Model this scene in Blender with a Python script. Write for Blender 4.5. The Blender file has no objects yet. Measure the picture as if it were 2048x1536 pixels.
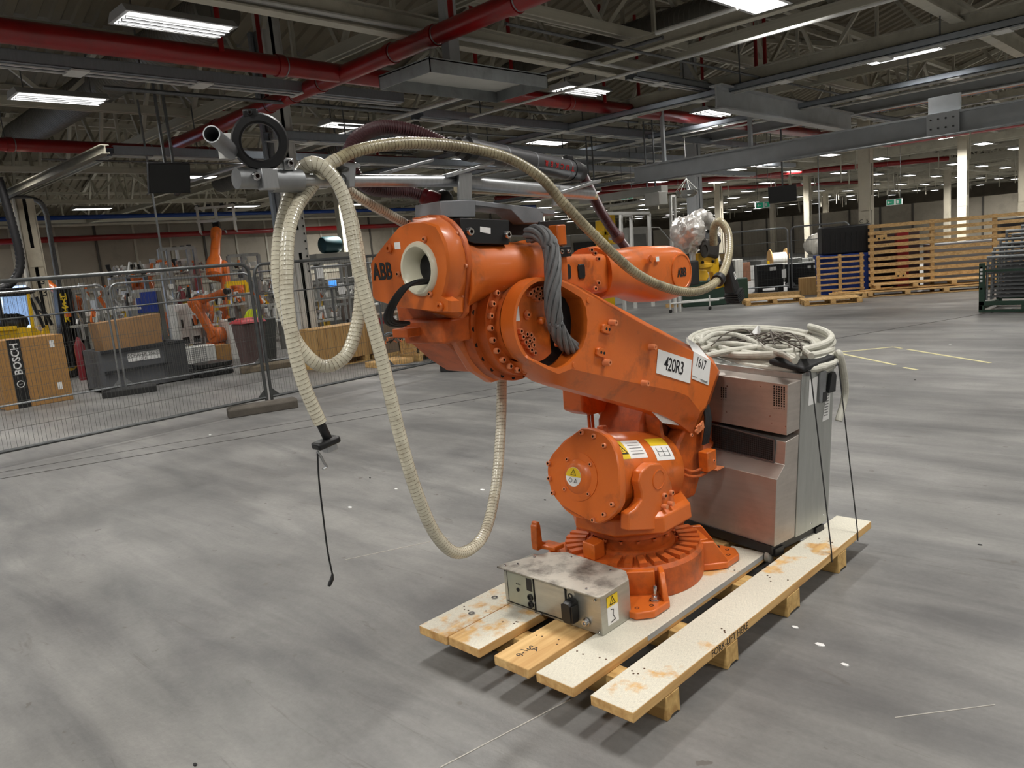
import bpy, bmesh, math, random
from mathutils import Vector, Matrix

random.seed(7)
SC = bpy.context.scene
COL = SC.collection
V = Vector
PI = math.pi

# ------------------------------------------------------------------ camera
FPX, CAMH = 1553.0, 1.85
_p, _r, _y = math.radians(9.26), math.radians(-5.08), math.radians(45.0)
_cr, _sr = math.cos(_r), math.sin(_r)
def _rz(v): return V((_cr * v[0] - _sr * v[1], _sr * v[0] + _cr * v[1], v[2]))
_rt = _rz((1, 0, 0)); _fw = _rz((0, -math.sin(_p), math.cos(_p))); _up = _rz((0, -math.cos(_p), -math.sin(_p)))
_Y = math.cos(_y) * _fw + math.sin(_y) * _rt
_X = -math.sin(_y) * _fw + math.cos(_y) * _rt
M3 = Matrix((_X, _Y, _up))                  # camera axes (right, down, forward) -> room axes
CAMP = V((0, 0, CAMH))
cam_data = bpy.data.cameras.new('camera')
cam = bpy.data.objects.new('camera', cam_data)
COL.objects.link(cam)
right, down, fwd = M3 @ V((1, 0, 0)), M3 @ V((0, 1, 0)), M3 @ V((0, 0, 1))
cam.matrix_world = Matrix.Translation(CAMP) @ Matrix((right, -down, -fwd)).transposed().to_4x4()
cam_data.sensor_width = 36.0
cam_data.lens = FPX / 2048 * 36.0
cam_data.clip_start = 0.05
cam_data.clip_end = 300
SC.camera = cam

def ray(x, y): return M3 @ V(((x - 1024) / FPX, (y - 768) / FPX, 1.0))
def onz(x, y, z=0.0): r = ray(x, y); return CAMP + r * ((z - CAMH) / r.z)      # sight line meets a level plane
def onx(x, y, X): r = ray(x, y); return CAMP + r * (X / r.x)                    # ... a plane across the hall
def ony(x, y, Y): r = ray(x, y); return CAMP + r * (Y / r.y)                    # ... a plane along the hall

# ------------------------------------------------------------------ world, exposure
world = bpy.data.worlds.new('world'); SC.world = world; world.use_nodes = True
bg = world.node_tree.nodes['Background']
bg.inputs[0].default_value = (1.0, 0.95, 0.88, 1); bg.inputs[1].default_value = 0.1
SC.view_settings.view_transform = 'Standard'
SC.view_settings.look = 'None'
SC.view_settings.gamma = 1.0
SC.view_settings.use_curve_mapping = False
SC.view_settings.exposure = 0.15
LAMP_GLOW = 4.5              # brightness of a luminaire's diffuser
LAMP_WATT = 95.0             # what one louvred luminaire throws down
LAMP_SPREAD = math.radians(152)
LAMP_COLOR = (1.0, 0.975, 0.93)

# ------------------------------------------------------------------ materials
MATS = {}
def srgb(r, g, b):
    f = lambda c: (c / 255) / 12.92 if c <= 10 else (((c / 255) + 0.055) / 1.055) ** 2.4
    return (f(r), f(g), f(b), 1.0)

def mat(name, rgb, rough=0.5, metal=0.0, var=0.12, scale=6.0, bump=0.0, bscale=60.0, coat=0.0, stretch=None, rgb2=None, lo=0.35, hi=0.75, detail=6.0, rvar=0.08, emit=None):
    if name in MATS: return MATS[name]
    m = bpy.data.materials.new(name); MATS[name] = m; m.use_nodes = True
    nt = m.node_tree; N = nt.nodes; L = nt.links
    b = N['Principled BSDF']
    col = srgb(*rgb)
    b.inputs['Roughness'].default_value = rough
    b.inputs['Metallic'].default_value = metal
    if coat: b.inputs['Coat Weight'].default_value = coat; b.inputs['Coat Roughness'].default_value = 0.2
    if emit:
        b.inputs['Emission Color'].default_value = srgb(*emit[0]); b.inputs['Emission Strength'].default_value = emit[1]
    tc = N.new('ShaderNodeTexCoord')
    src = tc.outputs['Object']
    if stretch:
        mp = N.new('ShaderNodeMapping'); mp.inputs['Scale'].default_value = stretch
        L.new(src, mp.inputs['Vector']); src = mp.outputs['Vector']
    nz = N.new('ShaderNodeTexNoise'); nz.inputs['Scale'].default_value = scale; nz.inputs['Detail'].default_value = detail
    nz.inputs['Roughness'].default_value = 0.6
    L.new(src, nz.inputs['Vector'])
    rp = N.new('ShaderNodeValToRGB')
    c2 = srgb(*rgb2) if rgb2 else tuple(c * (1 - var) for c in col[:3]) + (1,)
    c1 = col if rgb2 else tuple(min(1, c * (1 + var)) for c in col[:3]) + (1,)
    rp.color_ramp.elements[0].position = lo; rp.color_ramp.elements[0].color = c2
    rp.color_ramp.elements[1].position = hi; rp.color_ramp.elements[1].color = c1
    L.new(nz.outputs['Fac'], rp.inputs['Fac']); L.new(rp.outputs['Color'], b.inputs['Base Color'])
    if rvar:
        mr = N.new('ShaderNodeMapRange'); mr.inputs['To Min'].default_value = min(1, rough + rvar); mr.inputs['To Max'].default_value = max(0.02, rough - rvar)
        L.new(nz.outputs['Fac'], mr.inputs['Value']); L.new(mr.outputs['Result'], b.inputs['Roughness'])
    if bump:
        n2 = N.new('ShaderNodeTexNoise'); n2.inputs['Scale'].default_value = bscale; n2.inputs['Detail'].default_value = 4
        L.new(src, n2.inputs['Vector'])
        bp = N.new('ShaderNodeBump'); bp.inputs['Strength'].default_value = bump; bp.inputs['Distance'].default_value = 0.01
        L.new(n2.outputs['Fac'], bp.inputs['Height']); L.new(bp.outputs['Normal'], b.inputs['Normal'])
    return m

def dirt(m, rgb, scale=4.0, lo=0.52, hi=0.75, amount=0.7, stretch=None, fine=0.0):
    """grime with a shape of its own laid over a material"""
    nt = m.node_tree; N = nt.nodes; L = nt.links; b = N['Principled BSDF']
    old = b.inputs['Base Color'].links[0].from_socket
    tc = N.new('ShaderNodeTexCoord'); src = tc.outputs['Object']
    if stretch:
        mp = N.new('ShaderNodeMapping'); mp.inputs['Scale'].default_value = stretch
        L.new(src, mp.inputs['Vector']); src = mp.outputs['Vector']
    nz = N.new('ShaderNodeTexNoise'); nz.inputs['Scale'].default_value = scale; nz.inputs['Detail'].default_value = 9; nz.inputs['Roughness'].default_value = 0.68
    L.new(src, nz.inputs['Vector'])
    mr = N.new('ShaderNodeMapRange'); mr.inputs['From Min'].default_value = lo; mr.inputs['From Max'].default_value = hi
    mr.inputs['To Max'].default_value = amount
    L.new(nz.outputs['Fac'], mr.inputs['Value'])
    mx = N.new('ShaderNodeMix'); mx.data_type = 'RGBA'
    L.new(mr.outputs['Result'], mx.inputs['Factor']); L.new(old, mx.inputs['A']); mx.inputs['B'].default_value = srgb(*rgb)
    L.new(mx.outputs['Result'], b.inputs['Base Color'])
    return m

def emitter(name, rgb, strength):
    if name in MATS: return MATS[name]
    m = bpy.data.materials.new(name); MATS[name] = m; m.use_nodes = True
    N = m.node_tree.nodes; b = N['Principled BSDF']
    b.inputs['Base Color'].default_value = srgb(*rgb)
    b.inputs['Emission Color'].default_value = srgb(*rgb); b.inputs['Emission Strength'].default_value = strength
    return m

# ------------------------------------------------------------------ objects and mesh building
ORG = {}
def props(o, label=None, cat=None, group=None, kind=None):
    if label: o['label'] = label
    if cat: o['category'] = cat
    if group: o['group'] = group
    if kind: o['kind'] = kind
    return o

def thing(name, label, cat, loc=(0, 0, 0), rotz=0.0, group=None, kind=None, local=False):
    o = bpy.data.objects.new(name, None); COL.objects.link(o)
    o.empty_display_size = 0.1
    o.location = loc; o.rotation_euler = (0, 0, rotz)
    ORG[o] = V((0, 0, 0)) if local else V(loc)
    return props(o, label, cat, group, kind)

def copy_tree(o, parent=None):
    c = o.copy(); COL.objects.link(c); c.parent = parent
    for ch in list(o.children): copy_tree(ch, c)
    return c

class MB:
    def __init__(s): s.v = []; s.f = []
    def add(s, vs, fs):
        n = len(s.v); s.v += [V(p) for p in vs]; s.f += [tuple(i + n for i in f) for f in fs]; return s
    def box(s, lo, hi):
        (a, b, c), (d, e, f) = lo, hi
        return s.add([(a, b, c), (d, b, c), (d, e, c), (a, e, c), (a, b, f), (d, b, f), (d, e, f), (a, e, f)],
                     [(0, 3, 2, 1), (4, 5, 6, 7), (0, 1, 5, 4), (1, 2, 6, 5), (2, 3, 7, 6), (3, 0, 4, 7)])
    def obox(s, c, ax, ay, az):      # centre and three half axes
        c, ax, ay, az = V(c), V(ax), V(ay), V(az)
        vs = [c + i * ax + j * ay + k * az for k in (-1, 1) for i, j in ((-1, -1), (1, -1), (1, 1), (-1, 1))]
        return s.add(vs, [(0, 3, 2, 1), (4, 5, 6, 7), (0, 1, 5, 4), (1, 2, 6, 5), (2, 3, 7, 6), (3, 0, 4, 7)])
    def bar(s, p, q, w, h, up=(0, 0, 1)):
        p, q = V(p), V(q); d = (q - p); ln = d.length; d = d.normalized(); u = V(up)
        if abs(d.dot(u)) > 0.98: u = V((1, 0, 0))
        sx = d.cross(u).normalized(); u = sx.cross(d).normalized()
        return s.obox((p + q) / 2, sx * w / 2, u * h / 2, d * ln / 2)
    def ibar(s, p, q, w, h, t, up=(0, 0, 1)):      # rolled I section
        p, q = V(p), V(q); d = (q - p).normalized(); u = V(up)
        if abs(d.dot(u)) > 0.98: u = V((1, 0, 0))
        sx = d.cross(u).normalized(); u = sx.cross(d).normalized()
        s.bar(p, q, t, h - 2 * t, u); o = u * (h / 2 - t / 2)
        s.bar(p + o, q + o, w, t, u); s.bar(p - o, q - o, w, t, u); return s
    def channel(s, p, q, w, h, t, side=1, up=(0, 0, 1)):
        p, q = V(p), V(q); d = (q - p).normalized(); u = V(up)
        if abs(d.dot(u)) > 0.98: u = V((1, 0, 0))
        sx = d.cross(u).normalized(); u = sx.cross(d).normalized()
        a = sx * side * (w / 2 - t / 2); s.bar(p + a, q + a, t, h, u)
        for k in (-1, 1):
            o = u * k * (h / 2 - t / 2); s.bar(p + o, q + o, w, t, u)
        return s
    def prism(s, poly, vec):         # flat outline swept along vec
        vec = V(vec); poly = [V(p) for p in poly]; n = len(poly)
        nrm = V((0, 0, 0))
        for i in range(n): nrm += poly[i].cross(poly[(i + 1) % n])
        if nrm.dot(vec) > 0: poly = poly[::-1]
        vs = poly + [p + vec for p in poly]
        fs = [tuple(range(n)), tuple(range(2 * n - 1, n - 1, -1))] + [(i, i + n, (i + 1) % n + n, (i + 1) % n) for i in range(n)]
        return s.add(vs, fs)
    def loft(s, rings, caps=True, closed=True):
        n = len(rings[0]); k = len(rings)
        vs = [p for r in rings for p in r]; fs = []
        for j in range(k - 1):
            for i in range(n if closed else n - 1):
                a, b = j * n + i, j * n + (i + 1) % n
                fs.append((a, b, b + n, a + n))
        if caps: fs.append(tuple(range(n - 1, -1, -1))); fs.append(tuple(range((k - 1) * n, k * n)))
        return s.add(vs, fs)
    @staticmethod
    def frame(ax):
        ax = V(ax).normalized(); u = V((0, 0, 1)) if abs(ax.z) < 0.9 else V((1, 0, 0))
        a = ax.cross(u).normalized(); return ax, a, ax.cross(a).normalized()
    def lathe(s, o, ax, prof, n=32, caps=True, ang=None):       # prof: (radius, height along ax)
        ax, a, b = s.frame(ax); o = V(o)
        rings = [[o + ax * h + (a * math.cos(2 * PI * i / n) + b * math.sin(2 * PI * i / n)) * r for i in range(n)] for r, h in prof]
        return s.loft(rings, caps)
    def cyl(s, p, q, r, r2=None, n=20):
        p, q = V(p), V(q)
        return s.lathe(p, q - p, [(r, 0), (r if r2 is None else r2, (q - p).length)], n)
    def pipe(s, p, q, r, t, n=24):                                # open-ended pipe
        p, q = V(p), V(q); l = (q - p).length
        ax, a, b = s.frame(q - p)
        R = lambda rr, h: [p + ax * h + (a * math.cos(2 * PI * i / n) + b * math.sin(2 * PI * i / n)) * rr for i in range(n)]
        rings = [R(r, 0), R(r, l), R(r - t, l), R(r - t, 0), R(r, 0)]
        return s.loft(rings, caps=False)
    def torus(s, o, ax, R, r, n=36, m=12):
        ax, a, b = s.frame(ax); o = V(o); rings = []
        for j in range(n + 1):
            t = 2 * PI * j / n; d = a * math.cos(t) + b * math.sin(t)
            rings.append([o + d * (R + r * math.cos(2 * PI * i / m)) + ax * r * math.sin(2 * PI * i / m) for i in range(m)])
        return s.loft(rings, caps=False)
    def tube(s, pts, r, n=10, caps=True, rfun=None):
        pts = [V(p) for p in pts]; rings = []
        d = (pts[1] - pts[0]).normalized(); _, a, b = s.frame(d)
        for i, p in enumerate(pts):
            t = (pts[min(i + 1, len(pts) - 1)] - pts[max(i - 1, 0)]).normalized()
            a = (a - t * a.dot(t)).normalized(); b = t.cross(a)
            rr = rfun(i, len(pts)) if rfun else r
            rings.append([p + (a * math.cos(2 * PI * k / n) + b * math.sin(2 * PI * k / n)) * rr for k in range(n)])
        return s.loft(rings, caps)
    def sphere(s, c, r, n=16, m=8, sq=(1, 1, 1)):
        c = V(c)
        prof = [(max(1e-4, math.sin(PI * j / m)), -math.cos(PI * j / m)) for j in range(m + 1)]
        rings = [[c + V((rr * math.cos(2 * PI * i / n) * sq[0], rr * math.sin(2 * PI * i / n) * sq[1], h * sq[2])) * r for i in range(n)] for rr, h in prof]
        return s.loft(rings, True)
    def mesh(s, name, smooth=True, angle=35):
        me = bpy.data.meshes.new(name); me.from_pydata([tuple(p) for p in s.v], [], s.f); me.update()
        bm = bmesh.new(); bm.from_mesh(me); bmesh.ops.recalc_face_normals(bm, faces=bm.faces); bm.to_mesh(me); bm.free()
        if smooth:
            me.polygons.foreach_set('use_smooth', [True] * len(me.polygons))
            me.set_sharp_from_angle(angle=math.radians(angle))
        return me
    def build(s, name, m, parent=None, smooth=True, bevel=0.0, seg=2, angle=35, sub=0, label=None):
        if parent is not None:
            o0 = ORG.get(parent, V((0, 0, 0)))
            if o0.length: s.v = [p - o0 for p in s.v]
        me = s.mesh(name, smooth, angle)
        me.materials.append(m)
        o = bpy.data.objects.new(name, me); COL.objects.link(o)
        if parent is not None: o.parent = parent; ORG[o] = ORG.get(parent, V((0, 0, 0)))
        if bevel:
            md = o.modifiers.new('edge', 'BEVEL'); md.width = bevel; md.segments = seg; md.limit_method = 'ANGLE'; md.angle_limit = math.radians(40)
            md.harden_normals = False
        if sub:
            md = o.modifiers.new('round', 'SUBSURF'); md.levels = sub; md.render_levels = sub
        if label: o['label'] = label
        return o

def solo(mb, name, m, label, cat, group=None, kind=None, at=None, **k):
    """a thing that is one mesh; its origin goes to its base"""
    lo = V((min(p.x for p in mb.v), min(p.y for p in mb.v), min(p.z for p in mb.v)))
    hi = V((max(p.x for p in mb.v), max(p.y for p in mb.v), max(p.z for p in mb.v)))
    o0 = V(at) if at else V(((lo.x + hi.x) / 2, (lo.y + hi.y) / 2, lo.z))
    mb.v = [p - o0 for p in mb.v]
    o = mb.build(name, m, None, **k); o.location = o0; ORG[o] = o0
    return props(o, label, cat, group, kind)

def dupl(o, loc, parent=None, rot=None):
    c = o.copy(); COL.objects.link(c); c.parent = parent
    c.location = loc
    if rot: c.rotation_euler = rot
    return c

def text(name, body, size, o, xdir, ydir, m, parent=None, bold=0.0, align='CENTER', spacing=1.0, extrude=0.0008, shear=0.0):
    """flat lettering lying in the plane of xdir, ydir; o is the middle of the line"""
    cu = bpy.data.curves.new(name, 'FONT'); cu.body = body; cu.size = size; cu.align_x = align; cu.align_y = 'CENTER'
    cu.offset = bold; cu.space_character = spacing; cu.extrude = extrude; cu.shear = shear; cu.resolution_u = 3
    cu.materials.append(m)
    tmp = bpy.data.objects.new(name, cu); me = bpy.data.meshes.new_from_object(tmp); bpy.data.objects.remove(tmp)
    me.name = name; ob = bpy.data.objects.new(name, me); COL.objects.link(ob)
    x = V(xdir).normalized(); y = V(ydir); y = (y - x * y.dot(x)).normalized(); z = x.cross(y)
    o = V(o)
    if parent is not None:
        o = o - ORG.get(parent, V((0, 0, 0))); ob.parent = parent
    ob.matrix_local = Matrix.Translation(o) @ Matrix((x, y, z)).transposed().to_4x4()
    return ob

def spline(pts, n=12):
    """smooth path through pts (Catmull-Rom)"""
    pts = [V(p) for p in pts]; P = [pts[0] * 2 - pts[1]] + pts + [pts[-1] * 2 - pts[-2]]; out = []
    for i in range(1, len(P) - 2):
        a, b, c, d = P[i - 1:i + 3]
        for k in range(n):
            t = k / n
            out.append(0.5 * ((2 * b) + (c - a) * t + (2 * a - 5 * b + 4 * c - d) * t * t + (3 * b - a - 3 * c + d) * t ** 3))
    return out + [pts[-1]]

def resample(pts, step):
    out = [pts[0]]; acc = 0.0
    for a, b in zip(pts, pts[1:]):
        l = (b - a).length
        while acc + l >= step and l > 1e-9:
            k = (step - acc) / l; a = a + (b - a) * k; out.append(a); l = (b - a).length; acc = 0.0
        acc += l
    return out

def bolt_mesh(r=0.011, h=0.013):       # socket head cap screw, axis +Z
    b = MB(); b.lathe((0, 0, 0), (0, 0, 1), [(r, 0), (r, h * .85), (r * .88, h), (r * .5, h), (r * .5, h * .35), (1e-4, h * .35)], 10, caps=False)
    return b
def put_bolts(pts, nrm, r, m, parent, name='bolt', h=None):
    base = bolt_mesh(r, h or r * 1.1); me = base.mesh(name); me.materials.append(m); me.materials.append(SOCKET)
    hh = h or r * 1.1
    for pl_ in me.polygons:
        c = pl_.center
        if math.hypot(c.x, c.y) < r * .52: pl_.material_index = 1
    q = V(nrm).to_track_quat('Z', 'Y')
    for p in pts:
        o = bpy.data.objects.new(name, me); COL.objects.link(o); o.parent = parent
        o.location = V(p) - ORG.get(parent, V((0, 0, 0))); o.rotation_mode = 'QUATERNION'; o.rotation_quaternion = q
def circ(c, ax, R, n, a0=0.0, a1=2 * PI, closed=True):
    ax, a, b = MB.frame(ax); c = V(c); k = n if closed else n - 1
    return [c + (a * math.cos(a0 + (a1 - a0) * i / k) + b * math.sin(a0 + (a1 - a0) * i / k)) * R for i in range(n)]

# ------------------------------------------------------------------ shared materials
ORANGE = dirt(mat('orange_paint', (216, 107, 34), 0.42, 0, 0.06, 3.0, bump=0.05, bscale=140, coat=0.25), (92, 58, 38), 5.0, 0.54, 0.76, 0.7)
ORANGE_D = dirt(mat('orange_paint_grimy', (206, 98, 34), 0.5, 0, 0.08, 5.0, bump=0.06, bscale=120), (74, 50, 36), 6.0, 0.45, 0.72, 0.75)
ORANGE_B = mat('orange_bolt_paint', (226, 138, 92), 0.45, 0, 0.1, 20)
SOCKET = mat('bolt_socket', (52, 30, 20), 0.7, 0, 0.1, 20)
BLACKP = mat('black_plastic', (22, 22, 24), 0.45, 0, 0.15, 12)
BLACKR = mat('black_rubber', (26, 26, 27), 0.65, 0, 0.15, 30)
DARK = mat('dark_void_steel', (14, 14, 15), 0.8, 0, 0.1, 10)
ALU = mat('aluminium', (176, 178, 180), 0.34, 0.85, 0.1, 9, stretch=(1, 8, 1))
ALUM = mat('milled_aluminium', (150, 152, 154), 0.45, 0.7, 0.12, 14)
STEEL = dirt(mat('brushed_zinc_sheet', (186, 186, 178), 0.36, 0.75, 0.07, 5, stretch=(1, 1, 14), rvar=0.1), (120, 112, 100), 3.0, 0.5, 0.8, 0.35)
STEELT = dirt(mat('dirty_zinc_lid', (196, 190, 178), 0.5, 0.35, 0.08, 6), (66, 60, 56), 7.0, 0.44, 0.66, 0.85)
GALV = mat('galvanised_tube', (150, 153, 155), 0.42, 0.75, 0.14, 18)
GALVD = mat('weathered_galvanised_tube', (112, 114, 116), 0.5, 0.6, 0.16, 14)
CHROME = mat('bright_steel', (205, 205, 208), 0.22, 1.0, 0.05, 30)
WHITE = mat('white_paper', (240, 240, 238), 0.6, 0, 0.03, 20, rvar=0)
WHITEP = mat('white_paint', (226, 226, 222), 0.5, 0, 0.06, 5)
YELLOWL = mat('yellow_sticker', (242, 206, 40), 0.5, 0, 0.05, 12, rvar=0)
INK = mat('black_ink', (20, 20, 22), 0.6, 0, 0.05, 10, rvar=0)
CREAM = mat('ivory_ring', (222, 218, 196), 0.3, 0, 0.06, 9, coat=0.3)
GREYC = mat('grey_cable', (112, 113, 114), 0.5, 0, 0.15, 25)
CARD = mat('cardboard', (176, 132, 78), 0.8, 0, 0.08, 5, stretch=(1, 1, 6))
YELLOW = mat('yellow_paint', (236, 190, 22), 0.4, 0, 0.08, 4)
GREENP = mat('green_paint', (40, 66, 52), 0.5, 0, 0.12, 7)
BLUEP = mat('blue_plastic', (28, 62, 150), 0.5, 0, 0.1, 5)
REDP = dirt(mat('red_pipe_paint', (150, 20, 22), 0.32, 0, 0.1, 2.0, coat=0.3), (70, 14, 14), 2.2, 0.5, 0.75, 0.5)
GREYP = mat('grey_plastic', (96, 98, 102), 0.55, 0, 0.1, 6)

def wood_mat(name, rgb, rgb2, axis=1, painted=None, plo=0.42, phi=0.5):
    """grain runs along the given axis; painted = worn paint on the upper face only"""
    m = bpy.data.materials.new(name); MATS[name] = m; m.use_nodes = True
    nt = m.node_tree; N = nt.nodes; L = nt.links; b = N['Principled BSDF']; b.inputs['Roughness'].default_value = 0.72
    tc = N.new('ShaderNodeTexCoord'); mp = N.new('ShaderNodeMapping')
    s = [26, 26, 26]; s[axis] = 1.6; mp.inputs['Scale'].default_value = s
    L.new(tc.outputs['Object'], mp.inputs['Vector'])
    nz = N.new('ShaderNodeTexNoise'); nz.inputs['Scale'].default_value = 1.0; nz.inputs['Detail'].default_value = 7; nz.inputs['Distortion'].default_value = 0.6
    L.new(mp.outputs['Vector'], nz.inputs['Vector'])
    rp = N.new('ShaderNodeValToRGB'); rp.color_ramp.elements[0].position = 0.3; rp.color_ramp.elements[0].color = srgb(*rgb2)
    rp.color_ramp.elements[1].position = 0.68; rp.color_ramp.elements[1].color = srgb(*rgb)
    L.new(nz.outputs['Fac'], rp.inputs['Fac']); out = rp.outputs['Color']
    # knots
    vo = N.new('ShaderNodeTexVoronoi'); vo.inputs['Scale'].default_value = 5.5; L.new(tc.outputs['Object'], vo.inputs['Vector'])
    kr = N.new('ShaderNodeMapRange'); kr.inputs['From Min'].default_value = 0.06; kr.inputs['From Max'].default_value = 0.03; kr.inputs['To Max'].default_value = 0.7
    L.new(vo.outputs['Distance'], kr.inputs['Value'])
    mk = N.new('ShaderNodeMix'); mk.data_type = 'RGBA'; L.new(kr.outputs['Result'], mk.inputs['Factor']); L.new(out, mk.inputs['A']); mk.inputs['B'].default_value = srgb(96, 60, 34)
    out = mk.outputs['Result']
    if painted:
        nz2 = N.new('ShaderNodeTexNoise'); nz2.inputs['Scale'].default_value = 3.2; nz2.inputs['Detail'].default_value = 8; nz2.inputs['Roughness'].default_value = 0.62
        L.new(tc.outputs['Object'], nz2.inputs['Vector'])
        mr = N.new('ShaderNodeMapRange'); mr.inputs['From Min'].default_value = plo; mr.inputs['From Max'].default_value = phi
        L.new(nz2.outputs['Fac'], mr.inputs['Value'])
        ge = N.new('ShaderNodeNewGeometry'); sx = N.new('ShaderNodeSeparateXYZ'); L.new(ge.outputs['True Normal'], sx.inputs['Vector'])
        gt = N.new('ShaderNodeMath'); gt.operation = 'GREATER_THAN'; gt.inputs[1].default_value = 0.8; L.new(sx.outputs['Z'], gt.inputs[0])
        mu = N.new('ShaderNodeMath'); mu.operation = 'MULTIPLY'; L.new(mr.outputs['Result'], mu.inputs[0]); L.new(gt.outputs['Value'], mu.inputs[1])
        mx = N.new('ShaderNodeMix'); mx.data_type = 'RGBA'; L.new(mu.outputs['Value'], mx.inputs['Factor']); L.new(out, mx.inputs['A'])
        sc = N.new('ShaderNodeTexNoise'); sc.inputs['Scale'].default_value = 40; sc.inputs['Detail'].default_value = 5; L.new(mp.outputs['Vector'], sc.inputs['Vector'])
        r2 = N.new('ShaderNodeValToRGB'); r2.color_ramp.elements[0].color = tuple(c * 0.68 for c in srgb(*painted)[:3]) + (1,); r2.color_ramp.elements[1].color = srgb(*painted)
        r2.color_ramp.elements[0].position = 0.35; r2.color_ramp.elements[1].position = 0.6
        L.new(sc.outputs['Fac'], r2.inputs['Fac']); L.new(r2.outputs['Color'], mx.inputs['B']); out = mx.outputs['Result']
    L.new(out, b.inputs['Base Color'])
    bp = N.new('ShaderNodeBump'); bp.inputs['Strength'].default_value = 0.25; bp.inputs['Distance'].default_value = 0.004
    L.new(nz.outputs['Fac'], bp.inputs['Height']); L.new(bp.outputs['Normal'], b.inputs['Normal'])
    return m
WOOD = wood_mat('pine_boards', (232, 194, 132), (196, 150, 92), 1)
WOODP = wood_mat('pine_boards_worn_paint', (230, 190, 126), (194, 146, 88), 1, painted=(232, 226, 208), plo=0.40, phi=0.47)
WOODX = wood_mat('pine_bearers', (222, 186, 120), (180, 140, 82), 0)
WOODF = wood_mat('far_timber', (230, 194, 136), (190, 148, 96), 0)
PLY = wood_mat('plywood', (206, 168, 110), (180, 138, 84), 2)

# ------------------------------------------------------------------ floor
def floor_material():
    m = bpy.data.materials.new('worn_concrete'); m.use_nodes = True
    nt = m.node_tree; N = nt.nodes; L = nt.links; b = N['Principled BSDF']
    tc = N.new('ShaderNodeTexCoord')
    def noise(scale, detail=8, rough=0.6, stretch=None, rot=0.0, dist=0.0):
        src = tc.outputs['Object']
        if stretch:
            mp = N.new('ShaderNodeMapping'); mp.inputs['Scale'].default_value = stretch; mp.inputs['Rotation'].default_value = (0, 0, rot)
            L.new(src, mp.inputs['Vector']); src = mp.outputs['Vector']
        n = N.new('ShaderNodeTexNoise'); n.inputs['Scale'].default_value = scale; n.inputs['Detail'].default_value = detail; n.inputs['Roughness'].default_value = rough; n.inputs['Distortion'].default_value = dist
        L.new(src, n.inputs['Vector']); return n.outputs['Fac']
    def ramp(f, lo, hi, a, c):
        r = N.new('ShaderNodeValToRGB'); r.color_ramp.elements[0].position = lo; r.color_ramp.elements[1].position = hi
        r.color_ramp.elements[0].color = a; r.color_ramp.elements[1].color = c; L.new(f, r.inputs['Fac']); return r.outputs['Color']
    def mix(f, a, c, mode='MIX', fac=1.0):
        x = N.new('ShaderNodeMix'); x.data_type = 'RGBA'; x.blend_type = mode
        if f is None: x.inputs['Factor'].default_value = fac
        else: L.new(f, x.inputs['Factor'])
        for s, v in (('A', a), ('B', c)):
            if isinstance(v, tuple): x.inputs[s].default_value = v
            else: L.new(v, x.inputs[s])
        return x.outputs['Result']
    base = ramp(noise(0.55, 6), 0.35, 0.68, srgb(112, 111, 110), srgb(150, 149, 146))
    streak = ramp(noise(1.0, 8, 0.65, (0.55, 2.6, 1), 0.35, 0.5), 0.34, 0.66, (0.64, 0.64, 0.65, 1), (1.12, 1.11, 1.09, 1))
    c = mix(None, base, streak, 'MULTIPLY', 1.0)
    scuff = ramp(noise(1.0, 10, 0.7, (1.2, 9.0, 1), -0.5, 1.2), 0.60, 0.74, (0, 0, 0, 1), (1, 1, 1, 1))
    c = mix(scuff, c, srgb(96, 92, 88))
    fine = ramp(noise(34, 6, 0.7), 0.3, 0.7, (0.90, 0.90, 0.90, 1), (1.06, 1.06, 1.06, 1))
    c = mix(None, c, fine, 'MULTIPLY', 1.0)
    spots = ramp(noise(9, 3, 0.5), 0.70, 0.73, (0, 0, 0, 1), (1, 1, 1, 1))
    c = mix(spots, c, srgb(104, 100, 96))
    L.new(c, b.inputs['Base Color'])
    rg = N.new('ShaderNodeMapRange'); rg.inputs['To Min'].default_value = 0.26; rg.inputs['To Max'].default_value = 0.66
    L.new(noise(0.8, 5), rg.inputs['Value']); L.new(rg.outputs['Result'], b.inputs['Roughness'])
    bp = N.new('ShaderNodeBump'); bp.inputs['Strength'].default_value = 0.10; bp.inputs['Distance'].default_value = 0.01
    L.new(noise(60, 4), bp.inputs['Height']); L.new(bp.outputs['Normal'], b.inputs['Normal'])
    return m
fl = MB().box((-75, -25, -0.2), (40, 110, 0.0)).build('floor', floor_material(), smooth=False)
props(fl, 'worn grey concrete floor with scuffs and stains', None, kind='structure')
JOINT = mat('dark_floor_joint', (70, 66, 62), 0.9, 0, 0.2, 3)
def strip(p, q, w, z=0.0015, h=0.003):
    p, q = V((p[0], p[1], z)), V((q[0], q[1], z)); return MB().bar(p, q, w, h)
for a, b_, w in (((0, 958), (1000, 790), .014), ((0, 945), (590, 845), .006)):
    P, Q = onz(*a), onz(*b_); d = (Q - P) * 3
    strip(P - d * .5, Q + d, w).build('floor_joint', JOINT, fl, smooth=False)
TAPE = mat('worn_yellow_tape', (214, 206, 158), 0.7, 0, 0.1, 3)
for a, b_, w in (((1664, 706), (1787, 694), .05), ((1672, 705), (1790, 730), .05), ((1808, 735), (1834, 740), .05), ((1787, 694), (1803, 697), .05), ((1816, 699), (1980, 726), .05)):
    strip(onz(*a), onz(*b_), w).build('floor_marking', TAPE, fl, smooth=False)
LIGHTL = mat('faint_white_scratch', (196, 192, 184), 0.8, 0, 0.1, 3)
for a, b_, w in (((1140, 1400), (880, 1536), .004), ((690, 1120), (900, 1075), .004), ((1790, 1436), (1990, 1410), .003)):
    strip(onz(*a), onz(*b_), w).build('floor_scratch', LIGHTL, fl, smooth=False)

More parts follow.
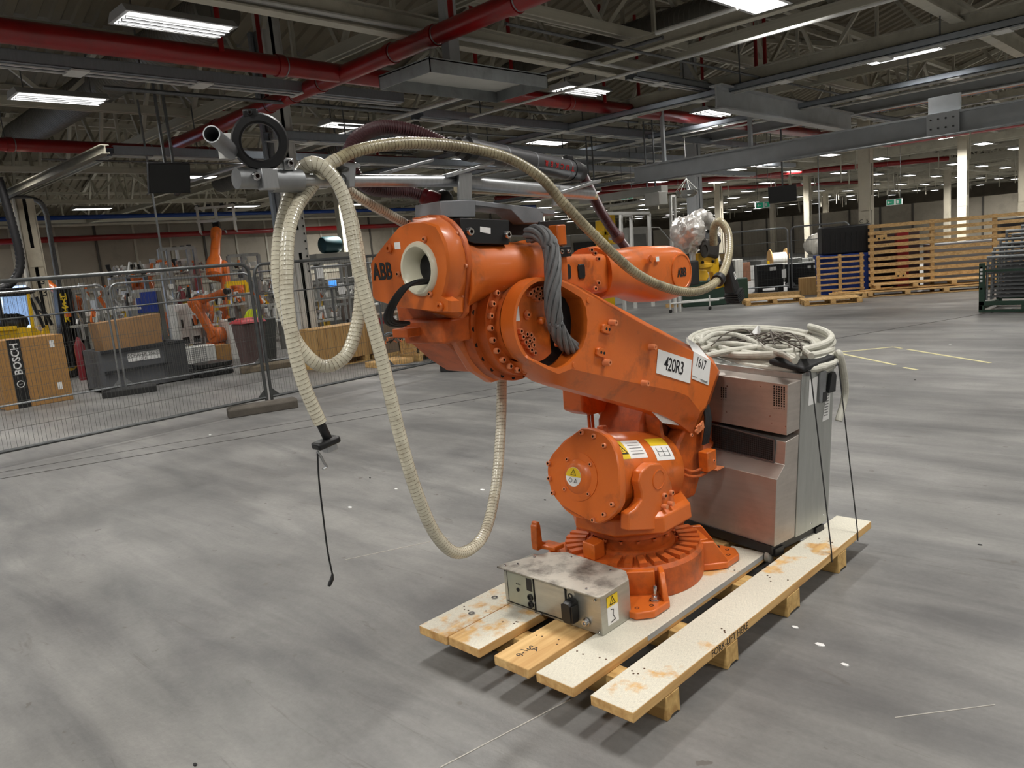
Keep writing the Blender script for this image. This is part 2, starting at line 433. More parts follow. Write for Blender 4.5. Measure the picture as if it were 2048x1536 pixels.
# ------------------------------------------------------------------ pallet under the robot
DZ = 0.148
X_, Y_, Z_ = V((1, 0, 0)), V((0, 1, 0)), V((0, 0, 1))
PALN = thing('pallet', 'long timber pallet of wide boards carrying the orange robot and steel cabinet', 'pallet', (-2.24, 3.3, 0))
boards = [(-2.866, -2.664, 2.09, 4.47, WOODP), (-2.661, -2.454, 2.098, 4.47, WOODP), (-2.361, -2.156, 2.1, 4.47, WOOD), (-2.117, -1.9145, 2.105, 3.745, WOODP), (-1.830, -1.627, 2.106, 4.487, WOODP)]
for k, (a, b_, c, d, m) in enumerate(boards):
    o = MB().box((a, c, 0.104), (b_, d, DZ)).build('board', m, PALN, bevel=0.004)
for k, (c, d) in enumerate(((2.32, 2.415), (2.79, 2.892), (3.38, 3.52), (3.998, 4.11))):
    w = MB()
    poly = [V((-1.626, c, 0)), V((-1.626, c + .02, .0)), V((-1.626, c + .035, .012)), V((-1.626, d - .02, .012)), V((-1.626, d, 0)), V((-1.626, d, .103)), V((-1.626, c, .103))]
    w.prism(poly, (-1.235, 0, 0)).build('bearer', WOODX, PALN, bevel=0.003)
nl_ = MB(); rq = random.Random(4)
for (a, b_, c, d, m) in boards:
    for yy in (2.36, 2.84, 3.45, 4.05):
        for _ in range(4):
            x, y = rq.uniform(a + .025, b_ - .025), yy + rq.uniform(-.035, .035)
            if y < d - .02: nl_.lathe((x, y, DZ), Z_, [(.0045, 0), (.0045, .0012), (.001, .0012)], 7)
o = nl_.build('nail_heads', mat('rusty_nail', (92, 66, 44), .6, .4, .2, 30), PALN); o['kind'] = 'stuff'
GREYED = mat('grey_washed_edge', (186, 186, 182), 0.6, 0, 0.08, 6, stretch=(1, 1, 8))
MB().box((-1.9144, 2.62, 0.122), (-1.9135, 3.745, 0.1475)).build('grey_edge_strip', GREYED, PALN, smooth=False, label='grey washed strip on the board edge')
text('stencil_lettering', 'FORK-LIFT HERE', 0.044, (-1.6262, 2.83, 0.126), Y_, Z_, INK, PALN, align='CENTER', extrude=0.0003)
text('pen_writing', 'SA', 0.05, onz(1066, 1297, DZ + .0006), V((1, .25, 0)), V((-.25, 1, 0)), INK, PALN, extrude=0.0003)
text('pen_writing', '9-1', 0.05, onz(1045, 1305, DZ + .0006), V((-.3, 1, 0)), V((-1, -.3, 0)), INK, PALN, extrude=0.0003)
for px in ((943, 1227), (989, 1195)):
    c = onz(*px, DZ + .001)
    solo(MB().lathe(c, Z_, [(.016, 0), (.016, .003), (.009, .003), (.009, 0)], 20, caps=False), 'washer', CHROME,
         'loose steel washer on the outer pallet board, ' + ('away from the box' if px[0] < 950 else 'close to the steel box'), 'washer', 'loose washers on the pallet')

# ------------------------------------------------------------------ the orange robot
def plate(outer, holes, vec):
    """flat outline with holes, swept along vec"""
    bm = bmesh.new(); loops = []
    for lp in [outer] + holes:
        vs = [bm.verts.new(V(p)) for p in lp]; loops.append(vs)
        for i in range(len(vs)): bm.edges.new((vs[i], vs[(i + 1) % len(vs)]))
    bmesh.ops.triangle_fill(bm, use_beauty=True, use_dissolve=False, edges=bm.edges[:])
    bm.verts.index_update()
    vs = [v.co.copy() for v in bm.verts]; fs = [tuple(v.index for v in f.verts) for f in bm.faces]; n = len(vs)
    idx = [[v.index for v in lp] for lp in loops]; bm.free()
    vec = V(vec); out = vs + [p + vec for p in vs]
    faces = fs + [tuple(i + n for i in f[::-1]) for f in fs]
    for lp in idx:
        for i in range(len(lp)):
            a, b_ = lp[i], lp[(i + 1) % len(lp)]; faces.append((a, b_, b_ + n, a + n))
    return MB().add(out, faces)

RX, RY = -2.379, 3.17
ROB = thing('industrial_robot', 'large orange industrial robot arm folded back over its base on the pallet', 'robot', (RX, RY, DZ))
c0 = V((RX, RY, 0))
# --- base
drum = MB().lathe(c0, Z_, [(.362, DZ), (.368, DZ + .02), (.368, DZ + .145), (.352, DZ + .165), (.225, DZ + .168), (.222, DZ + .185), (.205, DZ + .19)], 64, caps=True).build('base_drum', ORANGE_D, ROB)
tooth = MB().box((.245, -.019, 0), (.352, .019, .022)); tm = tooth.mesh('tooth'); tm.materials.append(ORANGE_D)
for i in range(30):
    a = 2 * PI * i / 30 + .05
    if 1.30 * PI < a < 1.62 * PI and i % 2: continue
    if 1.36 * PI < a < 1.60 * PI: continue
    o = bpy.data.objects.new('tooth', tm); COL.objects.link(o); o.parent = drum
    o.location = (0, 0, .163); o.rotation_euler = (0, 0, a)
for sx in (1, -1):
    for sy in (-1, 1):
        f = MB()
        P = lambda x, y, z: V((RX + sx * x, RY + sy * y, DZ + z))
        out = [(.16, .24), (.30, .16), (.36, .22), (.402, .27), (.402, .40), (.345, .465), (.25, .465), (.16, .40)]
        f.prism([P(x, y, .004) for x, y in out], (0, 0, .036))
        ft = f.build('foot', ORANGE, ROB, bevel=.006)
        # upright web between the drum and the foot
        w = MB()
        for (xa, ya), (xb, yb) in (((.30, .17), (.402, .28)), ((.13, .335), (.22, .462))):
            d = V((xb - xa, yb - ya, 0)).normalized(); nrm = V((-d.y, d.x, 0)) * .026
            poly = [V((xa, ya, .03)), V((xb, yb, .03)), V((xb, yb, .055)), V((xa + (xb - xa) * .55, ya + (yb - ya) * .55, .155)), V((xa, ya, .16))]
            w.prism([P(p.x, p.y, p.z) for p in poly], V((sx * nrm.x, sy * nrm.y, 0)))
        w.prism([P(.12, .30, .03), P(.27, .19, .03), P(.31, .25, .03), P(.17, .36, .03)], (0, 0, .128))
        w.build('foot_web', ORANGE, ft, bevel=.005)
        for (hx, hy, r) in ((.34, .30, .028), (.245, .42, .028), (.36, .36, .011), (.32, .42, .011)):
            MB().lathe(P(hx, hy, .0401), Z_, [(r, 0), (r, .0012), (r * .7, .0012), (r * .7, -.004), (1e-4, -.004)], 16, caps=False).build('bolt_hole', DARK, ft)
        if sx > 0 and sy < 0:
            s = MB(); s.lathe(P(.345, .305, .04), Z_, [(.026, 0), (.026, .006), (.02, .008), (.018, .022), (.0095, .024), (.0095, .07), (.007, .074)], 6)
            s.build('anchor_bolt', CHROME, ft, label='bright steel anchor bolt')
# --- neck and swing frame
MB().lathe(c0, Z_, [(.205, DZ + .185), (.21, DZ + .20), (.21, DZ + .25), (.232, DZ + .255), (.232, DZ + .292), (.215, DZ + .30)], 56).build('neck', ORANGE_D, ROB)
put_bolts([p + V((0, 0, DZ + .235)) for p in circ(c0, Z_, .222, 16)], Z_, .011, ORANGE_D, ROB, 'neck_bolt')
fr = MB()
octo = lambda r, z, dy=0: [c0 + V((r * math.cos(PI / 4 * i + PI / 8), r * math.sin(PI / 4 * i + PI / 8) + dy, z)) for i in range(8)]
fr.loft([octo(.225, .437), octo(.30, .445), octo(.322, .46), octo(.318, .535), octo(.29, .555)])
frame = fr.build('swing_frame', ORANGE, ROB, bevel=.006)
# fork ears holding the balancing cylinder
for side in (1, -1):
    Xe = RX + side * .262
    px = [(1322, 927), (1333, 941), (1343, 965), (1350, 1000), (1347, 1018), (1318, 1030), (1316, 1060), (1258, 1062), (1258, 1027), (1272, 1018), (1284, 1000), (1284, 985), (1278, 966), (1283, 944), (1300, 928)]
    pts = [onx(x, y, RX + .262) for x, y in px]
    pts = [V((Xe, p.y if side > 0 else max(p.y, 2.98 + (p.y - 2.98) * .02), p.z)) for p in pts]
    e = MB().prism(pts, (-side * .052, 0, 0)).build('fork_ear', ORANGE, frame, bevel=.008)
    if side > 0:
        c = onx(1317, 959, Xe)
        MB().lathe(c, X_, [(.05, 0), (.05, .003), (.046, .004), (.0451, .001)], 28).build('pivot_cap', ORANGE, e)
        MB().cyl(c - X_ * .07, c - X_ * .03, .06).build('trunnion', ORANGE, e)
        put_bolts([onx(*q, Xe) for q in ((1327, 991), (1341, 985))], X_, .014, ORANGE_B, e)
        for q in ((1335, 1014), (1347, 1008)):
            p = onx(*q, Xe + .03); MB().cyl(p - X_ * .07, p, .012, n=14).build('grease_stub', ORANGE_B, e)
# tower carrying the shoulder joint
MB().prism([V((-2.66, y, z)) for y, z in ((3.28, .50), (3.72, .50), (3.80, .75), (3.82, 1.02), (3.62, 1.12), (3.42, 1.10), (3.30, .92))], (.30, 0, 0)).build('shoulder_tower', ORANGE_D, frame, bevel=.02)
MB().prism([V((-2.33, y, z)) for y, z in ((3.30, .47), (3.58, .47), (3.66, .60), (3.72, .82), (3.60, .93), (3.44, .80), (3.36, .6))], (.10, 0, 0)).build('shoulder_web', ORANGE_D, frame, bevel=.015)
# --- balancing cylinder
ba = V((0, math.cos(.2), -math.sin(.2)))          # axis, pointing away from the end cover
bc = onx(1160, 953, RX)                            # centre of the end cover
bal = MB().lathe(bc, ba, [(.205, .02), (.21, .03), (.21, .60), (.19, .635), (.08, .64)], 64).build('balancing_cylinder', ORANGE, ROB)
bu = X_.cross(ba).normalized() * -1
bu = bu if bu.z > 0 else -bu
def bface(a, r, d=0.0): return bc + ba * d + (X_ * math.cos(a) + bu * math.sin(a)) * r
cov = MB()
def crF(x, y): return (1080 + x * .1693, 820 + y * .1693)
_cp = [(490, 210), (580, 212), (690, 245), (790, 310), (850, 385), (905, 520), (935, 700), (943, 900), (935, 1110), (890, 1205), (800, 1290), (700, 1342), (640, 1338), (560, 1300), (400, 1215), (250, 1125), (175, 1040), (125, 950), (92, 820), (84, 720), (90, 610), (140, 520), (220, 430), (340, 325)]
def onbf(x, y, d=0.0):
    r = ray(x, y); q = bc + ba * d; return CAMP + r * ((q - CAMP).dot(ba) / r.dot(ba))
_co = [onbf(*crF(x, y), -.012) for x, y in _cp]
_cin = [bc - ba * .012 + (p - bc + ba * .012) * .975 for p in _co]
cov.loft([_cin, [p + ba * .006 for p in _co], [p + ba * .04 for p in _co], [p + ba * .055 for p in _cin]])
cover = cov.build('end_cover', ORANGE, bal, angle=30)
put_bolts([onbf(*crF(x, y), -.013) for x, y in ((500, 265), (642, 310), (765, 420), (110, 630), (118, 808), (160, 978), (860, 1112), (762, 1232), (635, 1300))], -ba, .012, ORANGE_B, bal, 'cover_bolt')
MB().lathe(bc - ba * .012, -ba, [(.118, 0), (.118, .004), (.085, .006), (.072, .018), (.06, .024), (.02, .026)], 48).build('dome_cap', ORANGE, bal)
put_bolts([bface(a, .103, -.016) for a in (.75, 2.3, 3.9, 5.5)], -ba, .010, ORANGE_B, bal, 'cap_bolt')
sd = MB().lathe(bc - ba * .0375 + bu * .0 - X_ * .01, -ba, [(.047, 0), (.047, .0012)], 32).build('warning_disc', WHITE, bal, label='round yellow and white warning sticker')
sc_ = bc - ba * .0392 - X_ * .01
MB().prism([sc_ + X_ * (.046 * math.cos(a)) + bu * (.046 * math.sin(a)) for a in [PI * i / 16 for i in range(17)]], -ba * .0008).build('yellow_half', YELLOWL, sd)
def tri(o, u, v, s, m, parent, nrm, name='warning_triangle', w=.18):
    out = [o + u * (-s * .55) + v * (-s * .45), o + u * (s * .55) + v * (-s * .45), o + v * (s * .55)]
    ce = (out[0] + out[1] + out[2]) / 3; inn = [ce + (p - ce) * (1 - w * 1.6) for p in out]
    t = plate(out, [inn], nrm * .0006).build(name, m, parent, smooth=False)
    MB().obox(ce + v * s * .02 + nrm * .0003, u * s * .03, v * s * .16, nrm * .0003).build(name + '_mark', m, t if t.parent == ROB else parent, smooth=False)
tri(sc_ + bu * .021 - ba * .0009, X_, bu, .032, INK, sd, -ba)
MB().torus(sc_ - X_ * .016 - bu * .018 - ba * .0006, ba, .010, .0012, 20, 4).build('pictogram', INK, sd)
tri(sc_ + X_ * .016 - bu * .018 - ba * .0006, X_, bu, .02, INK, sd, -ba, 'pictogram')
# stickers bent round the cylinder
def wrap(name, a0, a1, y0, y1, m, parent, lift=.0012):
    rings = []
    for i in range(13):
        a = a0 + (a1 - a0) * i / 12; n_ = X_ * math.cos(a) + bu * math.sin(a)
        rings.append([bc + ba * y0 + n_ * (.21 + lift), bc + ba * y1 + n_ * (.21 + lift)])
    return MB().loft(rings, caps=False, closed=False).build(name, m, parent)
w1 = wrap('warning_label', .50, 1.02, .075, .30, WHITE, bal)
wrap('yellow_field', .50, 1.02, .075, .155, YELLOWL, w1, .0018)
for i in range(5): wrap('print_line', .60 + .08 * i, .62 + .08 * i, .18, .28, mat('grey_print', (130, 130, 128), .6, 0, .3, 40, rvar=0), w1, .0019)
w2 = wrap('warning_label', .40, 1.05, .37, .53, WHITE, bal)
wrap('yellow_field', .80, 1.05, .37, .53, YELLOWL, w2, .0018)
def onw(a, y, lift=.0022): n_ = X_ * math.cos(a) + bu * math.sin(a); return bc + ba * y + n_ * (.21 + lift), n_
p_, n_ = onw(.76, .115); tg = n_.cross(ba); tg = tg if tg.z > 0 else -tg
tri(p_, ba, tg, .065, INK, w1, n_)
for q in ((.50, .62), (.62, .74)):
    wrap('book_outline', q[0], q[0] + .012, .40, .50, INK, w2, .0022)
for y in (.40, .449, .497): wrap('book_outline', .50, .74, y, y + .004, INK, w2, .0022)
p_, n_ = onw(PI / 2 + .15, .20, 0); MB().lathe(p_, n_, [(.03, -.01), (.026, .03), (.018, .036)], 8).build('lifting_boss', ORANGE_D, bal)
# --- shoulder motor on the far flank
mo = MB().prism([V((-2.63, y, z)) for y, z in ((3.15, 1.13), (3.145, 1.0), (3.22, .965), (3.42, .955), (3.45, .905), (3.62, .86), (3.74, .9), (3.74, 1.13))], (-.14, 0, 0)).build('motor_cover', ORANGE, ROB, bevel=.012)
for y in (3.23, 3.26): MB().cyl((-2.66, y, .5), (-2.66, y, .975), .009, n=10).build('motor_rod', ORANGE_D, mo)

# --- lower arm
EL = V((0, 2.395, 1.572))                       # elbow axis (runs along X)
GS = V((0, 3.60, .93))                          # shoulder axis
XF = -2.16
arc = lambda X, R, a0, a1, n, c=EL: [V((X, c.y + R * math.cos(a0 + (a1 - a0) * i / (n - 1)), c.z + R * math.sin(a0 + (a1 - a0) * i / (n - 1)))) for i in range(n)]
bot = [(1056, 718), (1094, 738), (1117, 748), (1143, 738), (1260, 764), (1350, 782), (1376, 792), (1401, 824), (1411, 814), (1437, 741), (1421, 721), (1386, 704), (1280, 646), (1171, 587), (1150, 574), (1118, 561)]
A = [onx(x, y, XF) for x, y in bot]
A += arc(XF - .012, .185, math.radians(78), math.radians(238), 22)
botB = [(1062, 740), (1098, 764), (1130, 775), (1160, 783), (1258, 810), (1318, 827), (1352, 843), (1384, 868), (1415, 818), (1440, 744), (1424, 716), (1392, 698), (1284, 640), (1173, 580), (1150, 569), (1118, 557)]
B = [onx(x, y, XF - .055) for x, y in botB]
B += arc(XF - .055, .187, math.radians(78), math.radians(238), 22)
shift = lambda pts, dx: [p + V((dx, 0, 0)) for p in pts]
na = len(A); back = lambda pts, dx: [p + V((dx if i < na - 22 else max(dx, -.012 if dx > -.12 else -.075), 0, 0)) for i, p in enumerate(pts)]
la = MB(); la.loft([A, B, back(B, -.10), back(A, -.17)], caps=False)
hole_px = [(1083, 726), (1100, 733), (1118, 738), (1136, 730), (1150, 716), (1165, 695), (1174, 668), (1175, 640), (1172, 615), (1163, 596), (1143, 583), (1118, 569)]
Hh = [onx(x, y, XF - .001) for x, y in hole_px] + arc(XF - .012, .170, math.radians(84), math.radians(232), 20)
Hh = [V((XF - .002 if i < 12 else XF - .012, p.y, p.z)) for i, p in enumerate(Hh)]
bmx = bmesh.new(); ea = []
for lp in (A, Hh):
    vs = [bmx.verts.new(p) for p in lp]
    ea += [bmx.edges.new((vs[i], vs[(i + 1) % len(vs)])) for i in range(len(vs))]
bmesh.ops.triangle_fill(bmx, use_beauty=True, edges=ea); bmx.verts.index_update()
la.add([v.co.copy() for v in bmx.verts], [tuple(v.index for v in f.verts) for f in bmx.faces]); bmx.free()
la.loft([Hh, [V((XF - .10, p.y, p.z)) for p in Hh]], caps=False)
la.add(back(A, -.17), [tuple(range(len(A)))])
larm = la.build('lower_arm', ORANGE, ROB, angle=28)
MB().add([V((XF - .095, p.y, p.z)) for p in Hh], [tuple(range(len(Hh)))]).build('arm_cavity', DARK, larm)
# round joint plate inside the opening
XD = XF - .07
dk = MB(); dk.prism(arc(XD, .172, 1.0, 2 * PI - 1.0, 40), (-.03, 0, 0)); disc = dk.build('joint_plate', ORANGE, larm, bevel=.003)
def dpt(x, y, d=0.0): return onx(x, y, XD + d)
def crop2(x, y): return (900 + x * .16278, 520 + y * .16278)
bolts = [(955, 418), (997, 384), (1042, 358), (1090, 350), (1137, 355), (1178, 372), (1018, 448), (1073, 415), (1132, 418), (1060, 482), (1105, 470),
         (845, 875), (915, 912), (963, 922), (868, 945), (900, 1008), (945, 992), (995, 975), (935, 1062), (996, 1045), (970, 1105), (1015, 1140), (1295, 945), (1302, 1035), (1268, 880)]
put_bolts([dpt(*crop2(*b_), .0) for b_ in bolts], X_, .0122, ORANGE_B, disc, 'joint_bolt', .018)
for (x, y, r, h) in ((945, 675, .022, .012), (1100, 745, .017, .022)):
    p = dpt(*crop2(x, y)); MB().lathe(p, X_, [(r, 0), (r, h * .5), (r * .75, h), (r * .4, h + .004), (.001, h + .004)], 20).build('joint_plug', ORANGE, disc)
put_bolts([dpt(*crop2(945, 675), .012)], X_, .011, ORANGE_B, disc, 'joint_bolt')
sp = dpt(*crop2(828, 660), .001); MB().obox(sp, V((.0005, 0, 0)), V((0, .011, 0)), V((0, 0, .030))).build('type_plate', WHITE, disc, smooth=False, label='small white type plate')
# bosses on the arm face
def crop1(x, y): return (1000 + x * .2474, 480 + y * .2474)
def face(x, y, d=0.0): return onx(x, y, XF + d)
adir = (face(1371, 787) - face(1146, 740)).normalized(); aup = X_.cross(adir); aup = aup if aup.z > 0 else -aup
for (x, y) in ((850, 720), (808, 910)):
    p = face(*crop1(x, y)); bd = (adir * .92 + V((0, 0, -.1))).normalized()
    pad = MB(); pad.loft([[p + X_ * h + adir * (a * .034 * s) + aup * (b_ * .020 * s) for a, b_ in ((-1, -.6), (-.7, -1), (.7, -1), (1, -.6), (1, .6), (.7, 1), (-.7, 1), (-1, .6))] for s, h in ((1, 0), (1, .010), (.9, .014))])
    pd = pad.build('mounting_pad', ORANGE, larm)
    for k in (-.008, .014): MB().cyl(p + adir * k + X_ * .010, p + adir * k + X_ * .0146, .007, n=12).build('pad_hole', DARK, pd)
for (x, y) in ((890, 670), (840, 990), (1210, 865), (1150, 1158)):
    p = face(*crop1(x, y)); st = MB()
    st.lathe(p, X_, [(.016, 0), (.014, .028), (.013, .036), (.006, .036), (.006, .02), (.001, .02)], 14, caps=False).build('stud_boss', ORANGE_B, larm)
for (x, y) in ((715, 488), (600, 1010)):
    MB().lathe(face(*crop1(x, y)), X_, [(.013, 0), (.012, .003), (.001, .0035)], 16).build('cast_mark', ORANGE, larm)
# number plates
def quad(px, d, name, m, parent, thick=.0015):
    pts = [face(x, y, d) for x, y in px]; return MB().prism(pts, X_ * thick).build(name, m, parent, smooth=False)
q1 = [(1316, 698), (1383, 720), (1380, 767), (1312, 746)]
pl = quad(q1, .002, 'number_plate', WHITE, larm); pl['label'] = 'white number plate reading 420R3'
tx = (face(1383, 720) - face(1316, 698)).normalized(); ty = (face(1316, 698) - face(1312, 746)).normalized()
text('plate_lettering', '420R3', .094, face(1348.5, 733, .0042), tx, ty, INK, pl, bold=.0006, spacing=.92).scale = (.80, 1, 1)
q2 = [(1371, 674), (1397, 692), (1421, 722), (1417, 770), (1383, 757), (1387, 705)]
pts = [onx(1372, 676, XF - .05), onx(1398, 692, XF - .04)] + [face(x, y, .0016) for x, y in q2[2:]]
nl = quad([(1387, 704), (1421, 722), (1417, 771), (1383, 757)], .0012, 'lot_label', WHITE, larm); nl['label'] = 'white paper lot label with handwritten 1617'
MB().prism([onx(1386, 703, XF - .001), onx(1420, 721, XF - .001), onx(1396, 692, XF - .045), onx(1372, 675, XF - .045)], V((0, .002, .0015))).build('lot_label_fold', WHITE, nl, smooth=False)
tx2 = (face(1421, 722) - face(1387, 704)).normalized()
text('handwritten_number', '1617', .066, face(1402, 728, .0032), tx2, Z_, INK, nl, spacing=1.0).scale = (.78, 1.15, 1)
for k, (a, b_) in enumerate((((1384, 751), (1394, 755)), ((1400, 758), (1415, 764)), ((1402, 761), (1415, 766)))):
    MB().bar(face(*a, .0032), face(*b_, .0032), .003, .001).build('print_line', INK, nl, smooth=False)
MB().prism([onx(x, y, -2.228) for x, y in ((1303, 823), (1342, 821), (1372, 853), (1325, 846))], X_ * .001).build('under_arm_label', WHITE, frame, smooth=False, label='white label under the lower arm')
# shoulder flange behind the arm foot
sf = MB().lathe(V((XF - .20, 3.66, .93)), X_, [(.30, 0), (.325, .0), (.325, .085), (.305, .09), (.285, .03), (.05, .0)], 64, caps=False).build('shoulder_flange', ORANGE_D, ROB)
MB().lathe(V((XF - .19, 3.66, .93)), X_, [(.285, 0), (.285, .004), (.02, .004)], 48).build('flange_web', ORANGE_D, sf)
# cable loop down the shoulder and its box
cb = MB()
for k in range(5):
    o = V((0, .012 * k - .02, 0))
    pts = spline([onx(1404, 800, XF - .05) + o, onx(1413, 822, XF - .03) + o, onx(1415, 850, XF - .02) + o, onx(1410, 888, XF - .03) + o], 8)
    cb.tube(pts, .0075, 8)
cb.build('shoulder_cables', BLACKR, ROB, label='black cables running down the shoulder')
jb = MB().obox(onx(1415, 920, -2.17), V((.03, 0, 0)), V((0, .045, 0)), V((0, 0, .055))).build('junction_box', ORANGE, ROB, bevel=.006)
MB().obox(onx(1400, 855, -2.15), V((.004, 0, 0)), V((0, .035, .01)), V((0, -.004, .02))).build('cable_bracket', ORANGE_B, ROB, smooth=False)
put_bolts([onx(x, y, -2.145) for x, y in ((1382, 870), (1391, 862), (1399, 851), (1426, 921))], X_, .009, ORANGE_B, ROB, 'bracket_bolt')
ct = MB().tube(spline([onx(1345, 935, -2.25), onx(1380, 953, -2.2), onx(1410, 947, -2.17), onx(1421, 925, -2.15), onx(1422, 903, -2.15)], 8), .008, 8); ct.build('loop_cable', ORANGE_D, ROB)
ct = MB().tube(spline([onx(1350, 925, -2.25), onx(1382, 943, -2.2), onx(1408, 935, -2.18)], 8), .008, 8); ct.build('loop_cable', ORANGE_D, ROB)
MB().obox(onx(1425, 935, -2.2), V((.05, 0, 0)), V((0, .04, 0)), V((0, 0, .003))).build('cable_tray', ORANGE_B, ROB, smooth=False)

# --- elbow joint stack (axis along X)
el = lambda X: V((X, EL.y, EL.z))
stack = MB().lathe(el(-2.47), X_, [(.18, 0), (.253, .06), (.253, .12), (.228, .122), (.228, .18), (.176, .182), (.176, .21)], 72, caps=False).build('elbow_gear', ORANGE_D, ROB)
put_bolts(circ(el(-2.291), X_, .2085, 26), X_, .0125, ORANGE_B, stack, 'gear_bolt', .02)
for p in circ(el(-2.35), X_, .2385, 22): MB().lathe(p, X_, [(.0105, -.003), (.0105, .0012), (.001, .0012)], 10).build('flange_hole', DARK, stack)
hs = MB()
hs.prism([V((-2.48, y, z)) for y, z in ((2.10, 1.90), (2.62, 1.90), (2.66, 1.75), (2.60, 1.45), (2.46, 1.33), (2.30, 1.32), (2.20, 1.39), (2.12, 1.52), (2.05, 1.56), (2.06, 1.70))], (.075, 0, 0))
hs.build('elbow_housing', ORANGE, ROB, bevel=.02, seg=3)
hs = MB().prism([V((-2.72, y, z)) for y, z in ((2.05, 1.70), (2.5, 1.72), (2.5, 1.40), (2.3, 1.36), (2.2, 1.43), (2.06, 1.56))], (.26, 0, 0)); hs.build('elbow_housing', ORANGE_D, ROB, bevel=.015)

# --- upper arm: rear cover with the cable throat
def crA(x, y): return (730 + x * .16602, 420 + y * .16602)
YR = 1.915
rear = [(72, 650), (95, 600), (240, 410), (400, 220), (520, 165), (690, 150), (850, 205), (900, 300), (950, 420), (975, 560), (985, 720), (960, 900), (920, 1040), (1000, 1090), (1000, 1220), (870, 1220), (420, 1170), (130, 1085), (95, 1040)]
ra = [ony(*crA(x, y), YR) for x, y in rear]
flg = [(72, 660), (110, 590), (255, 400), (420, 185), (560, 120), (760, 80), (900, 85), (1010, 150), (1100, 250), (1160, 360), (1205, 520), (1225, 680), (1215, 860), (1190, 1040), (1185, 1230), (1130, 1290), (980, 1275), (420, 1200), (100, 1060)]
fa = [ony(*crA(x, y), YR + .115) for x, y in flg]
# left-hand points keep the cover's own flank
for i in (0, 1, 2, 3, 17, 18): fa[i] = ra[[0, 1, 2, 3, None, None, None, None, None, None, None, None, None, None, None, None, None, 16, 17][i]] + V((0, .115, 0))
thc = ony(839, 538, YR)
inn = [V((thc.x + .088 * math.cos(t), YR, thc.z + .088 * math.sin(t))) for t in [2 * PI * i / 40 for i in range(40)]]
rc = MB()
sm = lambda pts, k: [p + (V((thc.x, p.y, thc.z)) - p) * k for p in pts]
rc.loft([[p + V((0, .012, 0)) for p in sm(ra, -.03)], [p + V((0, .05, 0)) for p in sm(ra, -.05)], fa], caps=False)
bmx = bmesh.new(); ea = []
for lp in (ra, inn):
    vs = [bmx.verts.new(p) for p in lp]; ea += [bmx.edges.new((vs[i], vs[(i + 1) % len(vs)])) for i in range(len(vs))]
bmesh.ops.triangle_fill(bmx, use_beauty=True, edges=ea); bmx.verts.index_update()
rc.add([v.co.copy() for v in bmx.verts], [tuple(v.index for v in f.verts) for f in bmx.faces]); bmx.free()
rc.loft([ra, [p + V((0, .012, 0)) for p in sm(ra, -.03)]], caps=False)
rcov = rc.build('rear_cover', ORANGE, ROB, angle=42)
fl2 = MB(); fl2.loft([sm(fa, -.035), [p + V((0, .03, 0)) for p in sm(fa, -.035)]]); flo = fl2.build('parting_flange', ORANGE_D, ROB, bevel=.006)
put_bolts([ony(*crA(x, y), YR + .11) for x, y in ((545, 145), (668, 115), (762, 92), (890, 105), (1110, 285), (1220, 672), (1175, 1045), (1140, 1255))], -Y_, .008, ORANGE_B, flo, 'flange_bolt')
# cable throat: ivory flared ring
MB().lathe(thc, -Y_, [(.056, -.06), (.057, -.05), (.060, -.036), (.066, -.016), (.076, .006), (.086, .016), (.095, .017), (.103, .009), (.107, -.004), (.107, -.012)], 48, caps=False).build('throat_ring', CREAM, rcov, label='ivory plastic flared ring around the cable opening')
MB().lathe(thc + Y_ * .055, -Y_, [(.0575, 0), (.0575, .005), (.001, .005)], 32).build('throat_void', DARK, rcov)
put_bolts([ony(*crA(x, y), YR - .002) for x, y in ((725, 350), (410, 770), (795, 1010))], -Y_, .010, ORANGE_B, rcov, 'cover_bolt')
for (x, y, r) in ((300, 462, .019), (912, 1160, .019)):
    p = ony(*crA(x, y), YR); MB().lathe(p, -Y_, [(r, 0), (r, .008), (r * .8, .012), (r * .4, .012), (r * .4, .004), (.001, .004)], 20, caps=False).build('cover_plug', ORANGE, rcov)
MB().obox(ony(*crA(390, 430), YR - .001), V((.018, 0, 0)), V((0, .0006, 0)), V((0, 0, .0135))).build('small_label', WHITE, rcov, smooth=False, label='small white label')
text('maker_lettering', 'ABB', .078, ony(*crA(208, 750), YR - .0012), X_, Z_, INK, rcov, bold=.0022, spacing=1.02).scale = (.9, 1.2, 1)
# --- upper arm: tube, forearm, wrist (axis along Y)
def rr(cx, cy, z, hw, hh, k=4.0, n=36):          # rounded-rectangle section
    out = []
    for i in range(n):
        t = 2 * PI * i / n; c, s = math.cos(t), math.sin(t)
        out.append(V((cx + hw * math.copysign(abs(c) ** (2 / k), c), cy, z + hh * math.copysign(abs(s) ** (2 / k), s))))
    return out
tu = MB(); tu.loft([rr(RX, 2.05, 1.80, .165, .17, 2.4), rr(RX, 2.10, 1.80, .145, .145, 2.1), rr(RX, 2.18, 1.80, .125, .122, 2), rr(RX, 2.48, 1.79, .125, .122, 2), rr(RX, 2.56, 1.785, .135, .135, 3), rr(RX, 2.66, 1.78, .13, .135, 3.4)])
tu.build('arm_tube', ORANGE, ROB, angle=50)
fo = MB(); fo.loft([rr(RX, 2.64, 1.755, .118, .097, 5), rr(RX, 2.70, 1.75, .114, .092, 6), rr(RX, 2.98, 1.735, .114, .094, 6), rr(RX, 3.05, 1.735, .120, .105, 2.8)])
foa = fo.build('forearm', ORANGE, ROB, angle=50)
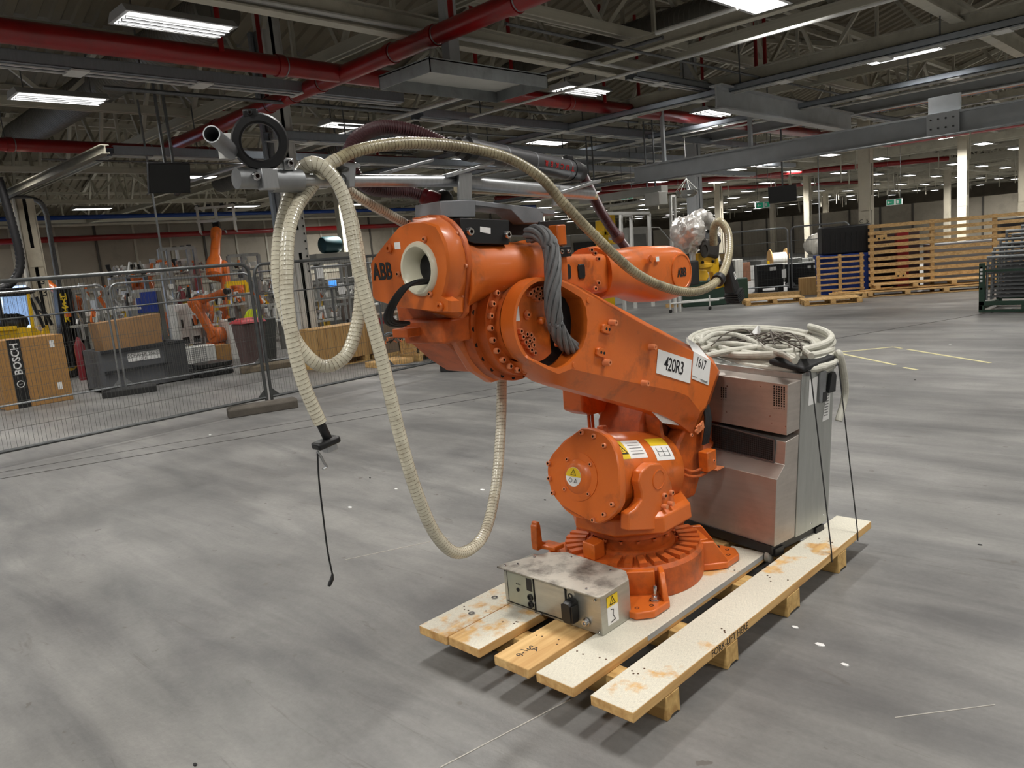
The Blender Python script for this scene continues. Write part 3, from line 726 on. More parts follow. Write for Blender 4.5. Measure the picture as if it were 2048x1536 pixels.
wr = MB(); wr.loft([rr(RX, 2.97, 1.738, .138, .125, 2.4), rr(RX, 3.02, 1.736, .145, .13, 2.4), rr(RX, 3.13, 1.728, .125, .118, 2.6), rr(RX, 3.26, 1.718, .122, .125, 3), rr(RX, 3.34, 1.708, .135, .14, 3.6), rr(RX, 3.40, 1.70, .14, .145, 4), rr(RX, 3.55, 1.695, .14, .145, 4), rr(RX, 3.62, 1.692, .138, .138, 3.4), rr(RX, 3.675, 1.69, .132, .115, 3), rr(RX, 3.70, 1.69, .12, .085, 2.6)])
wri = wr.build('wrist', ORANGE, ROB, angle=50)
put_bolts([onx(x, y, RX + .128) for x, y in ((1181, 500), (1188, 507), (1195, 518), (1195, 566), (1189, 577))], V((1, -.5, 0)), .011, ORANGE_B, wri, 'wrist_bolt', .016)
wd = onx(1363, 543, RX + .141)
MB().lathe(wd, X_, [(.094, -.004), (.094, .003), (.088, .004), (.086, .001), (.001, .001)], 48).build('wrist_disc', ORANGE, wri)
text('maker_lettering', 'ABB', .052, wd + V((.0025, .0, -.006)), Y_, Z_, INK, wri, bold=.0014).scale = (.9, 1.25, 1)
MB().lathe(onx(1301, 519, RX + .142), X_, [(.022, -.003), (.022, .001), (.012, .001), (.012, .006), (.001, .006)], 20).build('wrist_plug', ORANGE_D, wri)
MB().obox(onx(1315, 518, RX + .1425), V((.0008, 0, 0)), V((0, .014, 0)), V((0, 0, .012))).build('small_label', WHITE, wri, smooth=False, label='small white label')
for (x, y, w) in ((1131, 544, .034), (1162, 543, .024)):
    p = onx(x, y, RX + .113); k = MB(); k.loft([[p + V((h, a * w * s, b_ * .033 * s)) for a, b_ in ((-1, -.7), (-.75, -1), (.75, -1), (1, -.7), (1, .7), (.75, 1), (-.75, 1), (-1, .7))] for s, h in ((1, -.004), (1, .004), (.9, .007))])
    k.build('black_cover', BLACKP, foa, label='small black plastic cover')
# lower cover under the housing, with the cable outlet
uc = MB().box((-2.62, 2.0, 1.53), (-2.36, 2.2, 1.63)).build('lower_cover', ORANGE_D, ROB, bevel=.012)
MB().box((-2.60, 1.93, 1.565), (-2.50, 2.02, 1.60)).build('cable_outlet', ORANGE_D, uc, bevel=.004)
mcb = MB()
for k in range(3):
    o = V((.012 * k, .006 * k, .004 * k))
    pts = [thc + V((.03, .15, -.05)) + o, thc + V((.02, .02, -.052)) + o, onx(812, 572, -2.35) + o, onx(786, 600, -2.4) + o, onx(771, 632, -2.45) + o, onx(778, 648, -2.48) + o, onx(806, 651, -2.5) + o]
    mcb.tube(spline(pts, 10), .0085, 8)
mcb.build('motor_cables', BLACKR, ROB, label='three dark cables looping out of the ivory ring')
# --- twisted grey cable bundle from the forearm into the lower arm
path = resample(spline([onx(1058, 470, -2.30), onx(1078, 466, -2.24), onx(1100, 490, -2.19), onx(1106, 540, -2.16), onx(1105, 600, -2.155), onx(1113, 655, -2.17), onx(1135, 690, -2.2), onx(1165, 705, -2.25)], 20), .012)
tw = thing('cable_bundle', 'thick twisted bundle of grey cables arching from forearm into lower arm', 'cable', tuple(path[0]))
for k in range(7):
    pts = []
    for i, p in enumerate(path):
        t = (path[min(i + 1, len(path) - 1)] - path[max(i - 1, 0)]).normalized(); _, a_, b_ = MB.frame(t)
        ph = 2 * PI * k / 7 + i * .13
        pts.append(p + (a_ * math.cos(ph) + b_ * math.sin(ph)) * .026)
    MB().tube(pts, .0118, 8).build('cable', GREYC, tw)
cl = MB().box((-2.33, 2.60, 1.88), (-2.24, 2.66, 1.97)).build('cable_clip', ORANGE, ROB, bevel=.006)
MB().box((-2.27, 2.58, 1.83), (-2.235, 2.68, 1.875)).build('clip_block', BLACKP, cl, bevel=.003)
put_bolts([V((-2.234, y, 1.853)) for y in (2.605, 2.65)], X_, .010, CHROME, cl, 'clip_bolt')

# --- connection box at the base rear
bxm = MB(); bx0, bx1, by0, by1, bz0, bz1 = -2.681, -2.072, 2.50, 2.72, DZ + .002, .335
box = MB().box((bx0, by0 + .004, bz0), (bx1, by1, bz1)).build('connection_box', STEEL, ROB, bevel=.002)
lid = [(bx0 - .022, by0 - .018), (bx1 + .005, by0 - .018), (bx1 + .012, by0 + .01), (bx1 + .006, by1 - .01), (bx1 - .06, by1 + .06), (bx0 + .16, by1 + .09), (bx0 + .08, by1 + .04), (bx0 - .022, by0 + .03)]
MB().prism([V((x, y, bz1 + .001)) for x, y in lid], (0, 0, .008)).build('lid', STEELT, box, bevel=.002, label='grimy grey lid')
put_bolts([V((x, y, bz1 + .008)) for x, y in ((bx0 + .01, by0 + .01), (bx0 + .05, by0 + .06), (bx1 - .09, by0 + .02), (bx0 + .06, by1 - .05), (bx1 - .12, by1 + .02), (bx0 + .22, by1 + .05))], Z_, .006, CHROME, box, 'lid_screw')
def bxp(u, w, d=0.0): return V((bx0 + (bx1 - bx0) * u, by0 - d, bz0 + (bz1 - bz0) * w))
ZN = mat('zinc_panel_yellowish', (176, 180, 166), .4, .6, .12, 5)
for (u0, u1, m) in ((.05, .335, ZN), (.35, .665, STEEL)):
    pn = MB().box(tuple(bxp(u0, .10, .0035)), tuple(V((bxp(u1, .97).x, by0 + .004, bxp(u1, .97).z)))).build('panel', m, box, bevel=.006)
    for seg in (((u0, .09), (u1, .09)), ((u0, .09), (u0, .98)), ((u1, .09), (u1, .98))):
        MB().bar(bxp(*seg[0], .001), bxp(*seg[1], .001), .006, .003, Y_).build('panel_gap', DARK, pn, smooth=False)
MB().lathe(bxp(.165, .52, .003), -Y_, [(.010, 0), (.010, .003), (.001, .003)], 16).build('port', DARK, box)
text('port_print', 'R1.EXT', .011, bxp(.175, .68, .0045), X_, Z_, INK, box, extrude=.0002)
MB().box(tuple(bxp(.262, .58, .0045)), tuple(V((bxp(.325, .9).x, by0, bxp(.3, .93).z)))).build('hour_meter', BLACKP, box, bevel=.002)
for w in (.42, .22):
    MB().lathe(bxp(.30, w, .003), -Y_, [(.017, 0), (.017, .008), (.011, .008), (.011, .003), (.001, .003)], 16, caps=False).build('socket', BLACKP, box)
cn = MB(); cn.loft([[bxp(.74 + a * .045 * s, .47 + b_ * .30 * s, d) for a, b_ in ((-1, -.8), (-.7, -1), (.7, -1), (1, -.8), (1, .8), (.6, 1), (-.6, 1), (-1, .8))] for s, d in ((1, 0), (1, .03), (.85, .055))])
con = cn.build('power_connector', BLACKP, box, label='black latching power connector')
for k in (-1, 1): MB().obox(bxp(.74 + k * .047, .45, .03), V((.005, 0, 0)), V((0, .02, 0)), V((0, 0, .04))).build('latch', BLACKP, con, bevel=.002)
MB().torus(bxp(.745, .86, .02), Y_, .011, .004, 16, 6).build('cap_loop', BLACKR, con)
MB().lathe(bxp(.858, .24, .0), -Y_, [(.019, 0), (.019, .004), (.014, .005), (.014, .02), (.008, .02), (.008, .01), (.001, .01)], 18, caps=False).build('air_fitting', CHROME, box)
put_bolts([bxp(u, w, 0) for u, w in ((.03, .95), (.03, .1), (.95, .88), (.97, .08), (.40, .03), (.34, .04), (.69, .05), (.335, .3))], -Y_, .0055, CHROME, box, 'panel_screw')
wl = MB().box((bx1, by0 + .045, bz0 + .03), (bx1 + .001, by0 + .125, bz0 + .165)).build('warning_label', WHITE, box, smooth=False, label='white and yellow warning label')
MB().box((bx1, by0 + .045, bz0 + .115), (bx1 + .0016, by0 + .125, bz0 + .165)).build('yellow_field', YELLOWL, wl, smooth=False)
tri(V((bx1 + .0018, by0 + .085, bz0 + .140)), Y_, Z_, .042, INK, wl, X_)
rp_ = MB(); pts_ = [(.065, .04), (.1, .045), (.085, .07), (.09, .095), (.07, .10)]
for a, b_ in zip(pts_, pts_[1:]): rp_.bar(V((bx1 + .0014, by0 + a[0], bz0 + a[1])), V((bx1 + .0014, by0 + b_[0], bz0 + b_[1])), .004, .0008, X_)
rp_.build('pictogram', INK, wl, smooth=False)
# upright hook and stop block on the base
hk = V(onz(1096, 1098, .335)); hk = V((-2.70, 2.76, .345))
h = MB().prism([hk + V((0, y, z)) for y, z in ((-.02, 0), (.055, 0), (.055, .02), (.02, .04), (.015, .13), (.01, .138), (.01, .15), (-.012, .15), (-.012, .138), (-.02, .13), (-.025, .05))], (.042, 0, 0))
h.prism([hk + V((x, y, 0)) for x, y in ((.0, .0), (.12, .02), (.13, .09), (.02, .09))], (0, 0, .022))
h.build('upright_hook', ORANGE, ROB, bevel=.006)
MB().prism([V((x, y, DZ + .165)) for x, y in ((-2.46, 2.86), (-2.375, 2.85), (-2.37, 2.93), (-2.45, 2.95))], (0, 0, .085)).build('stop_block', ORANGE, ROB, bevel=.006)

# ------------------------------------------------------------------ dress pack on the upper arm
HOSEM = dirt(mat('ivory_spiral_hose', (222, 216, 194), 0.26, 0, 0.08, 14, coat=0.6), (120, 98, 66), 9.0, 0.5, 0.74, 0.65)
HOSEG = dirt(mat('grimy_spiral_hose', (176, 166, 134), 0.4, 0, 0.12, 16, coat=0.25), (78, 64, 44), 11.0, 0.42, 0.68, 0.8)
PURP = mat('purple_brown_corrugated_hose', (84, 52, 56), 0.4, 0, 0.1, 10, coat=0.2)
REDF = mat('dark_red_fitting', (120, 22, 34), 0.4, 0, 0.1, 10)
SPIRAL = mat('brown_hose_spiral', (112, 96, 66), 0.5, 0, 0.3, 30)
GREYM = mat('graphite_tube', (78, 78, 80), 0.38, 0.2, 0.1, 8)
GREYB = mat('grey_painted_bracket', (132, 134, 138), 0.5, 0.3, 0.1, 8)
FOIL = mat('crumpled_foil', (206, 203, 198), 0.36, 0.55, 0.25, 14, bump=0.9, bscale=16)
BRASS = mat('old_yellow_paint', (206, 160, 22), 0.5, 0, 0.14, 8)
dirt(BRASS, (110, 84, 24), 8, .5, .75, .6)

XT = -2.45
DP = thing('hose_carrier', 'aluminium tube frame on black brackets carrying hoses above the robot arm', 'hose carrier', (XT, 2.2, 1.98))
t0, t1, t2 = onx(556, 361, XT), onx(930, 362, XT), onx(1182, 388, XT)
MB().cyl(t0, t1, .0235, n=28).build('carrier_tube', ALU, DP)
MB().cyl(t1 + V((0, 0, -.006)), t2, .030, n=28).build('carrier_tube', ALU, DP)
MB().cyl(t1 + V((-.08, .02, -.02)), t2 + V((-.09, .15, -.005)), .018, n=20).build('carrier_tube', mat('pale_brass_tube', (196, 188, 160), .35, .6, .1, 8), DP)
sl = MB().cyl(t0 - Y_ * .03, t0 + Y_ * .085, .040, n=28).build('end_clamp', ALUM, DP)
MB().obox(t0 + V((.02, .03, .05)), V((.014, 0, 0)), V((0, .02, 0)), V((0, 0, .02))).build('clamp_lug', ALU, sl, bevel=.003)
put_bolts([t0 + V((.034, .03, .052))], X_, .013, CHROME, sl, 'clamp_bolt', .014)
MB().obox(t0 + V((.03, -.055, .0)), V((.02, 0, 0)), V((0, .03, 0)), V((0, 0, .034))).build('clamp_jaw', ALU, sl, bevel=.004)
kn = MB().cyl(t0 + V((.0, -.15, .005)), t0 + V((.0, -.04, .005)), .034, n=24).build('swivel_knuckle', ALUM, DP)
put_bolts([t0 + V((.034, -.10, .008))], X_, .014, CHROME, kn, 'clamp_bolt')
kp = onx(494, 340, XT)
MB().cyl(kp + V((-.04, .03, -.05)), kp + V((-.04, .03, -.005)), .024, n=20).build('swivel_post', ALU, DP)
# black split ring
rc0 = onx(520, 284, XT + .02); rax = V((.86, -.48, -.12)).normalized()
_, ra_, rb_ = MB.frame(rax)
rg = MB().lathe(rc0, rax, [(.059, -.03), (.059, .022), (.066, .030), (.086, .028), (.092, .014), (.092, -.02), (.086, -.03), (.059, -.03)], 48, caps=False).build('split_ring', BLACKP, DP, label='black plastic split ring')
up_r = (Z_ - rax * Z_.dot(rax)).normalized()
MB().obox(rc0 + up_r * .088 + V((0, -.02, 0)), rax * .02, up_r * .014, rax.cross(up_r) * .024).build('ring_hinge', BLACKP, rg, bevel=.006)
MB().obox(rc0 - up_r * .09, rax * .022, up_r * .02, rax.cross(up_r) * .04).build('ring_foot', BLACKP, rg, bevel=.005)
put_bolts([rc0 + up_r * .09 + rax * .02 + V((0, -.022, 0))], rax, .008, BLACKR, rg, 'ring_bolt')
# short open pipe with white plate
p0, p1 = onx(423, 268, -2.34), onx(463, 303, -2.475)
sp_ = MB().pipe(p0, p1, .0265, .0035, 28).build('short_pipe', ALUM, DP)
pc = onx(455, 292, -2.475); MB().obox(pc, V((.018, .024, 0)), V((-.004, .004, .0)), V((0, 0, .040))).build('white_plate', WHITEP, DP, bevel=.002)
# uprights and cradle plates
def block(px, X, hx, m, name, parent=DP, bevel=.002):
    pts = [onx(x, y, X) for x, y in px]; return MB().prism(pts, V((-hx, 0, 0))).build(name, m, parent, bevel=bevel)
block([(684, 330), (698, 325), (722, 328), (722, 334), (712, 336), (710, 374), (699, 374), (698, 336)], XT + .045, .08, ALUM, 'hose_saddle')
block([(918, 346), (944, 346), (944, 400), (918, 400)], XT + .05, .012, ALU, 'upright_plate')
block([(905, 346), (990, 321), (990, 327), (907, 353)], XT + .06, .10, ALU, 'cradle_plate')
block([(1107, 372), (1121, 372), (1121, 412), (1107, 412)], XT + .05, .012, ALU, 'upright_plate')
block([(1122, 382), (1203, 358), (1203, 364), (1124, 389)], XT + .06, .10, ALU, 'cradle_plate')
block([(783, 0 + 340), (868, 317), (868, 323), (786, 346)], XT - .05, .08, ALUM, 'cradle_plate')
block([(881, 402), (951, 400), (951, 434), (881, 434)], XT + .09, .16, GREYB, 'base_block')
block([(951, 401), (1110, 420), (1110, 430), (951, 411)], XT + .09, .14, GREYB, 'base_beam')
block([(1022, 419), (1086, 421), (1088, 446), (1048, 446)], XT + .09, .10, GREYB, 'base_block')
bb = block([(920, 436), (1018, 440), (1018, 489), (950, 487), (925, 478)], XT + .16, .20, BLACKP, 'black_bracket')
put_bolts([onx(x, y, XT + .16) for x, y in ((936, 464), (1011, 470))], X_, .016, CHROME, bb, 'bracket_bolt', .022)
MB().prism([onx(x, y, XT + .161) for x, y in ((960, 453), (981, 456), (981, 468), (960, 464))], X_ * .001).build('bracket_label', WHITE, bb, smooth=False)
block([(1080, 443), (1129, 439), (1129, 505), (1080, 512)], XT + .16, .012, BLACKP, 'black_plate')
block([(1018, 441), (1080, 443), (1080, 470), (1018, 470)], XT + .02, .10, BLACKP, 'black_bracket')
# --- graphite gun tube lying in the cradles
g0, g1 = onx(945, 300, XT - .06), onx(1142, 341, XT - .06)
GT = thing('weld_tool_tube', 'graphite grey round tool tube with red lettering resting in the cradles', 'tool', tuple(g0))
gd = (g1 - g0).normalized()
MB().cyl(g0, g1, .048, n=40).build('tube_body', GREYM, GT)
MB().lathe(g0 - gd * .15, gd, [(.030, 0), (.034, .02), (.030, .05), (.040, .06), (.040, .1), (.052, .11), (.052, .15)], 28).build('tube_coupling', BLACKP, GT)
MB().lathe(g1 - gd * .01, gd, [(.052, 0), (.054, .03), (.050, .05), (.046, .055), (.044, .085), (.034, .1)], 28).build('tube_coupling', BLACKP, GT)
for s_, (gp, du) in enumerate(((g0 + gd * .02, 1), (g1 + gd * .0, 1))):
    MB().obox(gp + V((.0, -.015, .055)), V((.016, 0, 0)), gd * .022, V((0, 0, .016))).build('tube_lug', BLACKP, GT, bevel=.004)
for k in (.28, .56, .93): MB().lathe(g0 + gd * ((g1 - g0).length * k), gd, [(.0485, 0), (.0485, .006)], 36).build('tube_seam', GREYB, GT)
tn = V((1, -.35, -.1)); tn = (tn - gd * tn.dot(gd)).normalized(); tz = gd.cross(tn); tz = tz if tz.z > 0 else -tz
REDT = mat('red_lettering', (176, 34, 36), .5, 0, .1, 10, rvar=0)
for k, ch in enumerate('REKCUT'):
    gp = onx(1078 + k * 10.5, 327 + k * 2.1, XT - .06); gp = g0 + gd * (gp - g0).dot(gd)
    text('lettering', ch, .034, gp + tn * .0487 + tz * .004, -gd, -tz, REDT, GT, bold=.0010)
# --- corrugated purple hoses
def corrugated(name, pts, r, m, label, pitch=.0115, amp=.12, n=14):
    path = resample(spline(pts, 24), pitch / 2)
    b = MB().tube(path, r, n, rfun=lambda i, k: r * (1 + amp * (1 if i % 2 else -1)))
    return solo(b, name, m, label, 'hose', at=tuple(path[0]), angle=60)
corrugated('corrugated_hose', [onx(694, 345, -2.6), onx(697, 310, -2.6), onx(716, 275, -2.6), onx(760, 256, -2.6), onx(810, 259, -2.58), onx(860, 275, -2.55), onx(893, 291, XT - .06)], .027, PURP, 'purple brown corrugated hose arching up into the tool tube')
corrugated('corrugated_hose', [g1 + gd * .08, onx(1185, 390, XT - .1), onx(1203, 425, XT - .12), onx(1222, 455, XT - .12), onx(1240, 480, XT - .12), onx(1262, 510, XT - .14), onx(1290, 540, XT - .15)], .024, PURP, 'purple brown corrugated hose dropping from the tool tube behind the wrist', .009)
cq = onx(1236, 474, XT - .12); MBc = MB().lathe(cq, onx(1245, 488, XT - .12) - cq, [(.028, -.02), (.034, -.012), (.036, .006), (.030, .02)], 22)
solo(MBc, 'hose_collar', mat('brown_collar', (96, 70, 66), .5, 0, .1, 8), 'brown plastic collar on the purple hose behind the wrist', 'hose collar')
corrugated('corrugated_hose', [onx(700, 330, -2.7), onx(730, 372, -2.7), onx(775, 383, -2.7), onx(815, 384, -2.68), onx(848, 393, -2.66)], .024, PURP, 'short purple brown hose ending in a dark red fitting', .0105)
f0, f1 = onx(844, 391, -2.66), onx(872, 404, -2.62)
fm = MB().lathe(f0, f1 - f0, [(.034, 0), (.036, .01), (.034, .02), (.040, .03), (.042, .075), (.030, .08)], 24)
fo_ = solo(fm, 'hose_fitting', REDF, 'dark red plastic hose fitting above the robot housing', 'fitting')
MB().sphere(onx(886, 400, -2.62), .045).build('fitting_cap', BLACKP, fo_)
# --- ivory spiral hoses
def spiral_hose(name, pts, r, m, label, pitch=.016, n=14, amp=.05):
    path = resample(spline(pts, 26), pitch / 4)
    b = MB().tube(path, r, n, rfun=lambda i, k: r * (1 - amp * .4 if i % 4 == 0 else 1 + amp * .2))
    o = solo(b, name, m, label, 'hose', at=tuple(path[0]), angle=70)
    hx = []; per = 12; fine = resample(path, pitch / per)          # the stiffening spiral shows as thin dark turns
    t = (fine[1] - fine[0]).normalized(); _, a, bb2 = MB.frame(t)
    for i, p in enumerate(fine):
        t = (fine[min(i + 1, len(fine) - 1)] - fine[max(i - 1, 0)]).normalized(); a = (a - t * a.dot(t)).normalized(); bb2 = t.cross(a)
        ph = 2 * PI * i / per; hx.append(p + (a * math.cos(ph) + bb2 * math.sin(ph)) * r * 1.0)
    MB().tube(hx, .0010, 4, caps=False).build('stiffening_spiral', SPIRAL, o)
    return o
h1 = [(1427, 490, -2.32), (1428, 455, -2.30), (1441, 444, -2.25), (1456, 468, -2.2), (1456, 515, -2.14), (1436, 560, -2.1), (1392, 583, -2.08), (1335, 576, -2.08), (1270, 545, -2.1), (1200, 482, -2.14), (1130, 410, -2.2), (1082, 356, -2.26), (1020, 318, -2.34), (945, 297, -2.40), (860, 287, -2.40), (786, 288, -2.40), (712, 302, -2.40), (662, 327, -2.42)]
spiral_hose('spiral_hose', [onx(*p) for p in h1], .0225, HOSEG, 'grimy ivory hose sweeping from the wrist over the tool tube')
h1b = [(676, 318, -2.405), (655, 332, -2.42), (624, 372, -2.46), (593, 415, -2.44), (577, 465, -2.40), (573, 530, -2.38), (574, 600, -2.37), (587, 690, -2.36), (608, 770, -2.36), (641, 846, -2.36)]
spiral_hose('spiral_hose', [onx(*p) for p in h1b], .0235, HOSEM, 'ivory spiral hose hanging down to a loose connector end')
h2 = [(1004, 740, -2.62), (1003, 800, -2.60), (1000, 880, -2.56), (990, 985, -2.50), (966, 1072, -2.42), (918, 1106, -2.36), (872, 1070, -2.32), (830, 975, -2.28), (797, 860, -2.28), (768, 735, -2.29), (738, 620, -2.31), (716, 530, -2.33), (700, 440, -2.36), (682, 380, -2.38), (654, 340, -2.40), (624, 326, -2.43), (600, 345, -2.47), (578, 395, -2.50), (560, 470, -2.52), (556, 550, -2.52), (569, 620, -2.51), (597, 690, -2.50), (645, 732, -2.48), (690, 712, -2.46), (714, 650, -2.45), (722, 570, -2.45), (714, 490, -2.46), (696, 415, -2.47), (676, 366, -2.48), (664, 334, -2.49)]
spiral_hose('spiral_hose', [onx(*p) for p in h2], .0245, HOSEM, 'ivory spiral hose coiled over the tube and looping low toward the floor')
h3 = [(672, 352, -2.52), (697, 381, -2.55), (740, 408, -2.6), (780, 430, -2.65), (815, 452, -2.70), (860, 500, -2.78)]
spiral_hose('spiral_hose', [onx(*p) for p in h3], .021, HOSEM, 'short ivory hose slanting down behind the lettered rear cover')
ck = onx(1437, 559, -2.1); cd = onx(1445, 548, -2.11) - onx(1430, 566, -2.1)
solo(MB().lathe(ck, cd, [(.026, -.02), (.034, -.018), (.034, .018), (.026, .02)], 22), 'hose_clamp', BLACKP, 'black clamp ring around the grimy hose at the wrist', 'clamp')
# loose connector at the hose end
XH = -2.36
ce0, ce1 = onx(640, 845, XH), onx(653, 872, XH); cdn = (ce1 - ce0).normalized()
CE = thing('hose_connector', 'black and silver connector with a lever hanging from the loose hose', 'connector', tuple(ce0))
MB().lathe(ce0, cdn, [(.018, -.012), (.018, .006), (.016, .008), (.016, .07), (.013, .075)], 20).build('sleeve', BLACKP, CE)
MB().lathe(ce0, cdn, [(.0195, -.014), (.0195, -.004)], 20).build('collar', CHROME, CE)
MB().lathe(ce0, cdn, [(.02, .072), (.024, .076), (.024, .086), (.016, .09)], 20).build('nut', CHROME, CE)
dcn = onx(652, 885, XH); du_ = (onx(674, 874, XH) - onx(630, 893, XH)).normalized()
MB().obox(dcn, du_ * .046, du_.cross(X_) * .013, X_ * .028).build('flange_plate', BLACKP, CE, bevel=.008)
MB().obox(onx(659, 895, XH), du_ * .022, du_.cross(X_) * .012, X_ * .02).build('valve_block', ALU, CE, bevel=.003)
lv = MB().tube(spline([onx(634, 903, XH), onx(641, 912, XH), onx(648, 925, XH), onx(653, 933, XH), onx(646, 938, XH)], 6), .005, 8); lv.build('lever', ALU, CE)
dc = MB().tube(spline([onx(635, 904, XH), onx(638, 960, XH), onx(646, 1030, XH), onx(655, 1100, XH), onx(665, 1150, XH)], 10), .0032, 8)
dco = solo(dc, 'control_cable', BLACKR, 'thin black cable dangling from the hose connector above the floor', 'cable', at=tuple(onx(635, 904, XH)))
MB().tube([onx(665, 1148, XH), onx(664, 1158, XH), onx(659, 1169, XH), onx(657, 1173, XH)], .006, 8, rfun=lambda i, k: (.004, .0075, .007, .004)[i]).build('plug', BLACKP, dco)

# ------------------------------------------------------------------ tool on the wrist
TL = thing('stud_welding_head', 'yellow and black welding head with foil wrapped joint on the robot wrist', 'welding head', (-2.42, 4.05, 1.45))
def crumple(c, r, sq, seed, n=56, m=36):
    rnd = random.Random(seed); b = MB().sphere(c, r, n, m, sq); c = V(c)
    ks = [(V((rnd.uniform(-1, 1), rnd.uniform(-1, 1), rnd.uniform(-1, 1))).normalized(), rnd.uniform(4, 15), rnd.uniform(0, 6)) for _ in range(12)]
    b.v = [c + (p - c) * (1.12 - .42 * sum(abs(math.sin((p - c).normalized().dot(a) * f + ph)) ** .6 for a, f, ph in ks) / 12 + .06 * math.sin((p - c).normalized().dot(ks[0][0]) * 5)) for p in b.v]
    return b
def blob(c, r, sq, amp, seed, n=28, m=18):
    rnd = random.Random(seed); b = MB().sphere(c, r, n, m, sq); c = V(c)
    ks = [(V((rnd.uniform(-1, 1), rnd.uniform(-1, 1), rnd.uniform(-1, 1))).normalized(), rnd.uniform(3, 9), rnd.uniform(0, 6)) for _ in range(9)]
    out = []
    for p in b.v:
        d = (p - c).normalized(); k = sum(math.sin(d.dot(a) * f * 2.2 + ph) for a, f, ph in ks) / 9
        out.append(c + (p - c) * (1 + amp * k * 2))
    b.v = out; return b
wc = onx(1372, 470, -2.45)
crumple(onx(1374, 468, -2.45), .125, (1, .78, 1.05), 3).build('foil_wrap', FOIL, TL, angle=40, label='crumpled silver foil wrap')
fa_ = MB().tube(spline([onx(1380, 448, -2.45), onx(1402, 433, -2.45), onx(1420, 448, -2.45), onx(1428, 475, -2.45)], 8), .04, 12, rfun=lambda i, k: .04 + .008 * math.sin(i * 1.7)); fa_.build('foil_sleeve', FOIL, TL, angle=30)
MB().cyl(onx(1417, 470, -2.44), onx(1428, 486, -2.44), .045, n=20).build('joint_bellows', BLACKR, TL)
MB().obox(onx(1412, 498, -2.43), V((.05, 0, 0)), V((0, .075, -.015)), V((0, .01, .05))).build('joint_block', mat('dark_cast', (58, 54, 50), .5, .4, .2, 9), TL, bevel=.015)
MB().lathe(onx(1408, 500, -2.378), X_, [(.045, 0), (.045, .006), (.03, .008), (.03, .003), (.001, .003)], 20).build('joint_disc', mat('dark_cast', (58, 54, 50)), TL)
MB().prism([onx(x, y, -2.42) for x, y in ((1383, 500), (1392, 494), (1400, 500), (1394, 504), (1396, 532), (1382, 530))], V((.002, 0, 0))).build('paper_tag', WHITE, TL, smooth=False)
MB().prism([onx(x, y, -2.40) for x, y in ((1396, 507), (1433, 503), (1450, 574), (1432, 578), (1426, 545), (1398, 540))], V((-.03, 0, 0))).build('yellow_bracket', BRASS, TL, bevel=.004)
MB().prism([onx(x, y, -2.38) for x, y in ((1384, 537), (1414, 540), (1419, 552), (1414, 562), (1384, 560))], V((-.05, 0, 0))).build('yellow_bracket', BRASS, TL, bevel=.006)
MB().prism([onx(x, y, -2.385) for x, y in ((1400, 528), (1426, 526), (1424, 534), (1400, 538))], V((-.02, 0, 0))).build('yellow_bracket', BRASS, TL, bevel=.003)
put_bolts([onx(x, y, -2.397) for x, y in ((1404, 525), (1425, 523), (1412, 556), (1408, 545))], X_, .009, DARK, TL, 'bracket_bolt')
ga, gb = onx(1446, 515, -2.38), onx(1470, 602, -2.38); gdv = (gb - ga).normalized(); gs = gdv.cross(X_)
MB().obox((ga + gb) / 2 - gdv * .02, X_ * .035, gs * .036, gdv * .10).build('gun_body', BLACKP, TL, bevel=.008)
MB().obox(ga + gs * -.02 + gdv * .1, X_ * .03, gs * .006, gdv * .12).build('gun_plate', ALUM, TL, bevel=.002)
for k in range(6): MB().obox(gb - gdv * (.012 * k - .0) - gs * .01, X_ * .045, gs * (.046 - .003 * abs(k - 3)), gdv * .0035).build('gun_fin', BLACKP, TL, smooth=False)
text('lettering', 'KER', .03, (ga * .55 + gb * .45) + X_ * .0362 - gs * .018, gdv, gs, WHITE, TL)
MB().box((-2.47, 3.68, 1.60), (-2.36, 3.95, 1.74)).build('tool_flange', DARK, TL, bevel=.01)

# ------------------------------------------------------------------ robot controller cabinet
def onp(x, y, p, n): r = ray(x, y); return CAMP + r * ((V(p) - CAMP).dot(n) / r.dot(n))
ca, cc = onz(1548.6, 1094, .2), onz(1653.8, 1038.8, .2)
cu_ = V((.055, .02, 1)).normalized(); cdp = (cc - ca).normalized()
csn = cdp.cross(cu_).normalized(); csn = csn if csn.x > 0 else -csn        # outward normal of the flank in view
cw = -csn                                                                   # width direction, away from it
side = lambda x, y: onp(x, y, ca, csn)
CW = .66
CAB = thing('controller_cabinet', 'brushed steel robot controller cabinet leaning a little at the pallet end', 'cabinet', (-2.1, 3.95, DZ))
SHEET = dirt(mat('scratched_steel_front', (188, 180, 172), .38, .6, .07, 4, stretch=(1, 1, 10)), (116, 100, 92), 2.5, .5, .8, .5)
SHEET2 = dirt(mat('scratched_steel_flank', (176, 178, 174), .36, .65, .07, 4, stretch=(10, 10, 1)), (110, 106, 98), 3, .55, .85, .45)
def slab(px, m, name, w0=0.0, w1=CW, bevel=.003, parent=CAB):
    return MB().prism([side(x, y) + cw * w0 for x, y in px], cw * (w1 - w0)).build(name, m, parent, bevel=bevel)
body = slab([(1548.6, 1094), (1554, 959.4), (1569.7, 930), (1572.5, 884), (1598, 869), (1589.2, 1073.4)], SHEET, 'lower_housing')
slab([(1575, 862), (1579, 772), (1601, 764), (1599, 852)], DARK, 'housing_core', .01, CW - .01, parent=body)
topu = slab([(1573.5, 871), (1576, 769.5), (1602, 760), (1599, 858)], SHEET, 'fan_housing')
dr = slab([(1590, 1075), (1654.5, 1040), (1668, 722), (1603.5, 748)], SHEET2, 'door_section', -.004, CW + .004)
slab([(1593, 1082), (1650, 1048), (1650, 1040), (1591, 1073)], BLACKP, 'plinth', .03, CW - .03)
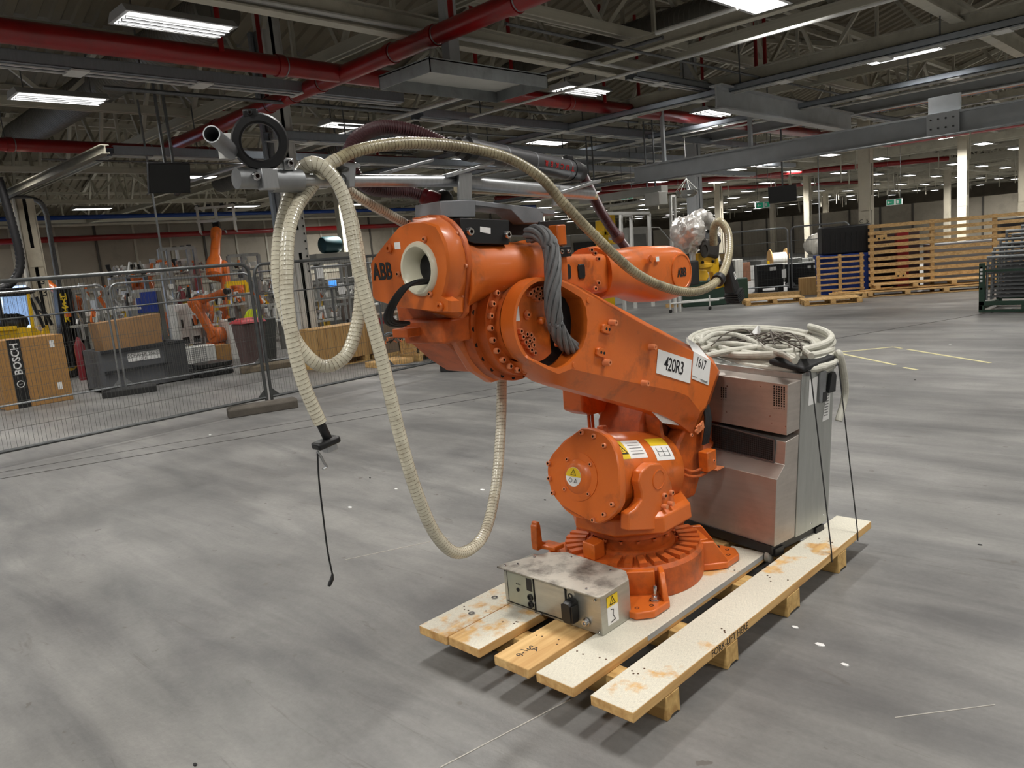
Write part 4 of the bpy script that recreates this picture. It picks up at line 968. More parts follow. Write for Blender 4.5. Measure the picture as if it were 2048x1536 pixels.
plb = MB(); P0 = side(1548.6, 1094) + cw * .01; 
plb.obox(P0 + cw * .32 + cdp * .24 - Z_ * .022, cw * .32, cdp * .25, V((0, 0, .024))); plb.build('plinth', BLACKP, CAB)
for q in (.02, .62):
    for d in (.05, .46):
        MB().obox(P0 + cw * q + cdp * d - Z_ * .04, cw * .03, cdp * .04, V((0, 0, .022))).build('foot_block', BLACKP, CAB)
wh = onx(1541, 1113, -1.885); MB().lathe(wh - X_ * .0, X_, [(.034, -.02), (.034, .0), (.026, .006), (.001, .008)], 24).build('caster', mat('pale_caster', (168, 166, 156), .5, .2, .1, 12), CAB)
# front plane of the fan housing and of the lower panels
fn = cdp * -1
ftop = lambda x, y, d=0.0: onp(x, y, side(1576, 770), fn) + fn * d
frec = lambda x, y, d=0.0: onp(x, y, side(1571, 905), fn) + fn * d
flow = lambda x, y, d=0.0: onp(x, y, side(1551, 1020), fn) + fn * d
def vent(x0, x1, y0, y1, nx, ny, sk):
    b = MB()
    for i in range(nx):
        for j in range(ny):
            x = x0 + (x1 - x0) * (i + .5) / nx; y = y0 + (y1 - y0) * (j + .5) / ny + sk * (x - x0)
            p = ftop(x, y, .0012); b.obox(p, cw * .0042, cdp * .0005, cu_ * .0048)
    o = b.build('vent_holes', DARK, topu, smooth=False); o['kind'] = 'stuff'
vent(1546, 1571, 770, 840, 5, 15, .13); vent(1441, 1454, 773, 817, 3, 10, .13)
put_bolts([ftop(x, y, .0) for x, y in ((1573, 787), (1521, 772), (1572, 853), (1544, 846), (1455, 772), (1454, 824), (1541, 832))], fn, .004, CHROME, topu, 'panel_screw')
# grille in the recess
g = [frec(x, y, .002) for x, y in ((1425, 850), (1548, 881), (1546, 921), (1425, 893))]
gr = MB().prism(g, fn * .003).build('grille_field', DARK, body, smooth=False)
GM = mat('grille_wire', (92, 92, 94), .5, .6, .1, 10); gw = MB()
for i in range(34):
    k = i / 33; gw.bar(g[0] + (g[1] - g[0]) * k + fn * .005, g[3] + (g[2] - g[3]) * k + fn * .005, .0014, .0014)
for i in range(11):
    k = i / 10; gw.bar(g[0] + (g[3] - g[0]) * k + fn * .005, g[1] + (g[2] - g[1]) * k + fn * .005, .0014, .0014)
o = gw.build('grille_wires', GM, body, smooth=False); o['kind'] = 'stuff'
for a, b_ in (((1425, 847), (1550, 879)), ((1425, 895), (1549, 925)), ((1550, 879), (1549, 925))):
    MB().bar(frec(*a, .004), frec(*b_, .004), .008, .010, fn).build('grille_frame', GALVD, body, smooth=False)
put_bolts([flow(1538, 1077, 0), flow(1534, 1085, 0)], fn, .004, GALVD, body, 'panel_screw')
put_bolts([side(x, y) for x, y in ((1592, 1068), (1621, 1046), (1646, 1029))], csn, .005, CHROME, dr, 'panel_screw')
# papers, holder and handle on the flank
def sq(px, m, name, d, t=.0012, parent=dr): return MB().prism([side(x, y) + csn * (.004 + d) for x, y in px], csn * t).build(name, m, parent, smooth=False)
sq([(1617, 760), (1634, 752), (1630, 806), (1615, 811)], WHITE, 'paper_sheet', .0005)
ls = sq([(1651, 786), (1659, 782), (1656, 837), (1643, 843)], WHITE, 'list_label', .0005)
for k in range(8):
    y = 790 + k * 5.6; MB().bar(side(1650 - k * .6, y + 2) + csn * .006, side(1656 - k * .4, y - .5) + csn * .006, .006, .0006, csn).build('print_line', mat('grey_print', (130, 130, 128)), ls, smooth=False)
sq([(1635, 744), (1647, 739), (1645, 800), (1634, 805)], ALUM, 'holder_rail', .002, .012)
sq([(1645, 740), (1651, 738), (1647, 781), (1643, 783)], mat('pale_green_card', (150, 168, 150), .6, 0, .1, 8), 'pocket_card', .004)
sq([(1654, 746), (1660, 742), (1663, 750), (1661, 781), (1648, 785)], BLACKP, 'door_handle', .006, .02)
sq([(1640, 784), (1648, 782), (1647, 800), (1639, 804)], BLACKP, 'holder_clip', .004, .012)
for (x, y) in ((1612, 747), (1667, 727)): MB().obox(side(x, y) + csn * .01, csn * .012, cdp * .008, cu_ * .012).build('lifting_lug', GALV, CAB, bevel=.002)
# ------------------------------------------------------------------ cables coiled on the cabinet
CABM = dirt(mat('pale_grey_cable', (196, 194, 182), .5, 0, .08, 10), (120, 114, 100), 14, .5, .75, .6)
cz = 1.10
_nr, _fr = onz(1500, 757, cz - .02), onz(1512, 664, cz + .02); cctr = (_nr + _fr) / 2; cctr.z = cz; CRY = (_nr - _fr).length / 2
COIL = thing('cable_coil', 'thick pale grey cables coiled in a ring on the steel cabinet', 'cable coil', tuple(cctr))
rnd = random.Random(11)
lft, rgt = onz(1388, 690, cz), onz(1662, 690, cz)
ux_ = V((right.x, right.y, 0)).normalized(); uy_ = V((-ux_.y, ux_.x, 0))
for k in range(16):
    R = .375 - .012 * (k % 5) - rnd.uniform(0, .02); zb = cz - .01 + .014 * (k // 3) + rnd.uniform(0, .012)
    oc = V((rnd.uniform(-.02, .02), rnd.uniform(-.02, .02), 0)); ph = rnd.uniform(0, 6)
    pts = []
    for i in range(41):
        t = 2 * PI * i / 40
        rad = R * (1 + .05 * math.sin(2 * t + ph) + .03 * math.sin(3 * t + ph * 2))
        pts.append(cctr + oc + ux_ * rad * math.cos(t) + uy_ * (rad / .375 * (CRY - .02)) * math.sin(t) + V((0, 0, zb - cz + .022 * math.sin(t + ph) + (.05 * (i / 40) if k % 4 == 3 else 0))))
    MB().tube(spline(pts, 3), .017 + .003 * (k % 2), 10).build('cable_turn', CABM, COIL)
for a in ([(1400, 700), (1440, 688), (1490, 690), (1560, 706), (1590, 722)], [(1395, 690), (1430, 668), (1480, 672), (1540, 700), (1585, 714), (1594, 716)], [(1410, 712), (1470, 700), (1540, 694), (1600, 700), (1622, 712)]):
    MB().tube(spline([onz(x, y, cz + .10) for x, y in a], 8), .017, 10).build('cable_turn', CABM, COIL)
tail = MB().tube(spline([onz(1640, 690, cz + .06), onz(1668, 712, cz + .03), side(1668, 722) + cdp * .06 + V((0, 0, .03)), side(1678, 760) + cdp * .06, side(1680, 800) + cdp * .05, side(1668, 845) + cdp * .05], 10), .02, 10)
tail.build('cable_tail', CABM, COIL)
MB().prism([side(1604, 748) + csn * .01 + Z_ * .004, side(1667, 722) + csn * .01 + Z_ * .004, side(1667, 722) + cw * .2 + Z_ * .03, side(1604, 748) + cw * .2 + Z_ * .03], Z_ * .03).build('black_cloth', BLACKR, CAB, bevel=.01)
TANG = thing('thin_cable_tangle', 'tangle of thin dark brown cables lying inside the coil', 'cables', tuple(cctr + V((0, 0, .02))))
THIN = mat('thin_brown_cable', (74, 64, 54), .5, 0, .3, 20)
THIN2 = mat('thin_grey_cable', (140, 134, 122), .5, 0, .2, 20)
for k in range(34):
    c = cctr + ux_ * rnd.uniform(-.2, .24) + uy_ * rnd.uniform(-.2, .22); an = rnd.uniform(-.9, .5); ln = rnd.uniform(.08, .26)
    d = ux_ * math.cos(an) + uy_ * math.sin(an); s_ = d.cross(Z_)
    z0 = rnd.uniform(-.02, .07); pts = [c - d * ln + V((0, 0, z0)), c - d * ln * .4 + s_ * rnd.uniform(-.04, .04) + V((0, 0, z0 + rnd.uniform(0, .05))), c + d * ln * .4 + s_ * rnd.uniform(-.04, .04) + V((0, 0, z0 + rnd.uniform(-.01, .05))), c + d * ln + V((0, 0, z0 - .01))]
    MB().tube(spline(pts, 6), rnd.choice((.004, .005, .0065)), 6).build('thin_cable', THIN if k % 3 else THIN2, TANG)
for a in ([(1422, 692), (1450, 668), (1480, 659), (1500, 664), (1530, 690)], [(1540, 662), (1560, 676), (1600, 697)], [(1556, 672), (1575, 666), (1590, 672), (1602, 690), (1603, 700)], [(1540, 660), (1546, 680), (1550, 690)]):
    MB().tube(spline([onz(x, y, cz + .13) for x, y in a], 8), .0045, 6).build('thin_cable', THIN, TANG)
tagp = [onz(1500, 669, cz + .1), onz(1521, 668, cz + .1), onz(1521, 669, cz + .1) + V((0, 0, .055)), onz(1516, 667, cz + .1) + V((0, 0, .055))]
MB().prism(tagp, uy_ * .002).build('paper_tag', WHITE, COIL, smooth=False)
# straps holding the cabinet to the pallet
for k, (a, b_, c, lab) in enumerate((((1612, 742), (1664, 1102), (1665, 1117), 'black strap from the cabinet corner near the grille down to the board'), ((1668, 727), (1716, 1064), (1717, 1077), 'black strap from the rear cabinet corner down to the board end'))):
    ta = side(*a) + csn * .026; tb = onx(*b_, -1.620); tc_ = onx(*c, -1.620); tb = V((-1.622, tb.y, .152)); tc_ = V((-1.622, tb.y + .003, .10))
    s_ = MB().bar(ta, tb, .010, .002, csn); s_.bar(tb, tc_, .010, .002, X_); s_.bar(ta, side(*a) + cw * .02 + cu_ * .004 + V((0, 0, .014)), .010, .002)
    solo(s_, 'strap', BLACKR, lab, 'strap', 'black straps tying the cabinet down', smooth=False)

# ------------------------------------------------------------------ temporary fencing on the left
FOOTC = mat('worn_rubber_block', (92, 86, 78), .85, 0, .2, 6, bump=.3, bscale=30)
FOOTB = mat('black_rubber_block', (46, 46, 46), .8, 0, .2, 6, bump=.2, bscale=30)
FENCED = mat('dark_fence_tube', (92, 94, 94), .45, .6, .12, 10)
def fence_panel(P, Q, label, m=GALV, H=2.0, z0=.14, r=.019, wires=True, step=.045, mid=True):
    P, Q = V((P[0], P[1], 0)), V((Q[0], Q[1], 0)); L_ = (Q - P).length; d = (Q - P) / L_
    t = thing('mesh_fence', label, 'fence', tuple(P), group='temporary fence panels')
    cr_ = .14; path = [P + V((0, 0, .10))]
    path += [P + V((0, 0, H - cr_))]
    for i in range(1, 6):
        a = PI / 2 * i / 6; path.append(P + d * (cr_ - cr_ * math.cos(a)) + V((0, 0, H - cr_ + cr_ * math.sin(a))))
    path += [P + d * cr_ + V((0, 0, H)), Q - d * cr_ + V((0, 0, H))]
    for i in range(1, 6):
        a = PI / 2 * (1 - i / 6); path.append(Q - d * (cr_ - cr_ * math.cos(a)) + V((0, 0, H - cr_ + cr_ * math.sin(a))))
    path += [Q + V((0, 0, H - cr_)), Q + V((0, 0, .10))]
    MB().tube(path, r, 10).build('tube_frame', m, t)
    MB().cyl(P + V((0, 0, z0 + .03)), Q + V((0, 0, z0 + .03)), r * .9, n=8).build('bottom_rail', m, t)
    if mid: MB().cyl(P + V((0, 0, H - .42)), Q + V((0, 0, H - .42)), r * .45, n=6).build('upper_rail', m, t)
    for E_, s in ((P, 1), (Q, -1)):
        MB().prism([E_ + V((0, 0, .32)), E_ + d * s * .16 + V((0, 0, z0 + .02)), E_ - d * s * .02 + V((0, 0, z0 + .02))], d.cross(Z_) * .006).build('corner_gusset', m, t, smooth=False)
    if wires:
        w = MB(); n = int(L_ / step)
        for i in range(1, n):
            p = P + d * (L_ * i / n); k = .012 * math.sin(i * 2.3) * math.sin(i * .7)
            a, b_ = p + V((0, 0, z0 + .03)) + d * k, p + V((0, 0, H - .01)); s_ = d * .0017; q_ = d.cross(Z_) * .0017
            w.add([a - s_, a + q_, a + s_, a - q_, b_ - s_, b_ + q_, b_ + s_, b_ - q_], [(0, 1, 5, 4), (1, 2, 6, 5), (2, 3, 7, 6), (3, 0, 4, 7)])
        for z in (.42, .72, 1.02, 1.32):
            w.bar(P + V((0, 0, z)), Q + V((0, 0, z)), .004, .004)
        o = w.build('wire_mesh', FENCEW, t, smooth=False); o['kind'] = 'stuff'
    return t
FENCEW = mat('fence_wire', (104, 104, 100), .5, .5, .1, 10)
def foot_block(c, d, label, m, ln=.72, w=.22, h=.15):
    d = V((d[0], d[1], 0)).normalized(); s_ = d.cross(Z_); c = V((c[0], c[1], 0))
    sec = lambda k, e: [c + d * k + s_ * (-w / 2 + e), c + d * k + s_ * (w / 2 - e), c + d * k + s_ * (w / 2 - e) + V((0, 0, h * .7)), c + d * k + s_ * (w / 2 - .05) + V((0, 0, h - e)), c + d * k + s_ * (-w / 2 + .05) + V((0, 0, h - e)), c + d * k + s_ * (-w / 2 + e) + V((0, 0, h * .7))]
    b = MB(); b.loft([sec(-ln / 2, .02), sec(-ln / 2 + .05, 0), sec(ln / 2 - .05, 0), sec(ln / 2, .02)])
    o = solo(b, 'rubber_fence_block', m, label, 'fence foot', 'heavy feet of the temporary fence', bevel=.01)
    MB().obox(c + d * (ln / 2 + .001) + V((0, 0, h * .45)), d * .002, s_ * w * .3, V((0, 0, h * .25))).build('grip_hole', DARK, o, smooth=False)
    return o
FX = -10.25
fence_panel((FX + .02, 1.83), (FX, 5.28), 'dark tube fence panel running off the photo edge, in the front fence row', FENCED, 2.08, .15, .024)
fence_panel((FX, 5.36), (FX - .12, 8.80), 'fence panel of the front row standing right behind the hanging hoses', FENCED, 2.06, .15, .022)
foot_block((FX + .1, 5.15), (.35, 1), 'large worn brown fence foot at the front corner gap, nearest the hoses', FOOTC, .95)
foot_block((FX + .2, 8.78), (.9, .5), 'dark fence foot beside the open parts crate under the robot elbow', FOOTB, .62)
R2 = -14.85
fence_panel((R2, 1.6), (R2, 4.88), 'bright fence panel of the rear row in front of the cardboard box', GALV, 2.0, .14, .02)
fence_panel((R2, 4.97), (R2 + .05, 7.62), 'bright fence panel of the rear row in front of the grey container', GALV, 2.0, .14, .02)
fence_panel((R2 + .05, 7.70), (R2 + .3, 10.9), 'rear row fence panel behind the hose loop, before the plywood box', GALV, 2.0, .14, .02)
fence_panel((R2 + .3, 11.0), (R2 + .5, 14.2), 'rear row fence panel behind the robot housing', GALV, 2.0, .14, .02)
foot_block((R2 + .05, 5.0), (.35, 1), 'dark rubber fence foot below the bright fence corner posts', FOOTB, .9)
foot_block((R2 + .05, 7.75), (.3, 1), 'pale rough fence foot beside the red lidded bin', mat('pale_concrete_block', (128, 116, 98), .9, 0, .2, 6, bump=.3, bscale=30), 1.1)
# swung-open narrow gate by the parts crate
fence_panel((-11.25, 8.15), (-10.55, 8.75), 'short swung fence section beside the open parts crate', GALVD, 1.9, .1, .02)

# ------------------------------------------------------------------ things behind the fence
def crate_box(lo, hi, m, name, label, cat, **k): return solo(MB().box(lo, hi), name, m, label, cat, **k)
# tall cardboard box
BX = -15.55
bx = thing('cardboard_box', 'tall brown cardboard box with a black branded stripe behind the fence', 'box', (-15.9, 3.68, 0))
MB().box((-16.25, 3.22, 0), (BX, 4.28, 1.2)).build('carton', CARD, bx, bevel=.01)
MB().box((BX, 3.40, 0), (BX + .003, 3.60, 1.2)).build('printed_stripe', INK, bx, smooth=False)
text('stripe_lettering', 'BOSCH', .17, (BX + .005, 3.505, .86), Z_, -Y_, WHITE, bx, bold=.004)
MB().torus((BX + .005, 3.50, .42), X_, .055, .007, 20, 6).build('stripe_emblem', WHITE, bx)
MB().bar((BX + .005, 3.475, .42), (BX + .005, 3.525, .42), .012, .004).build('stripe_emblem', WHITE, bx)
for (y, z) in ((4.05, .98), (4.06, .22)): MB().box((BX, y, z), (BX + .003, y + .075, z + .13)).build('shipping_label', WHITE, bx, smooth=False)
# forklift
FK = thing('forklift', 'yellow forklift truck with a black mast parked behind the cardboard box', 'forklift', (-20.0, 4.6, 0))
FXk = -19.8
def fpx(x, y, X=FXk): return onx(x, y, X)
def fpoly(px, w, m, name, parent=FK, X=FXk, bevel=.01): return MB().prism([onx(x, y, X) for x, y in px], V((-w, 0, 0))).build(name, m, parent, bevel=bevel)
MASTM = mat('black_mast_steel', (24, 24, 26), .45, .3, .15, 8)
ms = fpoly([(112, 578), (142, 575), (163, 730), (128, 738)], .25, MASTM, 'mast', X=FXk + .25)
for x in (114, 127, 139):
    a, b_ = onx(x, 579, FXk + .30), onx(x + 19, 735, FXk + .30); MB().bar(a, b_, .045, .09, X_).build('mast_rail', MASTM, ms)
a, b_ = onx(126, 592, FXk + .36), onx(137, 690, FXk + .36)
for k, ch in enumerate('HYSTER'):
    text('mast_lettering', ch, .20, onx(126.5 + k * 1.55, 594 + k * 8.8, FXk + .37), Y_, Z_, YELLOWL, ms, bold=.006)
fpoly([(-60, 660), (50, 655), (70, 655), (118, 690), (122, 735), (-60, 775)], 1.0, YELLOW, 'chassis', X=FXk + .1)
fpoly([(80, 690), (87, 652), (97, 650), (106, 690)], .7, YELLOW, 'dash_cowl', X=FXk + .12)
fpoly([(-60, 668), (34, 660), (34, 652), (-60, 656)], .9, YELLOW, 'side_panel', X=FXk + .15)
for (p, q, m) in (((56, 588), (66, 655), YELLOW), ((60, 596), (88, 655), MASTM), ((72, 594), (104, 650), MASTM), ((-5, 590), (6, 655), MASTM)):
    MB().bar(fpx(*p, FXk + .1), fpx(*q, FXk + .1), .06, .06, X_).build('guard_post', m, FK)
fpoly([(-40, 580), (58, 574), (72, 584), (58, 590), (-40, 596)], 1.0, MASTM, 'overhead_guard', X=FXk + .1)
SCREEN = mat('clear_cab_sheet', (190, 206, 220), .15, 0, .05, 3); SCREEN.node_tree.nodes['Principled BSDF'].inputs['Transmission Weight'].default_value = .75
fpoly([(6, 592), (54, 588), (62, 650), (8, 655)], .01, SCREEN, 'cab_window', X=FXk - .4)
blob(fpx(20, 648, FXk - .3), .28, (1, 1.3, .8), .12, 5).build('driver_seat', BLACKR, FK, angle=180)
for (x, y, r) in ((135, 708, .33), (10, 745, .3)):
    c = fpx(x, y, FXk + .12); c.z = r; wq = MB().lathe(c, X_, [(r * .5, -.2), (r, -.16), (r, .0), (r * .86, .04), (r * .5, .03)], 24).build('wheel', BLACKR, FK)
    MB().lathe(c, X_, [(r * .5, -.1), (r * .5, .03), (r * .1, .05)], 20).build('wheel_hub', YELLOW, wq)
MB().lathe(fpx(88, 628, FXk + .05), V((.3, .6, .8)), [(.14, 0), (.16, .01), (.14, .02)], 20).build('steering_wheel', BLACKR, FK)
# grey storage container with mesh end and a cardboard sheet
GX = -15.5
sc1 = thing('storage_container', 'grey steel storage container with a white name strip', 'container', (GX - .5, 5.5, 0))
MB().box((GX - .9, 4.80, .02), (GX - .86, 6.42, .80)).build('rear_wall', GREYP, sc1)
MB().box((GX - .9, 4.80, .02), (GX, 4.84, .80)).build('end_wall', GREYP, sc1)
MB().box((GX - .9, 6.38, .02), (GX, 6.42, .80)).build('end_wall', GREYP, sc1)
MB().box((GX - .9, 4.80, .02), (GX, 6.42, .06)).build('container_floor', GREYP, sc1)
fw = MB().box((GX - .02, 4.84, .06), (GX, 6.38, .80)).build('front_wall', GREYP, sc1)
MB().box((GX, 4.86, .36), (GX + .03, 6.1, .41)).build('front_rib', mat('dark_grey_rib', (52, 54, 58), .5, .2, .1, 8), fw)
MB().box((GX, 4.84, .74), (GX + .03, 6.42, .80)).build('front_rib', mat('dark_grey_rib', (52, 54, 58)), fw)
ns = MB().box((GX + .002, 5.30, .52), (GX + .006, 5.90, .68)).build('name_strip', WHITE, fw, smooth=False)
text('strip_lettering', 'SCHÄFER 26500', .085, (GX + .008, 5.60, .63), Y_, Z_, INK, ns)
text('strip_lettering', 'CARL', .055, (GX + .008, 5.60, .55), Y_, Z_, INK, ns)
mw = MB()
for i in range(22): mw.bar((GX + .035, 5.95 + i * .04, .05), (GX + .035, 5.95 + i * .04, .8), .006, .006)
for i in range(19): mw.bar((GX + .035, 5.95, .05 + i * .04), (GX + .035, 6.80, .05 + i * .04), .006, .006)
o = mw.build('mesh_end', GALVD, sc1, smooth=False); o['kind'] = 'stuff'
solo(MB().prism([V((GX - .3, 5.00, .75)), V((GX - .3, 6.10, .80)), V((GX - .34, 6.16, 1.36)), V((GX - .34, 4.97, 1.30))], (-.5, 0, 0)), 'carton', mat('flat_cardboard', (158, 122, 84), .85, 0, .08, 4), 'large open cardboard carton standing in the grey container', 'box')
# black tray stack, paper sack box
tr = thing('tray_stack', 'low black plastic trays stacked beside the grey container', 'trays', (-15.6, 6.95, 0))
for k in range(3): MB().box((-15.9, 6.55, .01 + k * .09), (-15.3, 7.25, .085 + k * .09)).build('tray', BLACKP, tr, bevel=.01)
solo(MB().box((-17.6, 7.2, 0), (-17.1, 7.75, .5)), 'white_sack_box', WHITEP, 'white box with a red printed rim near the black trays', 'box', bevel=.02)
solo(MB().box((-17.5, 7.8, 0), (-17.2, 8.15, .45)), 'brown_carton', CARD, 'small brown carton beside the white box', 'box', bevel=.01)
# waste bin with hi-vis vest
BN = thing('wheelie_bin', 'maroon waste bin with a red lid behind the fence', 'bin', (-16.2, 8.15, 0))
def taper(c, a, b_, h, z0=0): c = V(c); return [[c + V((sx * a[0], sy * a[1], z0)) for sx, sy in ((-1, -1), (1, -1), (1, 1), (-1, 1))], [c + V((sx * b_[0], sy * b_[1], z0 + h)) for sx, sy in ((-1, -1), (1, -1), (1, 1), (-1, 1))]]
MB().loft(taper((-16.2, 8.15, 0), (.2, .2), (.27, .27), .92, .0)).build('bin_body', mat('maroon_plastic', (96, 76, 74), .6, 0, .1, 5), BN, bevel=.02)
MB().loft([[p + V((0, 0, 0)) for p in taper((-16.2, 8.15, .93), (.3, .3), (.3, .3), .03)[0]], taper((-16.2, 8.15, .93), (.3, .3), (.27, .27), .05)[1], taper((-16.2, 8.15, .98), (.12, .2), (.1, .18), .06)[1]]).build('bin_lid', mat('red_lid', (196, 66, 72), .5, 0, .08, 5), BN, bevel=.01)
vz = onx(507, 640, -16.6)
vs = MB(); vs.loft([[vz + V((dx, dy * w, dz)) for dx, dy in ((-.03, -1), (.03, -1), (.05, 0), (.03, 1), (-.03, 1), (-.05, 0))] for w, dz in ((.21, -.25), (.23, -.1), (.21, .08), (.13, .2), (.06, .25))])
vst = solo(vs, 'safety_vest', mat('hi_vis_yellow', (214, 236, 30), .7, 0, .06, 8), 'bright yellow safety vest hanging above the red bin lid', 'vest')
for s in (-1, 1): MB().obox(vz + V((.055, s * .085, -.06)), V((.004, 0, 0)), V((0, .045, .02 * s)), V((0, 0, .04))).build('dark_patch', INK, vst, bevel=.01)
solo(MB().loft(taper((-16.8, 8.75, 0), (.2, .2), (.27, .27), .95, .0)), 'dark_bin', mat('dark_grey_plastic', (64, 66, 64), .6, 0, .1, 5), 'dark grey waste bin behind the front fence corner', 'bin', bevel=.02)
# white electrical cabinets
WC = thing('white_locker', 'white double door locker with black handles behind the container', 'locker', (-19.3, 8.0, 0))
wa, wb = onx(358, 660, -19), onx(402, 660, -19)
MB().box((-19.5, wa.y, .42), (-19, wb.y, 1.42)).build('locker_body', WHITEP, WC, bevel=.01)
for k in range(2):
    y0 = wa.y + .02 + k * (wb.y - wa.y) / 2; y1 = y0 + (wb.y - wa.y) / 2 - .04
    dd = MB().box((-19, y0, .44), (-18.985, y1, 1.40)).build('door', WHITEP, WC, bevel=.006)
    MB().box((-18.985, y0 + .05, .85), (-18.95, y0 + .09, 1.05)).build('handle', BLACKP, dd)
    MB().box((-18.985, y0 + .03, .46), (-18.98, y1 - .03, .62)).build('door_vent', INK, dd, smooth=False)
MB().box((-18.99, wa.y - .05, 1.26), (-18.97, wa.y + .2, 1.40)).build('name_card', WHITE, WC, smooth=False)
for dy in (.05, .9): MB().box((-19.4, wa.y + dy * (wb.y - wa.y) - .03, 0), (-19.1, wa.y + dy * (wb.y - wa.y) + .03, .43)).build('leg', GALVD, WC)
# cell guard frames of aluminium profile
CELLM = mat('cell_profile', (158, 160, 158), .45, .4, .12, 8)
def cell_frame(name, label, X, px_posts, z1, rails, depth=.06, m=CELLM, z0=0.0, group='aluminium cell frames'):
    ys = [onx(x, 600, X).y for x in px_posts]
    t = thing(name, label, 'guard frame', (X, ys[0], z0), group=group)
    for y in ys: MB().box((X - depth, y - depth / 2, z0), (X, y + depth / 2, z1)).build('post', m, t)
    for z in rails: MB().box((X - depth * .8, min(ys), z - depth / 2), (X - depth * .2, max(ys), z + depth / 2)).build('rail', m, t)
    return t
cell_frame('guard_frame', 'aluminium guard frame posts between the forklift and blue shutter', -19.6, (150, 170, 195, 215, 232, 262), 1.95, (1.95, 1.2))
cell_frame('guard_frame', 'tall aluminium guard frame behind the white locker', -22, (335, 352, 392, 405), 2.9, (2.9, 2.1, 1.2), .09)
cell_frame('guard_frame', 'tall aluminium guard frame around the far orange robot', -22, (470, 498, 530), 2.6, (2.6, 1.9, 1.0), .09)
cell_frame('guard_frame', 'aluminium guard frame near the operator screen', -20, (625, 652, 690, 722, 745), 2.2, (2.2, 1.6, .9), .07)
LOOPF = cell_frame('guard_frame', 'aluminium guard frame seen through the hose loop', -18, (590, 640, 700), 2.0, (2.0, 1.2), .05)
# machine bodies
def cabinet(X, x0, x1, y0, y1, m, name, label, d=.5, z0=None, cat='machine', parts=()):
    a, b_ = onx(x0, y0, X), onx(x1, y1, X); zl = 0 if z0 is None else z0
    t = thing(name, label, cat, (X - d / 2, (a.y + b_.y) / 2, zl))
    MB().box((X - d, min(a.y, b_.y), zl), (X, max(a.y, b_.y), max(a.z, b_.z))).build('body', m, t, bevel=.01)
    for (u0, u1, w0, w1, pm, pn) in parts:
        Y0, Y1 = min(a.y, b_.y), max(a.y, b_.y); Zt = max(a.z, b_.z)
        MB().box((X - .005, Y0 + (Y1 - Y0) * u0, zl + (Zt - zl) * w0), (X + .02, Y0 + (Y1 - Y0) * u1, zl + (Zt - zl) * w1)).build(pn, pm, t, bevel=.004)
    return t
PALEG = mat('pale_grey_machine', (178, 178, 172), .5, .1, .1, 3); MIDG = mat('mid_grey_machine', (112, 112, 108), .55, .1, .12, 3)
BLUESH = mat('blue_shutter', (36, 66, 158), .5, 0, .08, 4); HAZY = mat('hazy_window', (150, 132, 116), .25, 0, .2, 2)
cabinet(-20.5, 268, 340, 580, 690, PALEG, 'shutter_cell', 'welding cell with a blue roller shutter and hazy window', 1.0, parts=((.02, .78, .68, .96, BLUESH, 'roller_shutter'), (.06, .76, .38, .66, HAZY, 'window'), (.04, .76, .25, .36, BLUESH, 'lower_shutter'), (.8, .98, .0, .96, MIDG, 'side_post')))
cabinet(-20.2, 196, 240, 600, 700, PALEG, 'control_cabinet', 'pale grey control cabinet right of the forklift mast', .6, parts=((.08, .3, .45, .7, WHITEP, 'panel'), (.4, .6, .5, .66, INK, 'display'), (.7, .92, .3, .8, MIDG, 'panel')))
cabinet(-19.6, 152, 190, 622, 705, MIDG, 'control_cabinet', 'dark control cabinet with papers beside the forklift mast', .5, parts=((.1, .4, .55, .9, WHITE, 'paper'), (.5, .8, .3, .6, INK, 'display')))
cabinet(-20.8, 240, 268, 612, 690, WHITEP, 'control_cabinet', 'white control cabinet left of the blue shutter', .5, parts=((.1, .5, .6, .9, PALEG, 'panel'),))
cabinet(-20, 494, 520, 585, 700, PALEG, 'control_cabinet', 'pale cabinet behind the yellow safety vest', .5, parts=((.2, .8, .4, .5, INK, 'display'),))
cabinet(-17.8, 455, 480, 640, 700, WHITEP, 'control_cabinet', 'low white cabinet with a dark desk top by the orange robot', .5, parts=((.0, 1., .95, 1.04, INK, 'desk_top'),))
cabinet(-21, 640, 742, 560, 690, MIDG, 'machine_press', 'grey machine bodies behind the operator screen', 1.2, parts=((.1, .3, .3, .8, PALEG, 'panel'), (.4, .7, .2, .7, mat('brown_panel', (108, 92, 84), .6, 0, .2, 3), 'panel'), (.75, .95, .4, .9, PALEG, 'panel')))
cabinet(-22, 520, 560, 560, 690, PALEG, 'machine_press', 'pale machine frame behind the corner fence post', 1, parts=((.2, .5, .3, .8, YELLOW, 'yellow_panel'), (.6, .9, .2, .9, MIDG, 'panel')))
HM = thing('operator_screen', 'small lit operator screen on a stalk behind the hose loop', 'screen', tuple(V((onx(664, 600, -17).x, onx(664, 600, -17).y, 0))))
sc2 = onx(664, 568, -17)
MB().obox(sc2, V((.03, 0, 0)), V((0, .13, 0)), V((0, 0, .10))).build('screen_housing', PALEG, HM, bevel=.01)
MB().obox(sc2 + V((.032, 0, .01)), V((.002, 0, 0)), V((0, .11, 0)), V((0, 0, .075))).build('screen', emitter('lit_screen', (70, 140, 220), 1.2), HM, smooth=False)
MB().cyl((sc2.x - .05, sc2.y, 0), sc2 + V((-.05, 0, -.05)), .03).build('stalk', GALVD, HM)
for (x, y, lab) in ((683, 577, 'white notice card with red print beside the operator screen'), (640, 545, 'pale notice sheet above the operator screen')):
    p = onx(x, y, -17.99); MB().obox(p, V((.006, 0, 0)), V((0, .1, 0)), V((0, 0, .15))).build('notice_card', WHITE, LOOPF, smooth=False, label=lab)
